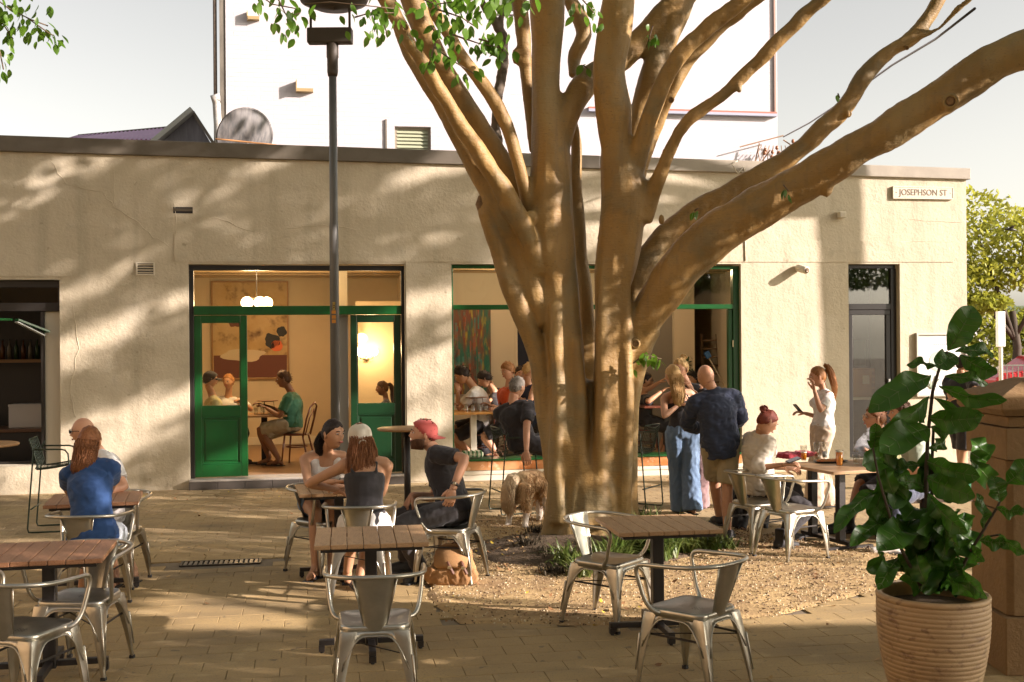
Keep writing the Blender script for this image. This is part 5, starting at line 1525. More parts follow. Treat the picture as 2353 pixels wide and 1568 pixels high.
# wire bar stools
M_wire = mat('green_black_wire', (.02, .035, .02), .4, .3)
def make_stool():
    t = thing('wire_bar_stool', 'proto', 'stool')
    r = .0085
    for s_ in (-1, 1):
        x = s_ * .235
        pts = [V((x * .95, -.14, .93)), V((x, -.17, .88)), V((x, -.235, .05)), V((x, -.225, .012)), V((x, -.19, .009)), V((x, .19, .009)), V((x, .225, .012)), V((x, .235, .05)), V((x, .17, .82)), V((x, .14, .86)), V((x, .1, .87)), V((x, -.16, .875))]
        MB().tube(pts, r, 8).build('side_frame', M_wire, t, True)
    q = MB(); q.tube([V((-.235, .2, .3)), V((.235, .2, .3))], r, 8); q.build('footrest', M_wire, t, True)
    q = MB(); q.tube([V((-.235, -.2, .25)), V((.235, -.2, .25))], r, 8); q.build('rear_stretcher', M_wire, t, True)
    # seat shell as a grid of wires
    def sp(u, v):   # u across -1..1, v from front 0 to top of back 1
        if v < .5: y = .2 - v / .5 * .36; z = .67 - .03 * sin(v / .5 * pi / 2) + .02 * (1 - v * 2)
        else: y = -.16 - (v - .5) / .5 * .09; z = .64 + ((v - .5) / .5) ** 1.0 * .31
        return V((u * (.215 - .02 * v), y + .03 * u * u * (v > .5), z + .03 * u * u))
    m = MB()
    for i in range(15):
        u = -1 + 2 * i / 14
        m.tube([sp(u, j / 16) for j in range(17)], .003, 4)
    for j in range(20):
        m.tube([sp(-1 + 2 * i / 8, j / 19) for i in range(9)], .003, 4)
    tag(m.build('wire_seat', M_wire, t), kind='stuff')
    q = MB(); q.tube([sp(-1, j / 16) for j in range(17)] + [sp(1, 1 - j / 16) for j in range(17)] + [sp(-1, 0)], .007, 6); q.build('seat_rim', M_wire, t, True)
    return t
stool = make_stool()
for i, (x, y, yaw, lab) in enumerate(((128, 1216, -78, 'dark green wire bar stool behind the woman in blue'), (1182, 1176, -72, 'dark wire bar stool carrying the man who pats the dog'), (1462, 1166, 58, 'empty dark wire bar stool just right of the trunk'))):
    t = stool if i == 0 else copy_tree(stool)
    c = G(x, y); t.location = c; t.rotation_euler = (0, 0, radians(yaw)); t['label'] = lab; t['group'] = 'wire bar stools'

# ------------------------------------------------------------------ lamp post
LY = 12.4
lb = P(771, 1000, LY); lb.z = 0
lp_ = thing('lamp_post', 'slim grey lamp post with a dark bracket head in front of the cafe door', 'lamp post', lb)
M_post = mat('post_grey', (.17, .17, .16), .5, .3, c2=(.12, .12, .11), sc=5, stretch=(1, 1, .3), bump=.001, bs=30)
M_ph = mat('post_head_brown', (.045, .035, .022), .6, bump=.002, bs=20)
zz = lambda y: P(765, y, LY).z
MB().lathe([(.052, 0), (.050, zz(520)), (.046, zz(510)), (.042, zz(175))], 20).build('pole', M_post, lp_, True)
MB().lathe([(.05, zz(176)), (.06, zz(165)), (.06, zz(135)), (.066, zz(132)), (.066, zz(88))], 18).build('collar', M_ph, lp_, True)
MB().box(-.27, .22, -.07, .07, zz(101), zz(66)).build('bracket_box', M_ph, lp_, bevel=.015)
for s_ in (-.235, .19):
    MB().tube([V((s_, 0, zz(66))), V((s_, 0, zz(-35)))], .014, 8).build('hanger_rod', M_ph, lp_, True)
MB().lathe([(.0, zz(24)), (.2, zz(20)), (.36, zz(6)), (.38, zz(-4)), (.30, zz(-30)), (.1, zz(-60))], 36, c=(.02, 0, 0)).build('lamp_shade', M_ph, lp_, True)
for i, y in enumerate((718, 729, 739)):
    MB().box(-.022, .022, -.056, -.053, zz(y + 4), zz(y - 4)).build('sticker', mat('orange_sticker', (.6, .25, .03), .5), lp_)
MB().box(-.012, .02, -.056, -.053, zz(713), zz(696)).build('sticker', mat('dark_sticker', (.03, .025, .02), .5), lp_)
tme = text_mesh('8338', .05, .001)
for v_ in tme.vertices:
    x, y, z = v_.co; v_.co = (.004 - y * .8, -.0575 - z, zz(704) + x * .9)
place(tme, 'sticker_lettering', mat('yellow_letter', (.7, .5, .1), .5), lp_)

# ------------------------------------------------------------------ sandstone pillar
M_ss = mat('sandstone', (.26, .155, .062), .85, c2=(.18, .105, .042), sc=4, c3=(.24, .14, .06), sc3=18, bump=.006, bs=35)
Yf = 6.6
xf = P(2314, 900, Yf).x; pb = V((xf, Yf, 0))
pi_ = thing('sandstone_pillar', 'square sandstone gate pillar with a sloped cap at the right edge', 'pillar', pb)
PW = .56
zy = lambda y: P(2314, y, Yf).z
cuts = [0, zy(1418), zy(1180), zy(1058), zy(984), zy(958)]
for i, (a, b) in enumerate(zip(cuts, cuts[1:])):
    o_ = .03 if i == 0 else (0, .0, .0, .012, -.012)[i]
    c_ = .03 if i in (1, 2) else .004
    R = []
    for z_ in (a + .003, b - .003):
        x0, x1, y0, y1 = -o_, PW + o_, -o_, PW + o_
        R.append([V(p) for p in ((x0 + c_, y0, z_), (x1 - c_, y0, z_), (x1, y0 + c_, z_), (x1, y1 - c_, z_), (x1 - c_, y1, z_), (x0 + c_, y1, z_), (x0, y1 - c_, z_), (x0, y0 + c_, z_))])
    MB().rings(R).build('stone_block', M_ss, pi_, bevel=.006)
a = zy(958) + .003
R = [[V(p) for p in ((-k, -k, z_), (PW + k, -k, z_), (PW + k, PW + k, z_), (-k, PW + k, z_))] for k, z_ in ((.02, a), (.055, a + .04), (.055, zy(912)), (.02, zy(905)), (-.20, zy(872)))]
MB().rings(R).build('cap_stone', M_ss, pi_, bevel=.006)

# ------------------------------------------------------------------ ribbed pot and fiddle leaf fig
PY = 6.0
pc_ = P(2143, 1361, PY); zr = pc_.z
pot = thing('ribbed_pot', 'large ribbed tan clay pot holding the fiddle leaf fig', 'pot', (pc_.x, pc_.y, 0))
prof = []
nr = 24
def potr(t): return .187 + .103 * (1 - (1 - t) ** 2.0) - .008 * t ** 6
for i in range(nr * 6 + 1):
    t = i / (nr * 6); prof.append((potr(t) + .0045 * abs(sin(pi * i / 6)) ** .6, t * (zr - .03)))
prof = [(0.0, .002)] + prof + [(potr(1) + .006, zr - .028), (potr(1) + .008, zr - .01), (potr(1) + .002, zr), (potr(1) - .02, zr), (potr(1) - .028, zr - .02), (potr(1) - .03, zr - .09)]
MB().lathe(prof, 64, cap=False).build('body', mat('tan_clay', (.44, .30, .155), .6, c2=(.34, .22, .11), sc=5, c3=(.19, .11, .06), sc3=14, stretch=(1, 1, 1.6), bump=.0015, bs=60), pot, True)
MB().lathe([(.0, zr - .06), (.268, zr - .07)], 30, cap=False).build('soil', M_mulch, pot)
fg = thing('fiddle_leaf_fig', 'fiddle leaf fig with big glossy leaves growing from the ribbed pot', 'plant', (pc_.x, pc_.y, zr - .06))
M_fid = mat('fiddle_leaf', (.036, .11, .011), .36, c2=(.06, .16, .014), sc=5, trans=.45, coat=.0, bump=.003, bs=22)
M_fst = mat('fig_stem', (.05, .035, .02), .8)
def stem(path, r0, r1):
    pts = [P(x, y, Y) for x, y, Y in path]
    n = len(pts)
    MB().tube(pts, [r0 + (r1 - r0) * i / (n - 1) for i in range(n)], 8).build('stem', M_fst, fg, True, world=True)
stem([(2132, 1345, 6.0), (2130, 1200, 6.0), (2128, 1100, 6.0), (2132, 1000, 6.0), (2143, 900, 6.0), (2158, 848, 5.98), (2178, 808, 5.97)], .014, .007)
stem([(2140, 1345, 6.05), (2141, 1200, 6.05), (2142, 1050, 6.05), (2145, 985, 6.05)], .012, .008)
stem([(2115, 1345, 5.95), (2070, 1260, 5.9), (2040, 1170, 5.88), (2018, 1095, 5.86), (2006, 1030, 5.86)], .010, .005)
stem([(2190, 1350, 6.0), (2225, 1275, 5.95), (2262, 1215, 5.9), (2292, 1165, 5.9), (2312, 1118, 5.9)], .010, .005)
stem([(2262, 1235, 5.92), (2300, 1228, 5.9)], .006, .004)
def bigleaf(b, t, w, tilt, seed, dY=0.0):
    """b, t = picture points (x, y, Y) of stalk and tip; w width in metres; tilt rolls the blade"""
    rr = random.Random(seed)
    a = P(*b); z = P(*t); ax = z - a; L_ = ax.length; ax.normalize()
    view = (CAM - (a + z) / 2).normalized()
    side = ax.cross(view).normalized(); nrm = side.cross(ax).normalized()
    R = Matrix.Rotation(tilt, 3, ax)
    side = R @ side; nrm = R @ nrm
    m = MB(); n = 11; k = 6; ph = rr.random() * 6
    for i in range(n + 1):
        u = i / n
        # fiddle outline: narrow waist near the stalk, broad towards the tip
        ww = w * .5 * (.30 * sin(pi * min(1, u * 1.9)) * (u < .53) + (sin(pi * max(0, (u - .02)) ** 1.25) ** .62 if 0 < u < 1 else 0) * (.55 + .55 * u))
        ww = max(ww, .004 if i in (0, n) else .01)
        mid = a + ax * (L_ * u) + nrm * (.11 * L_ * sin(pi * u) - .0)
        for j in range(-k // 2, k // 2 + 1):
            s_ = j / (k / 2)
            wav = .030 * sin(u * 11 + ph) * abs(s_) ** 1.5 * sin(pi * u) + .006 * sin(u * 26 + ph) * s_ * s_
            m.v.append(mid + side * (ww * s_) + nrm * (abs(s_) * ww * .28 + wav + .004 * cos(u * 38 - abs(s_) * 5) * (abs(s_) > .1) * sin(pi * u)))
    c = k + 1
    for i in range(n):
        for j in range(k):
            q_ = i * c + j; m.f.append((q_, q_ + 1, q_ + c + 1, q_ + c))
    o = m.build('leaf', M_fid, fg, True, world=True, fix=False)
    ss = o.modifiers.new('s', 'SUBSURF'); ss.levels = ss.render_levels = 1
    # pale midrib and side veins
    q = MB(); q.tube([a + ax * (L_ * u) + nrm * (.11 * L_ * sin(pi * u) + .001) for u in (0, .2, .4, .6, .8, .95)], [.0035, .003, .0028, .0022, .0016, .001], 5)
    if seed < 100:
        for u in (.16, .3, .44, .58, .72, .86):
            for sg in (-1, 1):
                pv_ = []
                for f in (0, .45, .88):
                    i_ = min(n, (u + f * .10) * n); i0 = int(i_); i1 = min(n, i0 + 1); j_ = (sg * f * .95 + 1) * k / 2; j0 = int(j_); j1 = min(k, j0 + 1)
                    g_ = lambda ii, jj: m.v[ii * c + jj]
                    A_ = g_(i0, j0).lerp(g_(i1, j0), i_ - i0); B_ = g_(i0, j1).lerp(g_(i1, j1), i_ - i0)
                    pv_.append(A_.lerp(B_, j_ - j0) + nrm * .0012)
                q.tube(pv_, [.0018, .0014, .0006], 3)
    q.build('midrib', mat('pale_midrib', (.10, .15, .04), .5), o, True, world=True)
px2m = PY / F
L_ = [((2178, 806), (2236, 704), 66, .2, 6.0), ((2195, 809), (2283, 816), 36, -.7, 6.05), ((2206, 816), (2292, 858), 46, .5, 5.95), ((2196, 818), (2152, 846), 50, .3, 5.9), ((2152, 843), (2083, 841), 26, .8, 6.0),
      ((2139, 864), (1996, 948), 64, .3, 5.85), ((2135, 912), (2016, 1000), 46, -.5, 5.92), ((2158, 887), (2314, 919), 44, .7, 5.85), ((2170, 866), (2270, 884), 30, -.6, 6.0), ((2148, 915), (2262, 955), 36, .8, 6.02),
      ((2133, 962), (2256, 960), 62, .3, 5.88), ((2137, 980), (2208, 986), 36, .9, 6.05), ((2128, 956), (2108, 955), 36, .0, 6.0), ((2135, 984), (2022, 1040), 74, .35, 5.8), ((2006, 1030), (2011, 972), 34, .3, 5.86),
      ((2132, 1030), (2172, 1012), 32, .5, 6.05), ((2127, 1059), (2252, 1096), 56, .35, 5.85), ((2127, 1096), (2241, 1142), 60, .25, 5.82), ((2112, 1069), (2053, 1083), 36, .6, 6.0), ((2123, 1118), (2056, 1104), 38, .4, 5.9),
      ((2034, 1147), (2086, 1116), 46, .3, 5.9), ((2042, 1194), (2008, 1160), 44, .0, 5.9), ((2017, 1128), (1917, 1226), 40, .5, 5.75), ((2036, 1198), (1954, 1256), 42, .4, 5.75), ((2081, 1217), (2016, 1265), 70, .2, 5.7),
      ((2063, 1284), (2018, 1356), 42, .2, 5.8), ((2130, 1133), (2223, 1226), 48, .5, 5.8), ((2155, 1185), (2202, 1258), 34, .4, 5.85), ((2168, 1150), (2206, 1131), 32, .5, 5.95), ((2204, 1298), (2268, 1376), 34, .5, 5.7),
      ((2176, 1326), (2262, 1368), 36, .6, 5.75), ((2190, 1280), (2210, 1340), 36, .2, 5.9), ((2299, 1154), (2280, 1095), 44, .3, 5.9), ((2314, 1112), (2368, 1058), 52, .2, 5.85), ((2288, 1168), (2356, 1172), 32, .7, 5.85),
      ((2260, 1215), (2245, 1134), 26, .6, 5.9), ((2252, 1241), (2312, 1246), 34, .5, 5.85), ((2295, 1229), (2357, 1272), 30, .5, 5.8), ((2232, 1262), (2262, 1290), 34, .3, 5.8), ((2016, 1052), (2000, 1085), 30, .6, 5.9)]
for i, (b, t, w, tl, Y) in enumerate(L_):
    bigleaf((b[0], b[1], 6.0 if b[0] < 2240 else 5.9), (t[0], t[1], Y), w * px2m * 1.08, tl, i)
rr_ = random.Random(4)
for i in range(84):
    bx_, by_ = (rr_.uniform(2085, 2205), rr_.uniform(1170, 1330)) if i < 60 else (rr_.choice((2130, 2140, 2060, 2030, 2230)), rr_.uniform(1000, 1290))
    a_ = rr_.uniform(.2, 2.9); l_ = rr_.uniform(60, 100)
    bigleaf((bx_, by_, 6.0 + rr_.uniform(-.05, .15)), (bx_ + l_ * cos(a_) * .6, min(1350, by_ + l_ * sin(a_)), 6.0 + rr_.uniform(-.15, .3)), rr_.uniform(.10, .15), rr_.uniform(-.8, .8), 100 + i)
# ------------------------------------------------------------------ people
M_skin = {k: mat('skin_' + k, c, .5, c2=tuple(x * .86 for x in c), sc=14, spec=.4) for k, c in
          dict(fair=(.56, .30, .18), tan=(.50, .27, .15), olive=(.34, .165, .085), brown=(.25, .115, .055)).items()}
M_lip = mat('lips', (.35, .09, .07), .4)
M_eye = mat('eye_dark', (.03, .018, .012), .2)
M_eyew = mat('eye_white', (.6, .55, .5), .3)
def hairmat(n, a, b):
    return mat(n, a, .55, c2=b, sc=9, stretch=(9, 9, 1.2), bump=.004, bs=30, amt=.5, spec=.3)
HM = dict(black=hairmat('hair_black', (.012, .008, .006), (.03, .018, .012)), brown=hairmat('hair_brown', (.05, .022, .010), (.11, .05, .02)),
          auburn=hairmat('hair_auburn', (.13, .045, .015), (.30, .12, .04)), blonde=hairmat('hair_blonde', (.42, .25, .09), (.6, .40, .17)),
          ginger=hairmat('hair_ginger', (.22, .085, .025), (.42, .20, .07)), grey=hairmat('hair_grey', (.04, .032, .025), (.30, .27, .22)),
          red=hairmat('hair_red', (.12, .025, .02), (.25, .06, .03)))
def cloth(n, c, c2=None, rough=.85):
    return mat('cloth_' + n, c, rough, c2=tuple((x + y) / 2 for x, y in zip(c, c2)) if c2 else tuple(x * .88 for x in c), sc=4, bump=.0012, bs=160, sheen=.15, amt=.5)
def yd(a): a = radians(a); return V((-sin(a), cos(a), 0))
def yr(a): a = radians(a); return V((cos(a), sin(a), 0))
def ik(a, b, l1, l2, pole):
    d = b - a; L_ = d.length
    if L_ > (l1 + l2) * .995: b = a + d * ((l1 + l2) * .995 / L_); d = b - a; L_ = d.length
    if L_ < abs(l1 - l2) + .02: L_ = abs(l1 - l2) + .02
    u = d.normalized(); x = (l1 * l1 - l2 * l2 + L_ * L_) / (2 * L_)
    h = sqrt(max(0, l1 * l1 - x * x))
    p = pole - u * pole.dot(u)
    p = p.normalized() if p.length > 1e-5 else V((0, 0, 1))
    return a + u * x + p * h, b
def taper(pts, rad, per=4):
    """resample a poly line of joints with radii, keeping the bends soft"""
    P_, R_ = [], []
    for i in range(len(pts) - 1):
        for j in range(per):
            t = j / per
            P_.append(pts[i].lerp(pts[i + 1], t)); R_.append(rad[i] + (rad[i + 1] - rad[i]) * t)
    P_.append(pts[-1]); R_.append(rad[-1])
    return P_, R_
def limb(mb, a, j, b, prof, n=10, inf=0.0, t0=0.0, t1=1.0, tip=.6, k=1.0):
    """prof: radii at 0,.5,1 (upper) and 1,1.5,2 (lower); covers t0..t1 of the whole (0..1)"""
    pts, rr = [], []
    N_ = 16
    for i in range(N_ + 1):
        t = t0 + (t1 - t0) * i / N_; q = t * 2
        p = a.lerp(j, q) if q <= 1 else j.lerp(b, q - 1)
        # soften the bend
        if .85 < q < 1.15:
            w_ = (1 - abs(q - 1) / .15) * .12; p = p.lerp((a.lerp(j, .85) + j.lerp(b, .15)) / 2, w_)
        x = q / 2 * (len(prof) - 1); m_ = min(int(x), len(prof) - 2)
        rr.append((prof[m_] + (prof[m_ + 1] - prof[m_]) * (x - m_)) * k + inf); pts.append(p)
    mb.tube(pts, rr, n, tip=tip)
def hand(mb, w, d, nrm, s, curl=.5, side=1):
    """w wrist, d direction, nrm back-of-hand normal; side=+1 puts the thumb towards x"""
    d = d.normalized(); nrm = (nrm - d * nrm.dot(d)).normalized(); x = d.cross(nrm) * side
    def q(a, b, c): return w + (x * a + d * b + nrm * c) * s
    R = []
    for b, hw, ht in ((-.01, .024, .018), (.02, .032, .016), (.05, .040, .014), (.085, .041, .012), (.095, .036, .009)):
        R.append([q(hw * cos(a), b, ht * sin(a)) for a in [2 * pi * i / 10 for i in range(10)]])
    mb.rings(R)
    for i, (fx, L_) in enumerate(((.030, .068), (.010, .078), (-.010, .072), (-.029, .056))):
        p = q(fx, .088, 0); ang = .15 + curl * .5; pts = [q(fx * .9, .07, 0), p]; dd = 0
        for seg in (.45, .32, .23):
            dd += ang
            p = p + (d * cos(dd) - nrm * sin(dd) + x * fx * 1.2) * L_ * seg * s; pts.append(p); ang = .15 + curl * .7
        mb.tube(pts, [.0095 * s, .0095 * s, .0085 * s, .0078 * s, .006 * s], 7, tip=.7)
    p0 = q(.026, .012, -.003); p1 = q(.052, .045, -.012); p2 = q(.058, .075, -.020 - curl * .012); p3 = q(.050, .096, -.026 - curl * .02)
    mb.tube([p0, p1, p2, p3], [.015 * s, .012 * s, .010 * s, .007 * s], 7, tip=.7)
def headshape(mb, c, R, s, sex='m'):
    """skull, jaw, nose, ears, brow, lips, chin in head space: x right, y forward, z up"""
    nu, nv = 28, 20; rings = []
    for j in range(1, nv):
        a = pi * j / nv; z = -cos(a); sr_ = sin(a); ring = []
        for i in range(nu):
            b = 2 * pi * i / nu; x = sr_ * cos(b); y = sr_ * sin(b)
            X, Y, Z = x * .074, y * .094, z * .114
            if z < 0:
                X *= 1 - .30 * (-z) ** 1.3 * (1 if y > -.2 else .6)
                if y > 0: Y *= 1 + .03 * (-z)
                else: Y *= 1 - .38 * (-z)
                if z < -.75 and y > 0: Y += .006
            fr = max(0, y - .55) / .45
            Z0 = Z
            if y > .3:
                Y -= .010 * math.exp(-((abs(X) - .030) / .016) ** 2 - ((Z0 - .010) / .014) ** 2)      # sockets
                Y += .006 * math.exp(-((Z0 - .034) / .014) ** 2) * fr                                 # brow
                Y += .022 * math.exp(-(X / .0105) ** 2 - ((Z0 + .020) / .014) ** 2)                   # nose tip
                Y += .010 * math.exp(-(X / .009) ** 2 - ((Z0 - .002) / .018) ** 2)                    # bridge
                Y += .0055 * math.exp(-(X / .020) ** 2 - ((Z0 + .052) / .009) ** 2)                   # lips
                Y -= .004 * math.exp(-(X / .03) ** 2 - ((Z0 + .068) / .008) ** 2)
                Y += .007 * math.exp(-(X / .020) ** 2 - ((Z0 + .090) / .014) ** 2)                    # chin
                X *= 1 + .05 * math.exp(-((Z0 + .015) / .02) ** 2) * (1 if abs(x) > .3 else 0)
            ring.append(c + R @ V((X, Y, Z)) * s)
        rings.append(ring)
    mb.rings(rings, True, (.006 * s, .002 * s))
    for k in (-1, 1):
        m_ = R @ Euler((0, .15 * k, .35 * -k)).to_matrix()
        mb.ell(c + R @ V((.076 * k, -.008, -.005)) * s, (.008 * s, .018 * s, .031 * s), 10, 8, m_)
HL = lambda y: (.62 - .77 * (1 - y) if y > 0 else -.15 + .50 * y)    # hairline height against front/back
def haircap(c, R, s, puff=1.08, line=0.0, amp=.004, seed=0, zmin=None, side_burn=False):
    m = MB(); nu, nv = 32, 22; rings = []
    for j in range(1, nv):
        a = pi * j / nv; z = -cos(a); sr_ = sin(a); ring = []
        for i in range(nu):
            b = 2 * pi * i / nu; x = sr_ * cos(b); y = sr_ * sin(b)
            h = HL(y) + line
            cov = max(0, min(1, (z - h) / .10))
            k = .90 + (puff - .90) * cov
            X, Y, Z = x * .074, y * .094, z * .114
            if z < 0:
                X *= 1 - .30 * (-z) ** 1.3 * (1 if y > -.2 else .6)
                if y <= 0: Y *= 1 - .38 * (-z)
            p = V((X * k * 1.02, Y * k, Z * k))
            n_ = noise.noise(V((x * 5 + seed, y * 5, z * 3))) * amp * 2 + noise.noise(V((x * 16 + seed, y * 16, z * 5))) * amp
            p += V((x, y, z)) * n_ * cov
            ring.append(c + R @ p * s)
        rings.append(ring)
    m.rings(rings, True)
    return m
def strands(pts, widths, n, r, rs_, depth=.6):
    """hair falling along a path: ribbons laid round an elliptical sheaf"""
    m = MB()
    T, N_ = frames(pts)
    for i in range(n):
        a = rs_.random() * 2 * pi; k = rs_.uniform(.75, 1.08); ph = rs_.random() * 6; end = rs_.uniform(.8, 1.0)
        pp, rr = [], []
        for q in range(9):
            t = q / 8 * end; x = t * (len(pts) - 1); j = min(int(x), len(pts) - 2); f = x - j
            c = pts[j].lerp(pts[j + 1], f); w = widths[j] + (widths[j + 1] - widths[j]) * f
            side = V((1, 0, 0)); tt = T[j]; si = STR_SIDE - tt * STR_SIDE.dot(tt); si.normalize(); fo = tt.cross(si)
            aa = a + .25 * sin(ph + t * 5)
            pp.append(c + si * cos(aa) * w * k + fo * sin(aa) * w * k * depth + V((rs_.uniform(-1, 1), rs_.uniform(-1, 1), 0)) * .003)
            rr.append(r * (1 - .7 * t))
        m.tube(pp, rr, 4)
    return m
STR_SIDE = V((1, 0, 0))
people_n = [0]
def person(label, hip, neck, head, py_, cy_, hy_, hpitch=0, hroll=0, lw=None, rw=None, lp=None, rp=None, feet=None, kp=None, fy=None, s=1.0, sex='m',
           skin='fair', top=None, bottom=None, shoes=None, hair=None, res=.011, group=None, face=True, floor=0.0, curl=.5, lh=None, rh=None, extras=(), footlift=(0, 0), kpw=None, ankles=None, lhn=None, rhn=None):
    global STR_SIDE
    people_n[0] += 1
    rs_ = random.Random(people_n[0] * 13)
    Hp, Nk, Hd = P(*hip), P(*neck), P(*head)
    fp, rpv = yd(py_), yr(py_); fc, rc = yd(cy_), yr(cy_)
    t = thing('person', label, 'person', (Hp.x, Hp.y, floor), 0, group)
    sk = M_skin[skin]
    ax = Nk - Hp; L_ = ax.length; up = ax.normalized()
    fcn = (fc - up * fc.dot(up)).normalized(); rcn = fcn.cross(up)
    fpn = (fp - up * fp.dot(up)).normalized(); rpn = fpn.cross(up)
    bow = .02 * L_
    def spine(tt):
        return Hp + ax * tt - fcn.lerp(fpn, .5) * (sin(pi * max(0, min(1, tt))) * bow)
    def axes(tt):
        k = max(0, min(1, tt)); r_ = rpn.lerp(rcn, k).normalized(); f_ = up.cross(r_); return r_, f_
    if sex == 'm': prof = [(-.17, .115, .10), (-.06, .155, .115), (.06, .160, .115), (.22, .148, .105), (.40, .142, .102), (.6, .158, .112), (.76, .170, .112), (.88, .150, .095), (.96, .095, .075), (1.02, .058, .058)]
    else: prof = [(-.17, .115, .10), (-.06, .165, .12), (.06, .165, .118), (.22, .138, .10), (.38, .120, .09), (.56, .135, .105), (.70, .145, .118), (.86, .130, .09), (.95, .08, .068), (1.02, .050, .052)]
    def torso(mb, t0, t1, inf=0.0, n=18, kx=1.0, flare=0.0, tip=.3):
        R = []; N_ = 14
        for i in range(N_ + 1):
            tt = t0 + (t1 - t0) * i / N_
            for q in range(len(prof) - 1):
                if tt <= prof[q + 1][0] or q == len(prof) - 2: break
            f = max(0, min(1, (tt - prof[q][0]) / (prof[q + 1][0] - prof[q][0])))
            w = (prof[q][1] + (prof[q + 1][1] - prof[q][1]) * f) * s * kx + inf + flare * (1 - i / N_)
            d = (prof[q][2] + (prof[q + 1][2] - prof[q][2]) * f) * s + inf + flare * (1 - i / N_)
            c = spine(tt); r_, f_ = axes(tt)
            R.append([c + r_ * cos(a) * w + f_ * sin(a) * d for a in [2 * pi * k / n for k in range(n)]])
        mb.rings(R, True, (tip * .05, tip * .05))
    shw = (.182 if sex == 'm' else .158) * s
    sh0 = spine(.90)
    SL, SR = sh0 - rcn * shw, sh0 + rcn * shw
    JL, JR = Hp - rpn * .088 * s, Hp + rpn * .088 * s
    ua_, fa_ = .285 * s, .255 * s
    th_, sn_ = .43 * s, .41 * s
    down = V((0, 0, -1))
    LW = P(*lw) if lw else SL + down * .52 * s + fc * .05 - rc * .05
    RW = P(*rw) if rw else SR + down * .52 * s + fc * .05 + rc * .05
    EL, LW = ik(SL, LW, ua_, fa_, V(lp) if lp else (-fc * 1.0 - rc * .5 + down * .6))
    ER, RW = ik(SR, RW, ua_, fa_, V(rp) if rp else (-fc * 1.0 + rc * .5 + down * .6))
    AN = []
    for i, f in enumerate(feet):
        a = P(f[0], 900, f[1]); a.z = floor + .085 * s + footlift[i]
        AN.append(a)
    if ankles: AN = [P(*a) for a in ankles]
    K = []
    for i, (J, A_) in enumerate(((JL, AN[0]), (JR, AN[1]))):
        pol = V(kpw[i]) if kpw else (V(kp) if kp else fp + V((0, 0, .35)) + (rpn * (-.12, .12)[i]))
        k_, a_ = ik(J, A_, th_, sn_, pol); K.append(k_); AN[i] = a_
    legp = [.088, .080, .066, .056, .054, .046, .036] if sex == 'm' else [.092, .082, .064, .053, .053, .043, .033]
    armp = [.052, .050, .043, .038, .038, .032, .026] if sex == 'm' else [.044, .041, .036, .032, .032, .027, .022]
    mb = MB()
    torso(mb, -.17, 1.02)
    for J, k_, a_ in ((JL, K[0], AN[0]), (JR, K[1], AN[1])): limb(mb, J, k_, a_, [x * s for x in legp])
    for S_, e, w_ in ((SL, EL, LW), (SR, ER, RW)):
        limb(mb, S_, e, w_, [x * s for x in armp])
        mb.ell(S_ - V((0, 0, .0)), (.056 * s * (1 if sex == 'm' else .85),) * 3, 10, 8)
        mb.tube([S_ + V((0, 0, .015)), spine(1.0)], [.05 * s, .052 * s], 8)
    if sex == 'f':
        for k in (-1, 1): mb.ell(spine(.70) + rcn * .068 * s * k + fcn * .085 * s, (.05 * s, .05 * s, .052 * s), 10, 8)
    # head frame
    hd = radians(hy_)
    R = (Matrix.Rotation(hd, 3, 'Z') @ Matrix.Rotation(radians(hpitch), 3, 'X') @ Matrix.Rotation(radians(hroll), 3, 'Y'))
    nt_ = Hd + R @ V((0, -.03, -.065)) * s
    mb.tube([spine(.97), spine(1.03).lerp(nt_, .4), nt_], [.062 * s, .052 * s, .052 * s] if sex == 'm' else [.054 * s, .044 * s, .044 * s], 12)
    # feet
    fyv = fy if fy is not None else (py_, py_)
    for i in range(2):
        f = yd(fyv[i]); a = AN[i]
        mb.tube([a + down * .01 * s, a + f * .05 * s + down * .045 * s, a + f * .13 * s + down * .062 * s, a + f * .17 * s + down * .068 * s], [.036 * s, .036 * s, .030 * s, .018 * s], 10, tip=.6, sq=.75 if False else 1.0)
        mb.ell(a - f * .035 * s + down * .055 * s, (.03 * s,) * 3, 8, 6)
    me = sculpt(mb, res, 3, name='body')
    raw = MB(); headshape(raw, Hd, R, s, sex)
    dl_ = V(lh) if lh else (LW - EL).normalized(); dr_ = V(rh) if rh else (RW - ER).normalized()
    hand(raw, LW, dl_, V(lhn) if lhn else V((0, 0, 1)) - fc * .3, s, curl, -1 if (dl_.cross(V((0, 0, 1)))).dot(rcn) < 0 else 1)
    hand(raw, RW, dr_, V(rhn) if rhn else V((0, 0, 1)) - fc * .3, s, curl, 1 if (dr_.cross(V((0, 0, 1)))).dot(-rcn) > 0 else -1)
    me = join_mesh(me, raw)
    body = place(me, 'body', sk, t, world=True)
    W_ = lambda x, y, z: Hd + R @ V((x, y, z)) * s
    if face:
        for k in (-1, 1):
            e_ = MB().ell(W_(.030 * k, .0835, .010), (.0125 * s, .006 * s, .0065 * s), 8, 6, R).build('eye', M_eyew, t, True, world=True)
            MB().ell(W_(.030 * k, .0885, .010), (.0062 * s, .003 * s, .0062 * s), 8, 6, R).build('iris', M_eye, e_, True, world=True)
            MB().tube([W_(.016 * k, .098, .028), W_(.032 * k, .097, .033), W_(.047 * k, .086, .028)], [.003 * s, .0035 * s, .002 * s], 5).build('eyebrow', HM[(hair or {}).get('c', 'brown')] if (hair or {}).get('c') != 'blonde' else HM['brown'], t, True, world=True)
        MB().ell(W_(0, .0955, -.054), (.021 * s, .006 * s, .0075 * s), 10, 6, R).build('lips', M_lip, t, True, world=True)
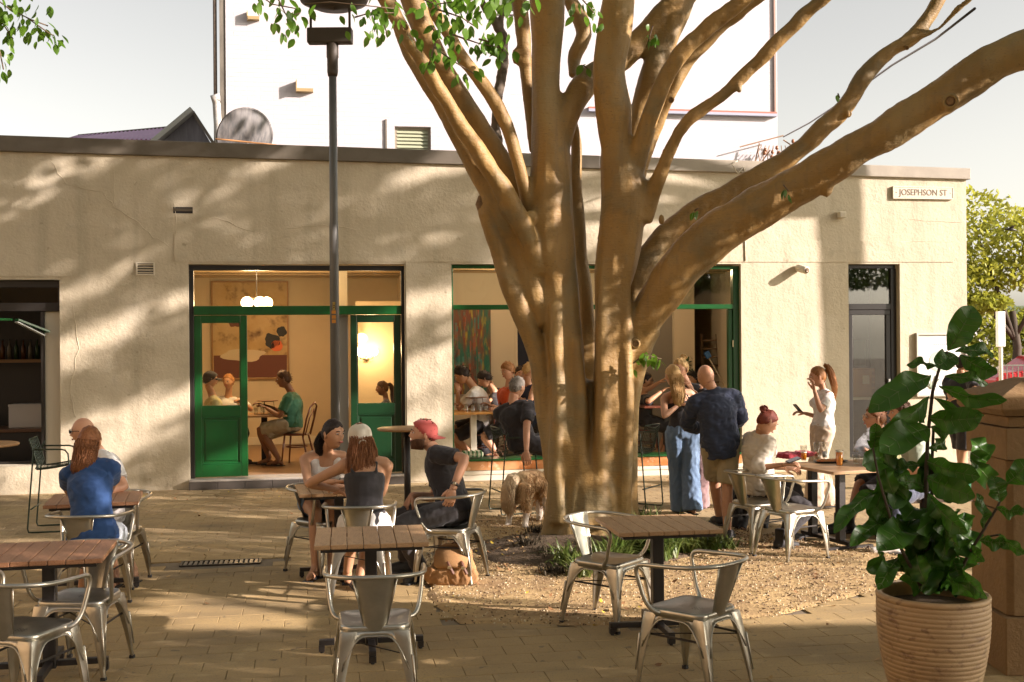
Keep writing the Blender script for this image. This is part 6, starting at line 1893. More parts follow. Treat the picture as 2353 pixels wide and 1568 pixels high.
    # hair
    if hair and hair.get('k') != 'bald':
        hm = HM[hair['c']]; k = hair['k']
        m = haircap(Hd, R, s, hair.get('puff', 1.10), hair.get('line', 0), hair.get('amp', .004), people_n[0] * 3.1)
        raw = MB(); raw.v = m.v; raw.f = m.f
        if k == 'long':
            L2 = hair.get('len', .38); wd = hair.get('w', .085)
            STR_SIDE = (R @ V((1, 0, 0)))
            back = W_(0, -.02, .02); d0 = W_(0, -.075, -.02)
            tgt = W_(0, -.085, -.10)
            endp = tgt + V((0, 0, -1)) * (L2 - .12) * s - fcn * (.05 if hair.get('off', 0) == 0 else hair['off'])
            path = [back, d0, tgt, tgt.lerp(endp, .5) - fcn * .02, endp]
            ww = [.07 * s, .080 * s, wd * s, wd * 1.02 * s, wd * .55 * s]
            raw.tube(path, ww, 14, sq=.55, side=STR_SIDE)
            st_ = strands(path, [w * 1.05 for w in ww], 230, .0034 * s, rs_, .62)
            raw.add(st_.v, st_.f)
        if k == 'pony':
            STR_SIDE = R @ V((1, 0, 0))
            b0 = W_(0, -.085, hair.get('z', .05)); 
            d_ = hair.get('tail', [(0, -.13, .05), (0, -.16, -.05), (0, -.15, -.18), (0, -.14, -.26)])
            path = [b0] + [W_(*q) for q in d_]
            ww = [.022 * s, .036 * s, .045 * s, .040 * s, .012 * s]
            raw.tube(path, ww, 10, sq=.8)
            st_ = strands(path, [w * 1.08 for w in ww], 120, .003 * s, rs_, .85)
            raw.add(st_.v, st_.f)
        if k == 'bun':
            bq = W_(*hair.get('at', (0, -.06, .125)))
            for i in range(26):
                v_ = V((rs_.gauss(0, 1), rs_.gauss(0, 1), rs_.gauss(0, 1))).normalized() * .030 * s
                q = v_.cross(V((rs_.random(), rs_.random(), 1))).normalized() * .02
                raw.tube([bq + v_ - q, bq + v_ * 1.15, bq + v_ + q], [.006, .01, .006], 5)
            raw.ell(bq, (.032 * s,) * 3, 10, 8)
        if k == 'curly' or hair.get('curls'):
            for i in range(170):
                v_ = V((rs_.gauss(0, 1), rs_.gauss(0, 1), rs_.gauss(0, 1))).normalized()
                if v_.z < HL(v_.y) + .08: continue
                c = W_(v_.x * .082, v_.y * .102, v_.z * .124)
                raw.ell(c, (.014 * s, .014 * s, .012 * s), 6, 4)
        if k in ('short', 'messy'):
            for i in range(110 if k == 'messy' else 70):
                v_ = V((rs_.gauss(0, 1), rs_.gauss(0, 1), rs_.gauss(0, 1))).normalized()
                if v_.z < HL(v_.y) + .12 + hair.get('line', 0): continue
                pf = hair.get('puff', 1.1)
                a_ = W_(v_.x * .074 * pf, v_.y * .094 * pf, v_.z * .114 * pf)
                b_ = W_(v_.x * .079 * pf, v_.y * .099 * pf - .012, v_.z * .120 * pf)
                raw.tube([a_, a_.lerp(b_, .5) + V((0, 0, .003)), b_ + V((rs_.uniform(-.008, .008), rs_.uniform(-.008, .008), 0))], [.006, .005, .002], 4)
        raw.build('hair', hm, t, True, world=True)
        if hair.get('beard'):
            bm_ = MB(); rings = []
            for j in range(9):
                zz_ = -.034 - .084 * j / 8; ring = []
                wdt = .070 * (1 - .42 * (j / 8) ** 2); dp = .094 * (1 - .10 * (j / 8) ** 2)
                for i in range(17):
                    a = pi * i / 16; ring.append(W_(cos(a) * (wdt + .004), sin(a) * (dp + .004) + (.004 if 5 < i < 11 else 0), zz_ + (.028 * sin(a) ** 6 * -1 if j < 2 else 0)))
                for i in range(16, -1, -1):
                    a = pi * i / 16; ring.append(W_(cos(a) * wdt * .85, sin(a) * dp * .8, zz_))
                rings.append(ring)
            bm_.rings(rings, True)
            bm_.build('beard', HM[hair['beard']], t, True, world=True)
    # clothes
    if bottom:
        kind, bm_ = bottom[0], bottom[1]
        m = MB(); t1 = {'shorts': .46, 'hotpants': .22, 'long': .97, 'wide': 1.0, 'skirt': .40, 'kneeshorts': .50}[kind]
        inf = {'shorts': .026, 'hotpants': .016, 'long': .014, 'wide': .030, 'skirt': .032, 'kneeshorts': .026}[kind]
        torso(m, -.2, .16, .012)
        for i, (J, k_, a_) in enumerate(((JL, K[0], AN[0]), (JR, K[1], AN[1]))):
            pr_ = [x * s for x in legp]
            if kind == 'wide': pr_ = [.092 * s, .092 * s, .084 * s, .078 * s, .082 * s, .088 * s, .095 * s]
            if kind in ('shorts', 'kneeshorts'): pr_ = [.088 * s, .088 * s, .082 * s, .082 * s, .08, .08, .08]
            if kind == 'long': pr_ = [.09 * s, .084 * s, .074 * s, .066 * s, .062 * s, .056 * s, .052 * s]
            a2 = a_ + V((0, 0, -.05)) if kind == 'wide' else a_
            limb(m, J, k_, a2, pr_, 12, inf * (.5 if kind in ('wide', 'long') else .55), 0, t1, tip=0)
        mw = sculpt(m, max(.011, res), 4, .007, 13, seed=people_n[0], aniso=(1, 1, .7), name='trousers')
        place(mw, {'shorts': 'shorts', 'kneeshorts': 'shorts', 'hotpants': 'denim_shorts', 'skirt': 'skirt'}.get(kind, 'trousers'), bm_, t, world=True)
    if top:
        kind, tm_ = top[0], top[1]
        m = MB(); loose = top[2] if len(top) > 2 else .016
        hem = top[3] if len(top) > 3 else -.08
        if kind in ('tank', 'cami'):
            torso(m, hem, .87 if kind == 'tank' else .78, .010, kx=.96)
            if sex == 'f':
                for k in (-1, 1): m.ell(spine(.70) + rcn * .068 * s * k + fcn * .088 * s, (.053 * s, .052 * s, .055 * s), 10, 8)
            for k in (-1, 1):
                w_ = .036 if kind == 'tank' else .012
                m.tube([spine(.78) + rcn * k * .085 * s + fcn * .10 * s, spine(.93) + rcn * k * .090 * s + fcn * .055 * s, spine(.985) + rcn * k * .082 * s, spine(.93) + rcn * k * .085 * s - fcn * .075 * s, spine(.78) + rcn * k * .085 * s - fcn * .10 * s], w_ * s, 8, sq=.6)
        else:
            torso(m, hem, .985, loose, flare=.006)
            sl = {'tee': .36, 'long': .96, 'rolled': .68}[kind]
            for S_, e, w_ in ((SL, EL, LW), (SR, ER, RW)):
                limb(m, S_, e, w_, [x * s for x in armp], 12, loose * .95 + (.004 if kind == 'tee' else 0), 0, sl, tip=0, k=1.0)
                m.ell(S_, ((.052 if sex == 'm' else .045) * s + loose * .5,) * 3, 10, 8)
                m.tube([S_ + V((0, 0, .012)), spine(.99)], [.046 * s + loose * .4, .056 * s + loose * .3], 8)
            if kind in ('long', 'rolled'):
                m.tube([spine(.96), spine(1.06).lerp(nt_, .25)], [.074 * s, .066 * s], 12, tip=0)
            if sex == 'f':
                for k in (-1, 1): m.ell(spine(.70) + rcn * .066 * s * k + fcn * .088 * s, (.058 * s, .056 * s, .06 * s), 10, 8)
        wr_ = {'tank': .0025, 'cami': .0025, 'tee': .0055, 'long': .009, 'rolled': .009}[kind]
        mw = sculpt(m, max(.010, res), 3 if kind in ('tank', 'cami') else 4, wr_, 11, seed=people_n[0] + 5.5, aniso=(1, 1, 1.5), name='shirt')
        place(mw, {'tank': 'tank_top', 'cami': 'strappy_top', 'tee': 'tee_shirt'}.get(kind, 'shirt'), tm_, t, world=True)
    if shoes:
        kind, sm_ = shoes
        for i in range(2):
            f = yd(fyv[i]); a = AN[i]; r_ = yr(fyv[i])
            if kind == 'sandal':
                MB().bar(a - f * .075 * s + down * .084 * s, a + f * .185 * s + down * .084 * s, .085 * s, .014).build('sandal', sm_, t, bevel=.01, world=True)
                MB().tube([a + f * .09 * s + down * .075 * s - r_ * .036, a + f * .10 * s + down * .030 * s, a + f * .09 * s + down * .075 * s + r_ * .036], .007, 6).build('sandal_strap', sm_, t, True, world=True)
            else:
                m = MB()
                m.tube([a - f * .05 * s + down * .045 * s, a + f * .02 * s + down * .035 * s, a + f * .10 * s + down * .050 * s, a + f * .19 * s + down * .060 * s], [.040 * s, .045 * s, .042 * s, .028 * s], 12, tip=.7)
                m.tube([a + V((0, 0, .10 if kind == 'boot' else .0)) * s, a + down * .05 * s], [.048 * s, .046 * s], 12, tip=0)
                mw = sculpt(m, .011, 3, name='shoe'); 
                so_ = place(mw, kind, sm_, t, world=True)
                MB().bar(a - f * .085 * s + down * .079 * s, a + f * .205 * s + down * .079 * s, .082 * s, .016).build('sole', M_rub, so_, bevel=.01, world=True)
    for e_ in extras:
        k = e_[0]
        if k == 'glasses':
            q = MB()
            for j in (-1, 1):
                q.ell(W_(.031 * j, .100, .012), (.024 * s, .004, .017 * s), 12, 6, R)
                q.tube([W_(.055 * j, .095, .016), W_(.078 * j, .02, .012), W_(.078 * j, -.01, .0)], .003, 5)
            q.tube([W_(-.01, .103, .016), W_(.01, .103, .016)], .003, 5)
            q.build(e_[2] if len(e_) > 2 else 'sunglasses', e_[1], t, True, world=True)
        if k == 'cap':
            m = haircap(Hd, R, s, 1.20, -.10, .0015, 3)
            m2 = MB(); vs = []
            keep = haircap(Hd, R, s, 1.155, e_[3] if len(e_) > 3 else -.12, .001, 3)
            Ri = R.inverted()
            for i_, v_ in enumerate(keep.v):
                q_ = (Ri @ (v_ - Hd)) / s
                if q_.z > .075: q_.z = .075 + (q_.z - .075) * .72
                f_ = 1 + .07 * max(0, min(1, (q_.z - .02) / .06)); q_.x *= f_; q_.y *= f_
                keep.v[i_] = Hd + R @ q_ * s
            c_ = keep.build('cap', e_[1], t, True, world=True)
            sg_ = e_[2]     # +1 brim forward, -1 brim to the back
            rings = []
            for q in range(6):
                u = q / 5; ring = []
                rr_ = []
                for i in range(9):
                    a = pi * (.18 + .64 * i / 8)
                    x, y = cos(a), sin(a)
                    rr_.append(W_(x * (.080 + .008 * u), sg_ * (y * (.098 + .075 * u * sin(a))), (.030 if sg_ > 0 else .000) - .018 * u * (1.0) - .02 * (x * x)))
                rings.append(rr_)
            bm_ = MB()
            for r__ in rings: bm_.v += r__
            for a in range(5):
                for b in range(8):
                    i0 = a * 9 + b; bm_.f.append((i0, i0 + 1, i0 + 10, i0 + 9))
            br_ = bm_.build('brim', e_[1], c_, True, world=True)
            ss_ = br_.modifiers.new('s', 'SOLIDIFY'); ss_.thickness = .005
            MB().ell(W_(0, -.005, .119), (.008, .008, .005), 8, 5).build('button', e_[1], c_, True, world=True)
        if k == 'watch':
            w_ = (LW if e_[1] == 'L' else RW); e2 = (EL if e_[1] == 'L' else ER); d_ = (e2 - w_).normalized()
            MB().tube([w_ + d_ * .035, w_ + d_ * .058], .033 * s, 14).build('watch_strap', M_blk, t, True, world=True)
            MB().ell(w_ + d_ * .046 + V((0, -.030, .012)), (.016, .012, .016), 10, 6).build('watch', mat('watch_steel', (.4, .35, .25), .3, .8), t, True, world=True)
        if k == 'phone':
            w_ = (LW if e_[1] == 'L' else RW); d_ = V(e_[2]).normalized()
            c = w_ + (w_ - (EL if e_[1] == 'L' else ER)).normalized() * .09 * s + V((0, 0, .03))
            ph_ = thing('phone', e_[3], 'phone', c)
            b_ = MB().bar(c - d_ * .07, c + d_ * .07, .07, .009, up=V(e_[4])).build('case', M_blk, ph_, bevel=.006, world=True)
            MB().bar(c - d_ * .064 + V(e_[4]).normalized() * .006, c + d_ * .064 + V(e_[4]).normalized() * .006, .062, .002, up=V(e_[4])).build('screen', mat('phone_screen', (.08, .09, .11), .1), ph_, world=True)
    return t, dict(Hd=Hd, R=R, W=W_, LW=LW, RW=RW, EL=EL, ER=ER, spine=spine, rc=rcn, fc=fcn, up=up)
gseat = lambda x, Y, z=.56, hz=None: (x, CY + .008 * 0 - (z - H) * F / Y - (x - CX) * ROLL, Y)   # picture row of a seat-high point
C_ = cloth
denim = cloth('denim_blue', (.10, .17, .28), (.2, .28, .4))
# ------------------------------------------------------------------ the crowd
person('woman in a blue tee with long auburn hair leaning on the left table', gseat(213, 8.3), (207, 1066, 8.45), (205, 1018, 8.52), 0, 2, 8, -8, 4,
       lw=(168, 1146, 8.9), rw=(246, 1140, 8.9), lp=(-1, -.2, -.5), rp=(1, -.2, -.5), feet=((185, 8.75), (235, 8.7)), sex='f', skin='tan', s=1.03, res=.010,
       top=('tee', cloth('royal_blue', (.008, .042, .14), (.02, .07, .20)), .016, -.12), bottom=('shorts', cloth('pale_denim', (.35, .40, .44), (.5, .53, .55))),
       hair=dict(k='long', c='auburn', len=.32, w=.078, puff=1.12), shoes=('shoe', cloth('white', (.7, .68, .64))), face=False, kp=(0, 1, .6))
person('bald man in a white tee with dark sunglasses facing left behind the woman in blue', gseat(266, 9.75), (232, 1046, 9.72), (192, 992, 9.72), 130, 120, 92, -6,
       lw=(215, 1138, 9.3), rw=(190, 1132, 9.35), feet=((262, 9.2), (306, 9.35)), skin='fair', s=1.04, kp=(-.2, -1, .5), fy=(180, 180),
       top=('tee', cloth('white', (.66, .63, .60), (.74, .72, .7)), .024, -.1), bottom=('shorts', cloth('off_white', (.6, .57, .54))), hair=dict(k='bald', c='brown'),
       extras=[('glasses', M_blk, 'sunglasses')], shoes=('sandal', M_rub))
person('woman in a white tank top with dark hair tied back, arms folded on the table', gseat(736, 10.1), (748, 1046, 9.86), (765, 998, 9.74), -155, -160, -128, -2,
       lw=(812, 1108, 9.5), rw=(775, 1108, 9.48), lp=(1, .1, -.2), rp=(-1, .1, -.3), feet=((758, 9.55), (722, 9.5)), sex='f', skin='tan', s=1.10, res=.010, kp=(.3, -1, .6), fy=(195, 170),
       top=('tank', cloth('white', (.66, .63, .60)), .01, .0), bottom=('hotpants', denim), hair=dict(k='pony', c='black', puff=1.07, z=.0, tail=[(0, -.12, -.02), (.02, -.13, -.08), (.02, -.12, -.14), (.02, -.11, -.18)]), shoes=('sandal', M_rub))
capw, ci_ = person('woman in a black tank top and cream cap, long brown hair down her back', gseat(838, 8.72), (838, 1058, 8.86), (827, 1010, 8.93), 0, 6, 18, -4,
       lw=(776, 1126, 9.05), rw=(800, 1122, 9.08), lp=(-1, -.1, -.25), rp=(1, .1, -.4), feet=((795, 9.25), (822, 9.0)), sex='f', skin='tan', s=1.10, res=.010, kp=(0, 1, .6), fy=(10, 20),
       top=('cami', cloth('charcoal', (.022, .02, .022), (.04, .036, .036)), .01, -.1), bottom=('skirt', cloth('white', (.66, .63, .60))), hair=dict(k='long', c='auburn', len=.38, w=.100, puff=1.05),
       extras=[('cap', cloth('cream_cap', (.60, .55, .44)), 1, -.16)], shoes=('sandal', M_rub), face=False)
q = MB(); W_ = ci_['W']
q.tube([W_(-.03, -.112, -.035), W_(-.02, -.118, -.012), W_(0, -.120, -.004), W_(.02, -.118, -.012), W_(.03, -.112, -.035)], .006, 6); q.bar(W_(.03, -.116, -.03), W_(.034, -.120, -.12), .018, .006)
q.build('cap_strap', cloth('cream_cap', (.60, .55, .44)), capw, world=True)
person('bearded man in a black tee and backwards red cap sitting sideways, looking left', gseat(1046, 9.4), (1002, 1040, 9.55), (974, 998, 9.55), 88, 84, 100, 4,
       rw=(946, 1138, 9.5), lw=(1040, 1126, 9.08), rp=(.3, .5, -.6), lp=(1, -.25, .55), feet=((962, 9.35), (930, 9.7)), skin='fair', s=1.10, res=.010, kpw=((-1, -.5, .5), (-1, -.2, .6)), fy=(150, 110),
       rh=(-.5, -.1, -.9), lh=(-.25, -.1, -.95), curl=.8,
       top=('tee', cloth('black', (.018, .016, .018), (.03, .026, .028)), .018, -.1), bottom=('long', cloth('dark_grey', (.035, .032, .034), (.06, .055, .055))),
       hair=dict(k='short', c='brown', puff=1.05, beard='brown'), extras=[('cap', cloth('faded_red', (.42, .07, .06), (.5, .11, .09)), -1, .06), ('watch', 'L')], shoes=('shoe', M_rub))
person('grey haired man on a bar stool reaching down to pat the dog', gseat(1200, 13.0, .79), (1178, 932, 13.02), (1188, 891, 13.04), -50, -24, -40, -10, 4,
       lw=(1238, 1010, 13.3), rw=(1208, 1072, 12.55), rp=(-.2, -.6, -.2), feet=((1262, 13.1), (1248, 12.8)), skin='fair', s=1.08, res=.011, kp=(.8, .5, .6), footlift=(.3, .3), fy=(-60, -60), rh=(.1, -.2, -1),
       top=('tee', cloth('black', (.018, .016, .018)), .022, -.12), bottom=('shorts', cloth('black', (.018, .016, .018))), hair=dict(k='short', c='grey', puff=1.08), shoes=('shoe', M_rub), face=False)
person('woman with long blonde hair in a strappy black top and wide blue jeans', (1568, 988, 12.7), (1556, 904, 12.68), (1546, 864, 12.66), 10, 14, 25, 2,
       lw=(1560, 930, 12.55), rw=(1592, 900, 12.95), lp=(-1, -.4, -.4), rp=(.6, 0, -1), feet=((1562, 12.8), (1590, 12.6)), sex='f', skin='fair', s=1.03, res=.011, lh=(1, 0, .05),
       top=('cami', cloth('charcoal', (.022, .02, .022)), .01, -.02), bottom=('wide', denim), hair=dict(k='long', c='blonde', len=.34, w=.075, puff=1.10), shoes=('sandal', M_rub), face=False, kp=(0, 1, 0))
person('woman in mauve trousers with pinned up blonde hair talking behind the one in jeans', (1592, 986, 13.2), (1582, 890, 13.2), (1564, 848, 13.2), 160, 155, 140, -4,
       lw=(1606, 915, 13.0), rw=(1570, 950, 13.0), feet=((1606, 13.15), (1592, 13.2)), sex='f', skin='fair', s=1.06, res=.012,
       top=('tee', cloth('charcoal', (.022, .02, .022)), .012, -.05), bottom=('wide', cloth('mauve', (.24, .15, .15), (.32, .2, .2))), hair=dict(k='bun', c='blonde', puff=1.1, amp=.007, at=(0, -.07, .12)), shoes=('shoe', cloth('white', (.66, .63, .60))))
person('bald man in a navy shirt and khaki shorts standing with his back to us', (1655, 1017, 11.1), (1641, 905, 11.08), (1622, 866, 11.14), 8, 6, 22, -22,
       lw=(1606, 986, 11.42), rw=(1668, 982, 11.45), lp=(-1, -.6, -.3), rp=(1, -.6, -.3), feet=((1652, 11.5), (1668, 11.05)), skin='fair', s=1.03, res=.010, kp=(0, 1, 0), fy=(10, -25),
       top=('long', cloth('navy', (.018, .028, .060), (.035, .05, .10)), .030, -.30), bottom=('shorts', cloth('khaki', (.36, .30, .18), (.42, .36, .23))), hair=dict(k='bald', c='brown'), extras=[('glasses', M_blk, 'glasses')], shoes=('shoe', M_rub), face=False)
person('seated woman in a cream blouse with a reddish bun looking down at her phone', gseat(1744, 10.98), (1745, 1004, 10.95), (1762, 970, 10.86), -68, -62, -76, -30,
       lw=(1808, 1076, 10.9), rw=(1800, 1068, 10.62), rp=(-.3, -.5, -.8), lp=(0, .5, -.8), feet=((1806, 11.0), (1790, 10.6)), sex='f', skin='fair', s=1.04, res=.010, kp=(1, .3, .6),
       top=('rolled', cloth('cream_linen', (.62, .55, .44), (.70, .64, .54)), .030, -.18), bottom=('long', cloth('black', (.018, .016, .018))), hair=dict(k='bun', c='red', puff=1.07, at=(0, -.085, .09), amp=.006), shoes=('boot', M_rub),
       extras=[('phone', 'R', (1, .3, .3), 'black phone held by the woman in the cream blouse', (-.3, -.3, 1))])
person('woman in white tee and beige trousers standing at the sunlit wall', (1890, 986, 13.0), (1893, 902, 13.0), (1880, 866, 13.0), 100, 98, 84, -6,
       lw=(1871, 896, 12.75), rw=(1850, 950, 13.1), lp=(.2, -.4, -1), rp=(1, .2, -.3), feet=((1866, 13.0), (1902, 13.1)), sex='f', skin='fair', s=1.0, res=.010, kp=(-1, 0, 0), lh=(-.2, 0, 1), rh=(-1, -.1, .2),
       top=('tee', cloth('white', (.66, .63, .60)), .009, .06), bottom=('wide', cloth('beige', (.46, .36, .26), (.54, .43, .33))), hair=dict(k='pony', c='ginger', puff=1.08, z=.10, tail=[(0, -.11, .12), (0, -.15, .02), (0, -.17, -.14), (0, -.16, -.27)]), shoes=('shoe', cloth('beige', (.46, .36, .26))),
       extras=[('phone', 'R', (-.6, -.1, .7), 'phone held up by the woman standing at the wall', (-.7, -.3, -.5))])
person('man in an olive tee and round glasses breathing vapour at the long table', gseat(2052, 11.75), (2034, 1006, 11.65), (2010, 962, 11.6), 80, 82, 92, 4,
       lw=(1998, 1040, 11.4), rw=(2010, 1066, 11.9), feet=((1912, 11.2), (1950, 11.45)), skin='fair', s=1.08, res=.011, kp=(-1, -.2, .5), fy=(95, 95),
       top=('tee', cloth('olive', (.20, .20, .09), (.28, .28, .15)), .02, -.1), bottom=('shorts', cloth('black', (.018, .016, .018))), hair=dict(k='messy', c='auburn', puff=1.12), extras=[('glasses', mat('clear_rim', (.4, .25, .15), .2), 'glasses')], shoes=('boot', M_rub))
person('curly haired man in a sage shirt and dark jeans half hidden behind the fig leaves', gseat(2120, 10.95), (2096, 1000, 10.95), (2070, 950, 10.95), 78, 80, 90, -2,
       lw=(2040, 1074, 10.75), rw=(2050, 1064, 11.1), feet=((2050, 10.35), (2075, 10.9)), skin='fair', s=1.08, res=.012, kp=(-1, -.3, .6), fy=(95, 95),
       top=('tee', cloth('sage', (.30, .35, .27), (.38, .42, .34)), .022, -.1), bottom=('long', cloth('ink_denim', (.04, .05, .08), (.07, .08, .12))), hair=dict(k='curly', c='brown', puff=1.12), shoes=('shoe', cloth('white', (.66, .63, .60))))
person('person in black shorts and tee standing in the street behind the fig leaves', (2205, 955, 14.5), (2207, 868, 14.5), (2214, 838, 14.5), -60, -60, -80, -8,
       lw=(2232, 905, 14.4), rw=(2195, 915, 14.2), feet=((2212, 14.5), (2198, 14.4)), skin='tan', s=1.0, res=.014, top=('tee', cloth('black', (.018, .016, .018)), .03, -.2), bottom=('kneeshorts', cloth('black', (.018, .016, .018))), hair=dict(k='short', c='black', puff=1.1), shoes=('shoe', M_rub))
# indoors ------------------------------------------------------------
fl = zi
def ins(x, Y, z=.60): return (x, CY - (z + fl - H) * F / Y - (x - CX) * ROLL, Y)
g_ = None
person('man in a green tee sitting in a bentwood chair inside the open door', ins(672, 17.2), (672, 908, 17.25), (652, 872, 17.2), 82, 84, 96, -6,
       lw=(612, 938, 17.1), rw=(606, 932, 17.4), feet=((618, 17.2), (640, 17.0)), skin='brown', s=1.12, res=.014, kp=(-1, 0, .5), floor=fl,
       top=('tee', cloth('green', (.03, .13, .07), (.05, .18, .10)), .02, -.1), bottom=('shorts', cloth('khaki', (.36, .30, .18))), hair=dict(k='short', c='brown', puff=1.12), shoes=('sandal', M_rub))
person('man in a dark cap and pale tee behind the green door glass', ins(492, 17.3), (490, 915, 17.3), (483, 872, 17.25), -70, -70, -60, -6, lw=(540, 940, 17.2), rw=(535, 945, 17.2), feet=((540, 17.2), (545, 17.3)), skin='tan', s=1.08, res=.016, kp=(1, 0, .5), floor=fl,
       top=('tee', cloth('pale_olive', (.4, .38, .2)), .02, -.1), bottom=('long', cloth('black', (.018, .016, .018))), hair=dict(k='short', c='black', puff=1.05), extras=[('cap', cloth('black', (.018, .016, .018)), 1, -.05)], shoes=('shoe', M_rub))
person('person in a white tee seen full face through the green door glass', ins(522, 18.4), (524, 918, 18.4), (525, 878, 18.35), 180, 180, 170, 0, lw=(555, 925, 18.0), rw=(515, 940, 18.1), feet=((530, 18), (515, 18)), skin='tan', s=1.08, res=.016, kp=(0, -1, .5), floor=fl,
       top=('tee', cloth('white', (.66, .63, .60)), .02, -.1), bottom=('long', cloth('black', (.018, .016, .018))), hair=dict(k='short', c='ginger', puff=1.1), shoes=('shoe', M_rub))
person('dark haired woman in profile seen through the glass of the shaded door', ins(885, 18.0), (888, 925, 18.0), (879, 893, 18.0), 95, 95, 100, -4, lw=(858, 950, 18), rw=(862, 950, 18), feet=((850, 18), (855, 18)), skin='brown', s=1.0, res=.016, kp=(-1, 0, .5), floor=fl, sex='f',
       top=('tee', cloth('black', (.018, .016, .018)), .02, -.1), bottom=('long', cloth('black', (.018, .016, .018))), hair=dict(k='pony', c='brown', puff=1.1), shoes=('shoe', M_rub))
fl3 = fl
person('woman with black hair and a white shirt leaning over the right window table', ins(1112, 17.0, .62), (1092, 895, 17.0), (1062, 862, 16.95), 80, 82, 88, -28, lw=(1052, 900, 16.9), rw=(1058, 930, 16.8), feet=((1092, 16.8), (1060, 17.0)), sex='m', skin='tan', s=1.12, res=.014, kp=(-1, -.2, .5), floor=fl,
       top=('tee', cloth('white', (.66, .63, .60)), .026, -.2), bottom=('shorts', cloth('black', (.018, .016, .018))), hair=dict(k='messy', c='black', puff=1.18), shoes=('shoe', M_rub))
person('person in black with black hair bent over the right window table', ins(1150, 17.7, .62), (1138, 905, 17.6), (1114, 872, 17.5), 75, 80, 90, -30, lw=(1110, 930, 17.3), rw=(1120, 925, 17.2), feet=((1120, 17.4), (1130, 17.4)), skin='tan', s=1.1, res=.016, kp=(-1, -.2, .5), floor=fl,
       top=('tee', cloth('black', (.018, .016, .018)), .02, -.1), bottom=('long', cloth('black', (.018, .016, .018))), hair=dict(k='short', c='black', puff=1.15), shoes=('shoe', M_rub))
person('young person in an orange top with tousled ginger hair', ins(1172, 16.9, .62), (1168, 895, 16.9), (1167, 853, 16.85), 110, 120, 130, -14, lw=(1128, 932, 16.7), rw=(1140, 938, 16.6), feet=((1150, 16.8), (1160, 16.8)), skin='fair', s=1.08, res=.014, kp=(-1, -.2, .5), floor=fl,
       top=('tee', cloth('orange', (.55, .07, .015), (.62, .12, .02)), .024, -.1), bottom=('shorts', cloth('black', (.018, .016, .018))), hair=dict(k='messy', c='ginger', puff=1.2), shoes=('shoe', M_rub))
person('man in a navy tee with cropped fair hair in the right window', ins(1225, 16.9, .62), (1214, 890, 16.9), (1216, 852, 16.85), -60, -50, -70, -4, lw=(1236, 905, 16.8), rw=(1228, 880, 16.6), feet=((1225, 16.8), (1240, 16.8)), skin='fair', s=1.08, res=.014, kp=(1, -.2, .5), floor=fl,
       top=('tee', cloth('navy', (.018, .028, .060)), .02, -.1), bottom=('long', cloth('black', (.018, .016, .018))), hair=dict(k='short', c='blonde', puff=1.04), shoes=('shoe', M_rub))
person('dark haired man whose face shows between the orange top and the navy tee', ins(1196, 18.3, .62), (1196, 895, 18.3), (1195, 860, 18.2), 180, 180, 190, -4, feet=((1190, 18.0), (1200, 18.0)), skin='fair', s=1.08, res=.018, kp=(0, -1, .5), floor=fl,
       top=('tee', cloth('black', (.018, .016, .018)), .02, -.1), bottom=('long', cloth('black', (.018, .016, .018))), hair=dict(k='short', c='black', puff=1.1), shoes=('shoe', M_rub))
person('man with glasses raising his hand at the table right of the trunk', ins(1478, 17.4, .62), (1480, 912, 17.4), (1484, 876, 17.35), -80, -80, -90, 0, lw=(1516, 878, 17.2), rw=(1520, 900, 17.0), feet=((1510, 17.3), (1520, 17.2)), skin='tan', s=1.08, res=.016, kp=(1, -.2, .5), floor=fl,
       top=('tee', cloth('black', (.018, .016, .018)), .02, -.1), bottom=('shorts', cloth('black', (.018, .016, .018))), hair=dict(k='short', c='black', puff=1.1), extras=[('glasses', M_blk, 'glasses')], shoes=('shoe', cloth('khaki', (.36, .30, .18))))
person('dark haired diner half hidden between the blonde woman and the bald man', ins(1592, 17.3, .72), (1590, 905, 17.3), (1590, 872, 17.25), 120, 120, 130, 0, feet=((1580, 17.2), (1590, 17.1)), skin='tan', s=1.05, res=.018, kp=(-1, -.2, .5), floor=fl,
       top=('tee', cloth('black', (.018, .016, .018)), .02, -.1), bottom=('long', cloth('black', (.018, .016, .018))), hair=dict(k='short', c='black', puff=1.1), shoes=('shoe', M_rub))
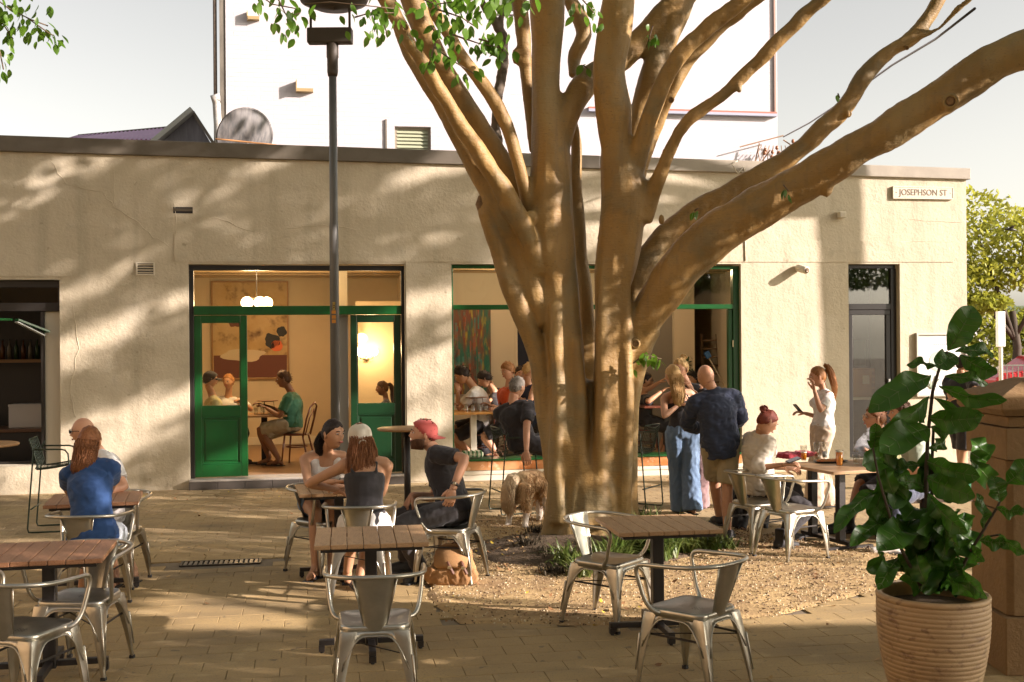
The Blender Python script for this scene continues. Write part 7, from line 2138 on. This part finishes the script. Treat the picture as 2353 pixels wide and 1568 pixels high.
# ------------------------------------------------------------------ dogs
def fur(mb, pts_n, n, l, r, rs_, droop=.9):
    for _ in range(n):
        p, nrm = pts_n[rs_.randrange(len(pts_n))]
        d = (nrm * .45 + V((-.15, -.25, -droop)) + V((rs_.gauss(0, .12), rs_.gauss(0, .12), rs_.gauss(0, .1)))).normalized()
        L_ = l * rs_.uniform(.5, 1.2)
        mb.tube([p - nrm * .01, p + d * L_ * .5 + nrm * .01, p + d * L_], [r * .7, r * .5, r * .1], 3)
def furmat(n, a, b, c, dark):
    m = mat(n, a, .8, c2=b, sc=5, c3=c, sc3=3.2, amt=.3, stretch=(1, 1, 1), bump=.004, bs=60)
    return m
def make_dog(label, parts, coat, tuft_, l, face=None, white=None):
    t = thing('dog', label, 'dog', parts['base'])
    m = MB()
    for pts, rr in parts['body']: m.tube([P(*p) for p in pts], rr, 12, tip=.7)
    me = sculpt(m, .014, 3, .003, 22, name='body')
    pn = [(v.co.copy(), v.normal.copy()) for v in me.vertices if v.co.z > .16]
    raw = MB(); r_ = random.Random(8); fur(raw, pn, tuft_, l, .006, r_)
    me = join_mesh(me, raw)
    place(me, 'body', coat, t, world=True)
    for pts, rr in (white or ()):
        m = MB(); m.tube([P(*p) for p in pts], rr, 10, tip=.7)
        me = sculpt(m, .012, 3, .003, 25, name='white_sock'); place(me, 'white_sock', mat('fur_white', (.66, .60, .50), .8), t, world=True)
    tl = MB(); pts, rr = parts['tail']; pp = [P(*p) for p in pts]; tl.tube(pp, rr, 10, tip=.7)
    r_ = random.Random(5)
    for _ in range(int(tuft_ * .8)):
        k = r_.random() * (len(pp) - 1); j = int(k); c = pp[j].lerp(pp[j + 1], k - j); rad = rr[j] + (rr[j + 1] - rr[j]) * (k - j)
        d = V((r_.gauss(0, 1), r_.gauss(0, 1), r_.gauss(0, .6))).normalized(); a = c + d * rad * .9
        tl.tube([a, a + d * .02 + V((0, 0, -.04)), a + d * .02 + V((0, 0, -.11))], [.008, .006, .001], 3)
    tl.build('tail', parts.get('tailm', coat), t, True, world=True)
    if face:
        for nm, c, r, m_ in face: MB().ell(P(*c), r, 10, 8).build(nm, m_, t, True, world=True)
    return t
M_col = furmat('fur_gold', (.66, .46, .25), (.52, .31, .14), (.26, .13, .055), 0)
M_colt = mat('fur_cream', (.78, .63, .43), .85, c2=(.64, .46, .27), sc=6)
M_bdog = mat('fur_black', (.012, .010, .009), .7)
db = G(1205, 1200)
make_dog('long haired gold and white collie seen from behind beside the trunk', dict(base=db,
   body=[([(1188, 1112, 12.15), (1205, 1104, 12.25), (1228, 1102, 12.4), (1246, 1108, 12.5)], [.10, .105, .115, .10]),
         ([(1246, 1104, 12.5), (1262, 1098, 12.55), (1276, 1112, 12.55)], [.10, .09, .085]), ([(1276, 1112, 12.55), (1284, 1124, 12.5), (1290, 1134, 12.45)], [.075, .05, .03]),
         ([(1178, 1115, 12.15), (1172, 1150, 12.05), (1176, 1172, 12.18), (1170, 1196, 12.18), (1168, 1206, 12.12)], [.085, .055, .030, .024, .03]),
         ([(1202, 1118, 12.05), (1206, 1152, 11.95), (1211, 1176, 12.08), (1207, 1200, 12.05), (1208, 1210, 12.0)], [.085, .055, .030, .024, .03]),
         ([(1240, 1120, 12.55), (1238, 1160, 12.5), (1240, 1190, 12.45)], [.07, .045, .03]), ([(1254, 1120, 12.4), (1256, 1160, 12.35), (1257, 1194, 12.3)], [.07, .045, .03]),
         ([(1268, 1088, 12.5), (1264, 1074, 12.5)], [.03, .012])],
   tail=([(1184, 1092, 12.05), (1174, 1098, 11.95), (1167, 1118, 11.92), (1166, 1140, 11.92), (1172, 1160, 11.95)], [.03, .048, .060, .060, .02]), tailm=M_colt), M_col, 2600, .06,
   white=[([(1172, 1178, 12.17), (1169, 1198, 12.17), (1167, 1207, 12.10), (1164, 1209, 12.04)], [.036, .031, .034, .025]), ([(1210, 1182, 12.07), (1207, 1203, 12.04), (1207, 1211, 11.97), (1209, 1213, 11.92)], [.037, .031, .034, .025]),
          ([(1240, 1150, 12.5), (1240, 1188, 12.45), (1238, 1192, 12.38)], [.05, .035, .034]), ([(1257, 1146, 12.34), (1258, 1190, 12.3), (1256, 1197, 12.24)], [.055, .036, .036])])
make_dog('curly black dog standing behind the metal chairs at the long table', dict(base=G(1695, 1215),
   body=[([(1688, 1142, 11.9), (1705, 1140, 11.95), (1735, 1142, 12.0), (1760, 1148, 12.0)], [.12, .13, .13, .12]),
         ([(1690, 1140, 11.85), (1676, 1128, 11.75), (1668, 1132, 11.65)], [.10, .09, .085]), ([(1668, 1134, 11.65), (1660, 1142, 11.58)], [.07, .045]), ([(1680, 1122, 11.8), (1684, 1140, 11.8)], [.035, .03]),
         ([(1694, 1155, 11.85), (1694, 1185, 11.8), (1690, 1212, 11.75)], [.07, .05, .04]), ([(1708, 1155, 11.9), (1710, 1190, 11.9), (1706, 1218, 11.65)], [.07, .05, .04]),
         ([(1755, 1160, 12.0), (1758, 1190, 12.0), (1756, 1216, 11.8)], [.08, .05, .04])],
   tail=([(1770, 1138, 12.05), (1782, 1125, 12.1), (1786, 1110, 12.1)], [.03, .035, .02])), M_bdog, 700, .035)
# ------------------------------------------------------------------ bag on the ground
bg_ = G(1038, 1342); Yb = bg_.y
bag = thing('canvas_backpack', 'tan canvas backpack with leather straps slumped on the ground by the bearded man', 'backpack', bg_, radians(-8))
bag.scale = (.92, .9, .84)
M_can = mat('tan_canvas', (.36, .20, .08), .85, c2=(.25, .13, .05), sc=5, bump=.002, bs=90, amt=.4)
q = MB()
hw = .195
R = []
for z_, w_, d_, dx in ((0, .18, .10, 0), (.02, .205, .125, 0), (.08, .21, .135, 0), (.15, .195, .12, .01), (.21, .17, .10, .015), (.27, .155, .075, .02), (.325, .15, .055, .03)):
    R.append([V((x * 1 + dx, y, z_)) for x, y in rrect(w_, d_, min(w_, d_) * .6, 4)])
q.rings(R, True)
q.tube([V((-.19, -.05, .07)), V((-.17, -.09, .13)), V((-.13, -.11, .17))], [.06, .05, .03], 8); q.tube([V((.19, -.03, .05)), V((.20, -.05, .11)), V((.17, -.06, .16))], [.055, .05, .03], 8)
me = sculpt(q, .010, 2, .009, 14, seed=4, aniso=(1, 1, .45), name='bag_body'); place(me, 'bag_body', M_can, bag)
q = MB(); R = []
for z_, w_, y0 in ((.33, .135, .06), (.345, .14, 0), (.33, .145, -.07), (.27, .15, -.118), (.20, .14, -.138), (.185, .12, -.142)):
    R.append([V((-w_ + .015, y0, z_)), V((0, y0 - .006, z_ + .012)), V((w_ + .02, y0, z_ + .006)), V((w_ + .02, y0 + .012, z_ - .01)), V((0, y0 + .010, z_ - .004)), V((-w_ + .015, y0 + .012, z_ - .012))])
q.rings(R, True); fl_ = q.build('flap', M_can, bag, True)
q = MB(); q.tube([V((-.12, .04, .34)), V((-.04, .0, .372)), V((.06, .0, .375)), V((.15, .03, .355))], [.02, .026, .026, .018], 8, sq=.7); q.build('rolled_top', M_can, bag, True)
M_lea = mat('brown_leather', (.11, .035, .012), .45)
for x_ in (.0, .12):
    MB().tube([V((x_ - .03, -.09, .28)), V((x_ - .005, -.135, .24)), V((x_ + .02, -.155, .18)), V((x_ + .045, -.158, .13))], .014, 4, sq=.35).build('strap', M_lea, bag)
    MB().cbox((x_ + .012, -.158, .19), (.034, .008, .026), (0, .3, 0)).build('buckle', mat('brass', (.6, .5, .3)), bag)
q = MB(); q.tube([V((-.02, .0, .37)), V((.03, -.02, .41)), V((.08, .0, .37))], .007, 6); q.build('handle', M_lea, bag)
# ------------------------------------------------------------------ things on the long table
M_beer = mat('beer', (.75, .32, .02), .15, trans=.5); M_foam = mat('beer_foam', (.8, .75, .62), .6)
M_tum = glassmat('tumbler_glass', (.93, .93, .9), 1.0, .10)
def glass(px_, py_, h, label, fill=0, r=.036, m_=None, z=.741, cat='glass'):
    c = G(px_, py_, z)
    t = thing('drinking_glass', label, cat, c)
    MB().lathe([(r * .72, 0), (r * .8, h * .4), (r, h), (r - .003, h), (r * .8 - .003, h * .4), (r * .72 - .003, .006)], 20, cap=False).build('glass_wall', M_tum, t, True)
    MB().lathe([(0, 0), (r * .72, .0), (r * .72, .006), (0, .006)], 16, cap=False).build('glass_base', M_tum, t)
    if fill:
        MB().lathe([(r * .68, .007), (r * .77, h * .4), (r * (.8 + .17 * max(0, fill - .4) / .6) - .004, h * fill)], 18).build('drink', m_ or M_beer, t, True)
        if m_ is None: MB().lathe([(r * .86, h * fill + .001), (r * .86, h * fill + .010)], 18).build('foam', M_foam, t, True)
glass(1847, 1058, .15, 'half empty beer glass beside the red folder', .50)
glass(1877, 1056, .175, 'tall clear glass at the back of the long table, left of the other clear one', 0, .036)
glass(1895, 1052, .16, 'tall clear glass behind the pizza platter', .12, .034, mat('water', (.6, .62, .6), .1, trans=.5))
glass(1929, 1071, .155, 'full amber beer glass at the front edge of the long table', .86, .040)
glass(1968, 1066, .09, 'short clear tumbler near the fig leaves on the table', .0, .038)
c = G(1908, 1062, .742)
pt = thing('pizza_platter', 'dark oval platter of pizza between the beer glasses', 'platter', c, lt.rotation_euler.z)
MB().lathe([(.15, 0), (.19, .012), (.185, .016), (.14, .008)], 30, m=Matrix.Scale(.62, 4, (0, 1, 0)), cap=True).build('plate', M_black, pt, True)
r_ = random.Random(3); q = MB()
q.lathe([(.15, .010), (.155, .018), (.14, .022), (.0, .02)], 26, m=Matrix.Scale(.6, 4, (0, 1, 0))); q.build('pizza_base', mat('crust', (.5, .27, .09), .8, c2=(.6, .12, .03), sc=30), pt, True)
q = MB()
for i in range(60):
    a = r_.random() * 6.3; k = r_.random() * .13; q.ell((cos(a) * k, sin(a) * k * .6, .024), (.014, .012, .006), 6, 4)
tag(q.build('topping', mat('topping', (.75, .42, .12), .7, c2=(.5, .10, .03), sc=40), pt, True), kind='stuff')
c = G(1828, 1048, .742)
fd = thing('red_folder', 'crumpled pink red folder lying on the long table', 'folder', c, lt.rotation_euler.z + .25)
q = MB(); q.box(-.21, .21, -.10, .10, 0, .03); me = sculpt(q, .010, 2, .016, 9, name='folder_body'); place(me, 'folder_body', cloth('pink_red', (.50, .05, .07)), fd)
q = MB(); q.box(-.08, .06, -.105, -.09, .02, .05); q.build('folder_spine', cloth('pink_red', (.50, .05, .07)), fd)
c = G(2035, 1074, .742); q = MB().box(-.10, .10, -.06, .06, 0, .006).build('menu_card', mat('menu_green', (.12, .15, .10), .6)); q.location = c; q.rotation_euler = (0, 0, .5)
tag(q, 'dark menu card lying near the right end of the long table', 'menu')
# vapour
vp = MB().tube([P(1999, 985, 11.45), P(1992, 1005, 11.4), P(1983, 1022, 11.35), P(1972, 1036, 11.3)], [.02, .05, .07, .05], 14, tip=.7).build('vapour', None, None, True)
vm = bpy.data.materials.new('vapour'); vm.use_nodes = True; N_ = vm.node_tree.nodes; Lk = vm.node_tree.links
N_.remove(N_['Principled BSDF']); pv = N_.new('ShaderNodeVolumePrincipled'); pv.inputs['Color'].default_value = (.95, .95, .95, 1)
tx = N_.new('ShaderNodeTexNoise'); tx.inputs['Scale'].default_value = 11; tx.inputs['Detail'].default_value = 3
ge = N_.new('ShaderNodeNewGeometry'); Lk.new(ge.outputs['Position'], tx.inputs['Vector'])
mr = N_.new('ShaderNodeMapRange'); mr.inputs[1].default_value = .45; mr.inputs[2].default_value = .7; mr.inputs[4].default_value = 60
Lk.new(tx.outputs[0], mr.inputs[0]); Lk.new(mr.outputs[0], pv.inputs['Density']); Lk.new(pv.outputs[0], N_['Material Output'].inputs['Volume'])
vp.data.materials.append(vm); tag(vp, 'white puff of vapour in front of the man in round glasses', 'vapour', kind='stuff')
# ------------------------------------------------------------------ furniture indoors
def bentwood(c, yaw, label):
    t = thing('bentwood_chair', label, 'chair', c, radians(yaw), 'bentwood chairs inside')
    MB().lathe([(.19, .445), (.20, .455), (.195, .465)], 24).build('seat', M_bent, t, True)
    for x_, y_ in ((.14, .14), (-.14, .14)): MB().tube([V((x_, y_, .45)), V((x_ * 1.25, y_ * 1.3, 0))], [.016, .012], 8).build('leg', M_bent, t, True)
    for x_ in (.15, -.15): MB().tube([V((x_ * .9, -.14, .45)), V((x_ * 1.2, -.24, 0))], [.016, .012], 8).build('leg', M_bent, t, True)
    MB().tube([V((-.17, -.16, .44)), V((-.19, -.22, .7)), V((-.15, -.27, .88)), V((0, -.29, .94)), V((.15, -.27, .88)), V((.19, -.22, .7)), V((.17, -.16, .44))], .014, 8).build('back_frame', M_bent, t, True)
    MB().tube([V((-.10, -.17, .45)), V((-.11, -.24, .7)), V((0, -.275, .84)), V((.11, -.24, .7)), V((.10, -.17, .45))], .010, 8).build('back_loop', M_bent, t, True)
    MB().lathe([(.155, .26), (.163, .262), (.163, .276), (.155, .278)], 24, cap=False).build('leg_ring', M_bent, t, True)
    return t
def I(x, Y): p = P(x, 800, Y); p.z = zi; return p
bentwood(I(680, 17.2), 82, 'dark bentwood chair under the man in the green tee')
bentwood(I(1108, 16.95), 80, 'dark bentwood chair under the woman in the white shirt')
bentwood(I(1172, 16.95), 110, 'dark bentwood chair under the orange topped diner')
bentwood(I(1478, 17.45), -80, 'bentwood chair under the man with glasses')
def cafe_table(c, w_, d_, label, leg, col=M_wood, h=.76, yaw=0):
    t = thing('cafe_table', label, 'table', c, FR + yaw, 'tables inside the cafe')
    MB().box(-w_ / 2, w_ / 2, -d_ / 2, d_ / 2, h - .03, h).build('table_top', col, t, bevel=.004)
    MB().box(-.045, .045, -.045, .045, .03, h - .031).build('column', leg, t, bevel=.005)
    MB().box(-.25, .25, -.04, .04, 0, .03).build('base_bar', leg, t); MB().box(-.04, .04, -.25, -.045, 0, .028).build('base_bar', leg, t); MB().box(-.04, .04, .045, .25, 0, .028).build('base_bar', leg, t)
    return t
ct1 = cafe_table(I(606, 17.3), .7, .7, 'pale table laid with glasses inside the open green door', M_blk)
ct2 = cafe_table(I(1086, 16.65), 1.0, .75, 'orange edged oak table on a cream column in the right window', M_intw, mat('orange_oak', (.5, .24, .06), .4), .82)
ct3 = cafe_table(I(1240, 16.8), .7, .7, 'dark cafe table under the elbow of the man in navy', M_blk, M_dark)
ct4 = cafe_table(I(1530, 17.2), .9, .7, 'dark red wood table just right of the trunk', M_blk, M_bent, .86)
def tumb(c, n, label0, zt):
    names = ['first', 'second', 'third', 'fourth']
    for i in range(n):
        p = c.location + FE * (-.12 + .10 * i) + V((0, 0, zt + .001)) - FN * .12
        t = thing('drinking_glass', 'water glass on the ' + label0 + ', ' + names[i] + ' from the left', 'glass', p)
        MB().lathe([(.028, 0), (.034, .11), (.031, .11), (.025, .005)], 14, cap=False).build('glass_wall', M_tum, t, True)
        MB().lathe([(.0, 0), (.028, 0), (.028, .005), (0, .005)], 12, cap=False).build('glass_base', M_tum, t)
tumb(ct1, 3, 'table inside the green door', .76); tumb(ct2, 4, 'orange edged window table', .82)
for c_, zt, lab in ((ct1, .76, 'wire serving stand on the table inside the green door'), (ct2, .82, 'wire pizza stand holding a tray in the right window')):
    t = thing('serving_stand', lab, 'stand', c_.location + V((0, 0, zt + .001)) + FE * .05, FR)
    q = MB()
    for a in range(3):
        an = a * 2.09; q.tube([V((cos(an) * .11, sin(an) * .11, 0)), V((cos(an) * .09, sin(an) * .09, .19))], .004, 5)
    q.lathe([(.088, .186), (.096, .186), (.096, .192), (.088, .192)], 20, cap=False); q.build('wire_frame', M_blk, t)
    MB().lathe([(.0, .195), (.16, .196), (.165, .204), (0, .2)], 24, cap=False).build('tray', mat('tray_brown', (.2, .1, .05), .5), t, True)
cs = thing('striped_cushion', 'green and white striped cushion on the window ledge behind the bearded man', 'cushion', fw(*((lambda a: (a[0], .2, z3 + .03))(FP(1086, 1055, .2)))), FR)
q = MB().box(-.15, .15, -.1, .1, 0, .1).build('pad', mat('cushion_cream', (.5, .5, .35), .9), cs); b_ = q.modifiers.new('b', 'BEVEL'); b_.width = .045; b_.segments = 4
for i in range(5): 
    q = MB().box(-.14 + i * .06, -.115 + i * .06, -.104, .104, .012, .1035).build('stripe', mat('cushion_green', (.06, .16, .06), .9), cs); b_ = q.modifiers.new('b', 'BEVEL'); b_.width = .012; b_.segments = 2
# ------------------------------------------------------------------ unseen courtyard trees beside and above the view, crowns shaped to cast the dapples
REV = -sd                                                     # towards the sun
tA = FV(1932, 900) ; tA.z = 0
hA = V((-SUN_TRAVEL.x, -SUN_TRAVEL.y, 0))
baseA = tA + hA * 6.3; baseA.z = 0
baseB = V((9.5, 3.5, 0))
rs = random.Random(77)
def wallmask(u, z, x):  # shade wanted on the wall; decides which crown leaves are kept
    s_ = u + z * .45; w_ = z - .45 * u
    n_ = noise.noise(V((w_ * 1.9, s_ * .22, 1.7))) + .35 * noise.noise(V((w_ * 4.5, s_ * .45, 5.1)))
    if x < 1180: d = .80
    elif x < 1500: d = .80 - .55 * (x - 1180) / 320
    else: d = .0
    if x > 1500: return 0
    if x < 1040: d = d - .32 * (z < 2.7) + .05 * (z > 3.3)
    return max(0, min(1.0, (d + n_ * 1.1 - .5) * 1.7 + .5))
def groundmask(p, x, y):  # shade wanted on the ground, streaked along the sun direction
    a = p.x * hA.x + p.y * hA.y; b = -p.x * hA.y + p.y * hA.x
    n_ = noise.noise(V((b * 3.0, a * .35, 9.7))) + .6 * noise.noise(V((b * 7.5, a * .8, 3.3)))
    if y > 1445: d = .72 + (.28 if x > 1500 and y > 1500 else 0)
    elif x < 1080: d = .08 if 1325 < y < 1445 and x > 330 else .72
    elif y > 1260: d = .12
    elif x > 1430: d = .10
    else: d = .45
    return max(0, min(1.0, (d + n_ * .55 - .5) * 2.0 + .5))
def visible2(p):
    q = p - CAM
    if q.y < .3: return False
    x = q.x / q.y * F + CX; y = CY - q.z / q.y * F
    return -150 < x < 2353 + 150 and y > -170
shade_crownA, shade_crownB = MB(), MB()
def card(m, p, a):
    R = Euler((rs.uniform(-1.4, 1.4), rs.uniform(-1.4, 1.4), rs.random() * 6.28)).to_matrix()
    m.add([p + R @ V(w) * a for w in ((-.5, 0, 0), (-.1, -.27, .03), (.5, 0, 0), (-.1, .27, .03))], [(0, 1, 2, 3)])
def cast(p, lo):  # leaf position up the sun ray from the shaded point, outside the view
    t0 = max(lo, (3.4 - p.z) / REV.z)
    for k in range(40):
        if not visible2(p + REV * t0): break
        t0 += .5
    return p + REV * (t0 + rs.random() ** 1.3 * 4.0)
for _ in range(20000):
    u, z = rs.uniform(-7, 8.5), rs.uniform(0, 5.0)
    p = fw(u, 0, z); q = p - CAM; x = q.x / q.y * F + CX
    if rs.random() < wallmask(u, z, x): card(shade_crownA, cast(p, 15), rs.uniform(.15, .27))
for _ in range(36000):
    p = V((rs.uniform(-9, 7), rs.uniform(3.5, 15.5), 0)); q = p - CAM
    x = q.x / q.y * F + CX; y = CY - q.z / q.y * F
    if (p - FA).dot(FN) > -.1: continue
    if rs.random() < groundmask(p, x, y):
        c = cast(p, 8); card(shade_crownB if c.y < 8.5 else shade_crownA, c, rs.uniform(.13, .24))
for _ in range(2600):  # extra leaf cards added only to shade the pillar and pot
    p = V((rs.uniform(1.9, 3.9), 6.5, rs.uniform(0, 1.6)))
    if p.z < 1.2 or p.x > 2.7: card(shade_crownB, cast(p, 6), rs.uniform(.14, .25))
M_cl = mat('canopy_leaf', (.05, .10, .015), .5, trans=.12, world=True)
for base, cr_, lab in ((baseA, shade_crownA, 'unseen courtyard tree beyond the right corner, crown shaped to shade wall and ground'), (baseB, shade_crownB, 'unseen courtyard tree beside the sandstone pillar, crown shaped to shade the foreground')):
    t = thing('courtyard_shade_tree', lab, 'tree', base)
    q = MB()
    if base is baseA:
        q.tube([V((0, 0, 0)), V((.03, 0, 1.2)), V((-.05, .03, 3)), V((.05, 0, 4.6)), V((.0, 0, 6.3)), V((-.1, 0, 8))], [.19, .155, .15, .155, .18, .12], 12)
        q.tube([V((0, 0, 4.9)), V((.5, -.1, 5.45)), V((.72, -.15, 6.0))], [.14, .11, .05], 10)
        for d in ((-2.5, -1.5, 8), (-3.5, -2.5, 7.2), (-1.2, -2.5, 8.4), (1.5, -2, 8)):
            q.tube([V((0, 0, 6.2)), V(d) * .5 + V((0, 0, 3.2)), V(d)], [.11, .08, .03], 8)
    else:
        q.tube([V((0, 0, 0)), V((.1, .1, 2)), V((0, .2, 4)), V((-.2, .4, 6))], [.26, .2, .18, .1], 12)
        for d in ((-2.5, 1.5, 4.2), (-1.5, 3.0, 4.6), (-2.2, -1.0, 4.4), (1.0, 2.5, 5)):
            q.tube([V((0, .1, 2.6)), V(d) * .5 + V((0, 0, 1.5)), V(d)], [.09, .06, .02], 8)
    q.build('trunk', M_bark2, t, True)
    cr_.build('crown', M_cl, t, fix=False, world=True)

# the fig's own high crown, above the picture
q = MB()
for _ in range(9000):
    c = V((rs.gauss(0, 3.2), 10 + rs.gauss(0, 3.2), rs.uniform(6.0, 10.5)))
    if visible2(c) or c.y > 14.5: continue
    card(q, c, rs.uniform(.2, .34))
tag(q.build('crown', M_cl, tree, fix=False, world=True), kind='stuff')
# houses across the street, behind and left of the camera
M_tb = mat('terrace_render', (.42, .30, .17), .85, c2=(.34, .23, .12), sc=1)
for k, (x0, x1, y0, y1, h, lab) in enumerate(((-22, 24, -24, -15, 9.5, 'long tan rendered terrace across the street behind the camera'), (-24, -11.5, -12, 9, 8.5, 'tan rendered corner building to the left of the camera'))):
    t = thing('terrace_house', lab, 'building', (x0, y0, 0))
    MB().box(0, x1 - x0, 0, y1 - y0, 0, h).build('wall', M_tb, t)
    MB().box(-.2, x1 - x0 + .2, -.2, y1 - y0 + .2, h + .002, h + .4).build('parapet', M_cap2, t)
    n = int((x1 - x0 if k == 0 else y1 - y0) / 3)
    for i in range(n):
        for z_ in (1.0, 5.0):
            a = 1 + i * 3
            if k == 0: MB().box(a, a + 1.3, y1 - y0 + .002, y1 - y0 + .05, z_, z_ + 2.1).build('window', M_black, t)
            else: MB().box(x1 - x0 + .002, x1 - x0 + .05, a, a + 1.3, z_, z_ + 2.1).build('window', M_black, t)
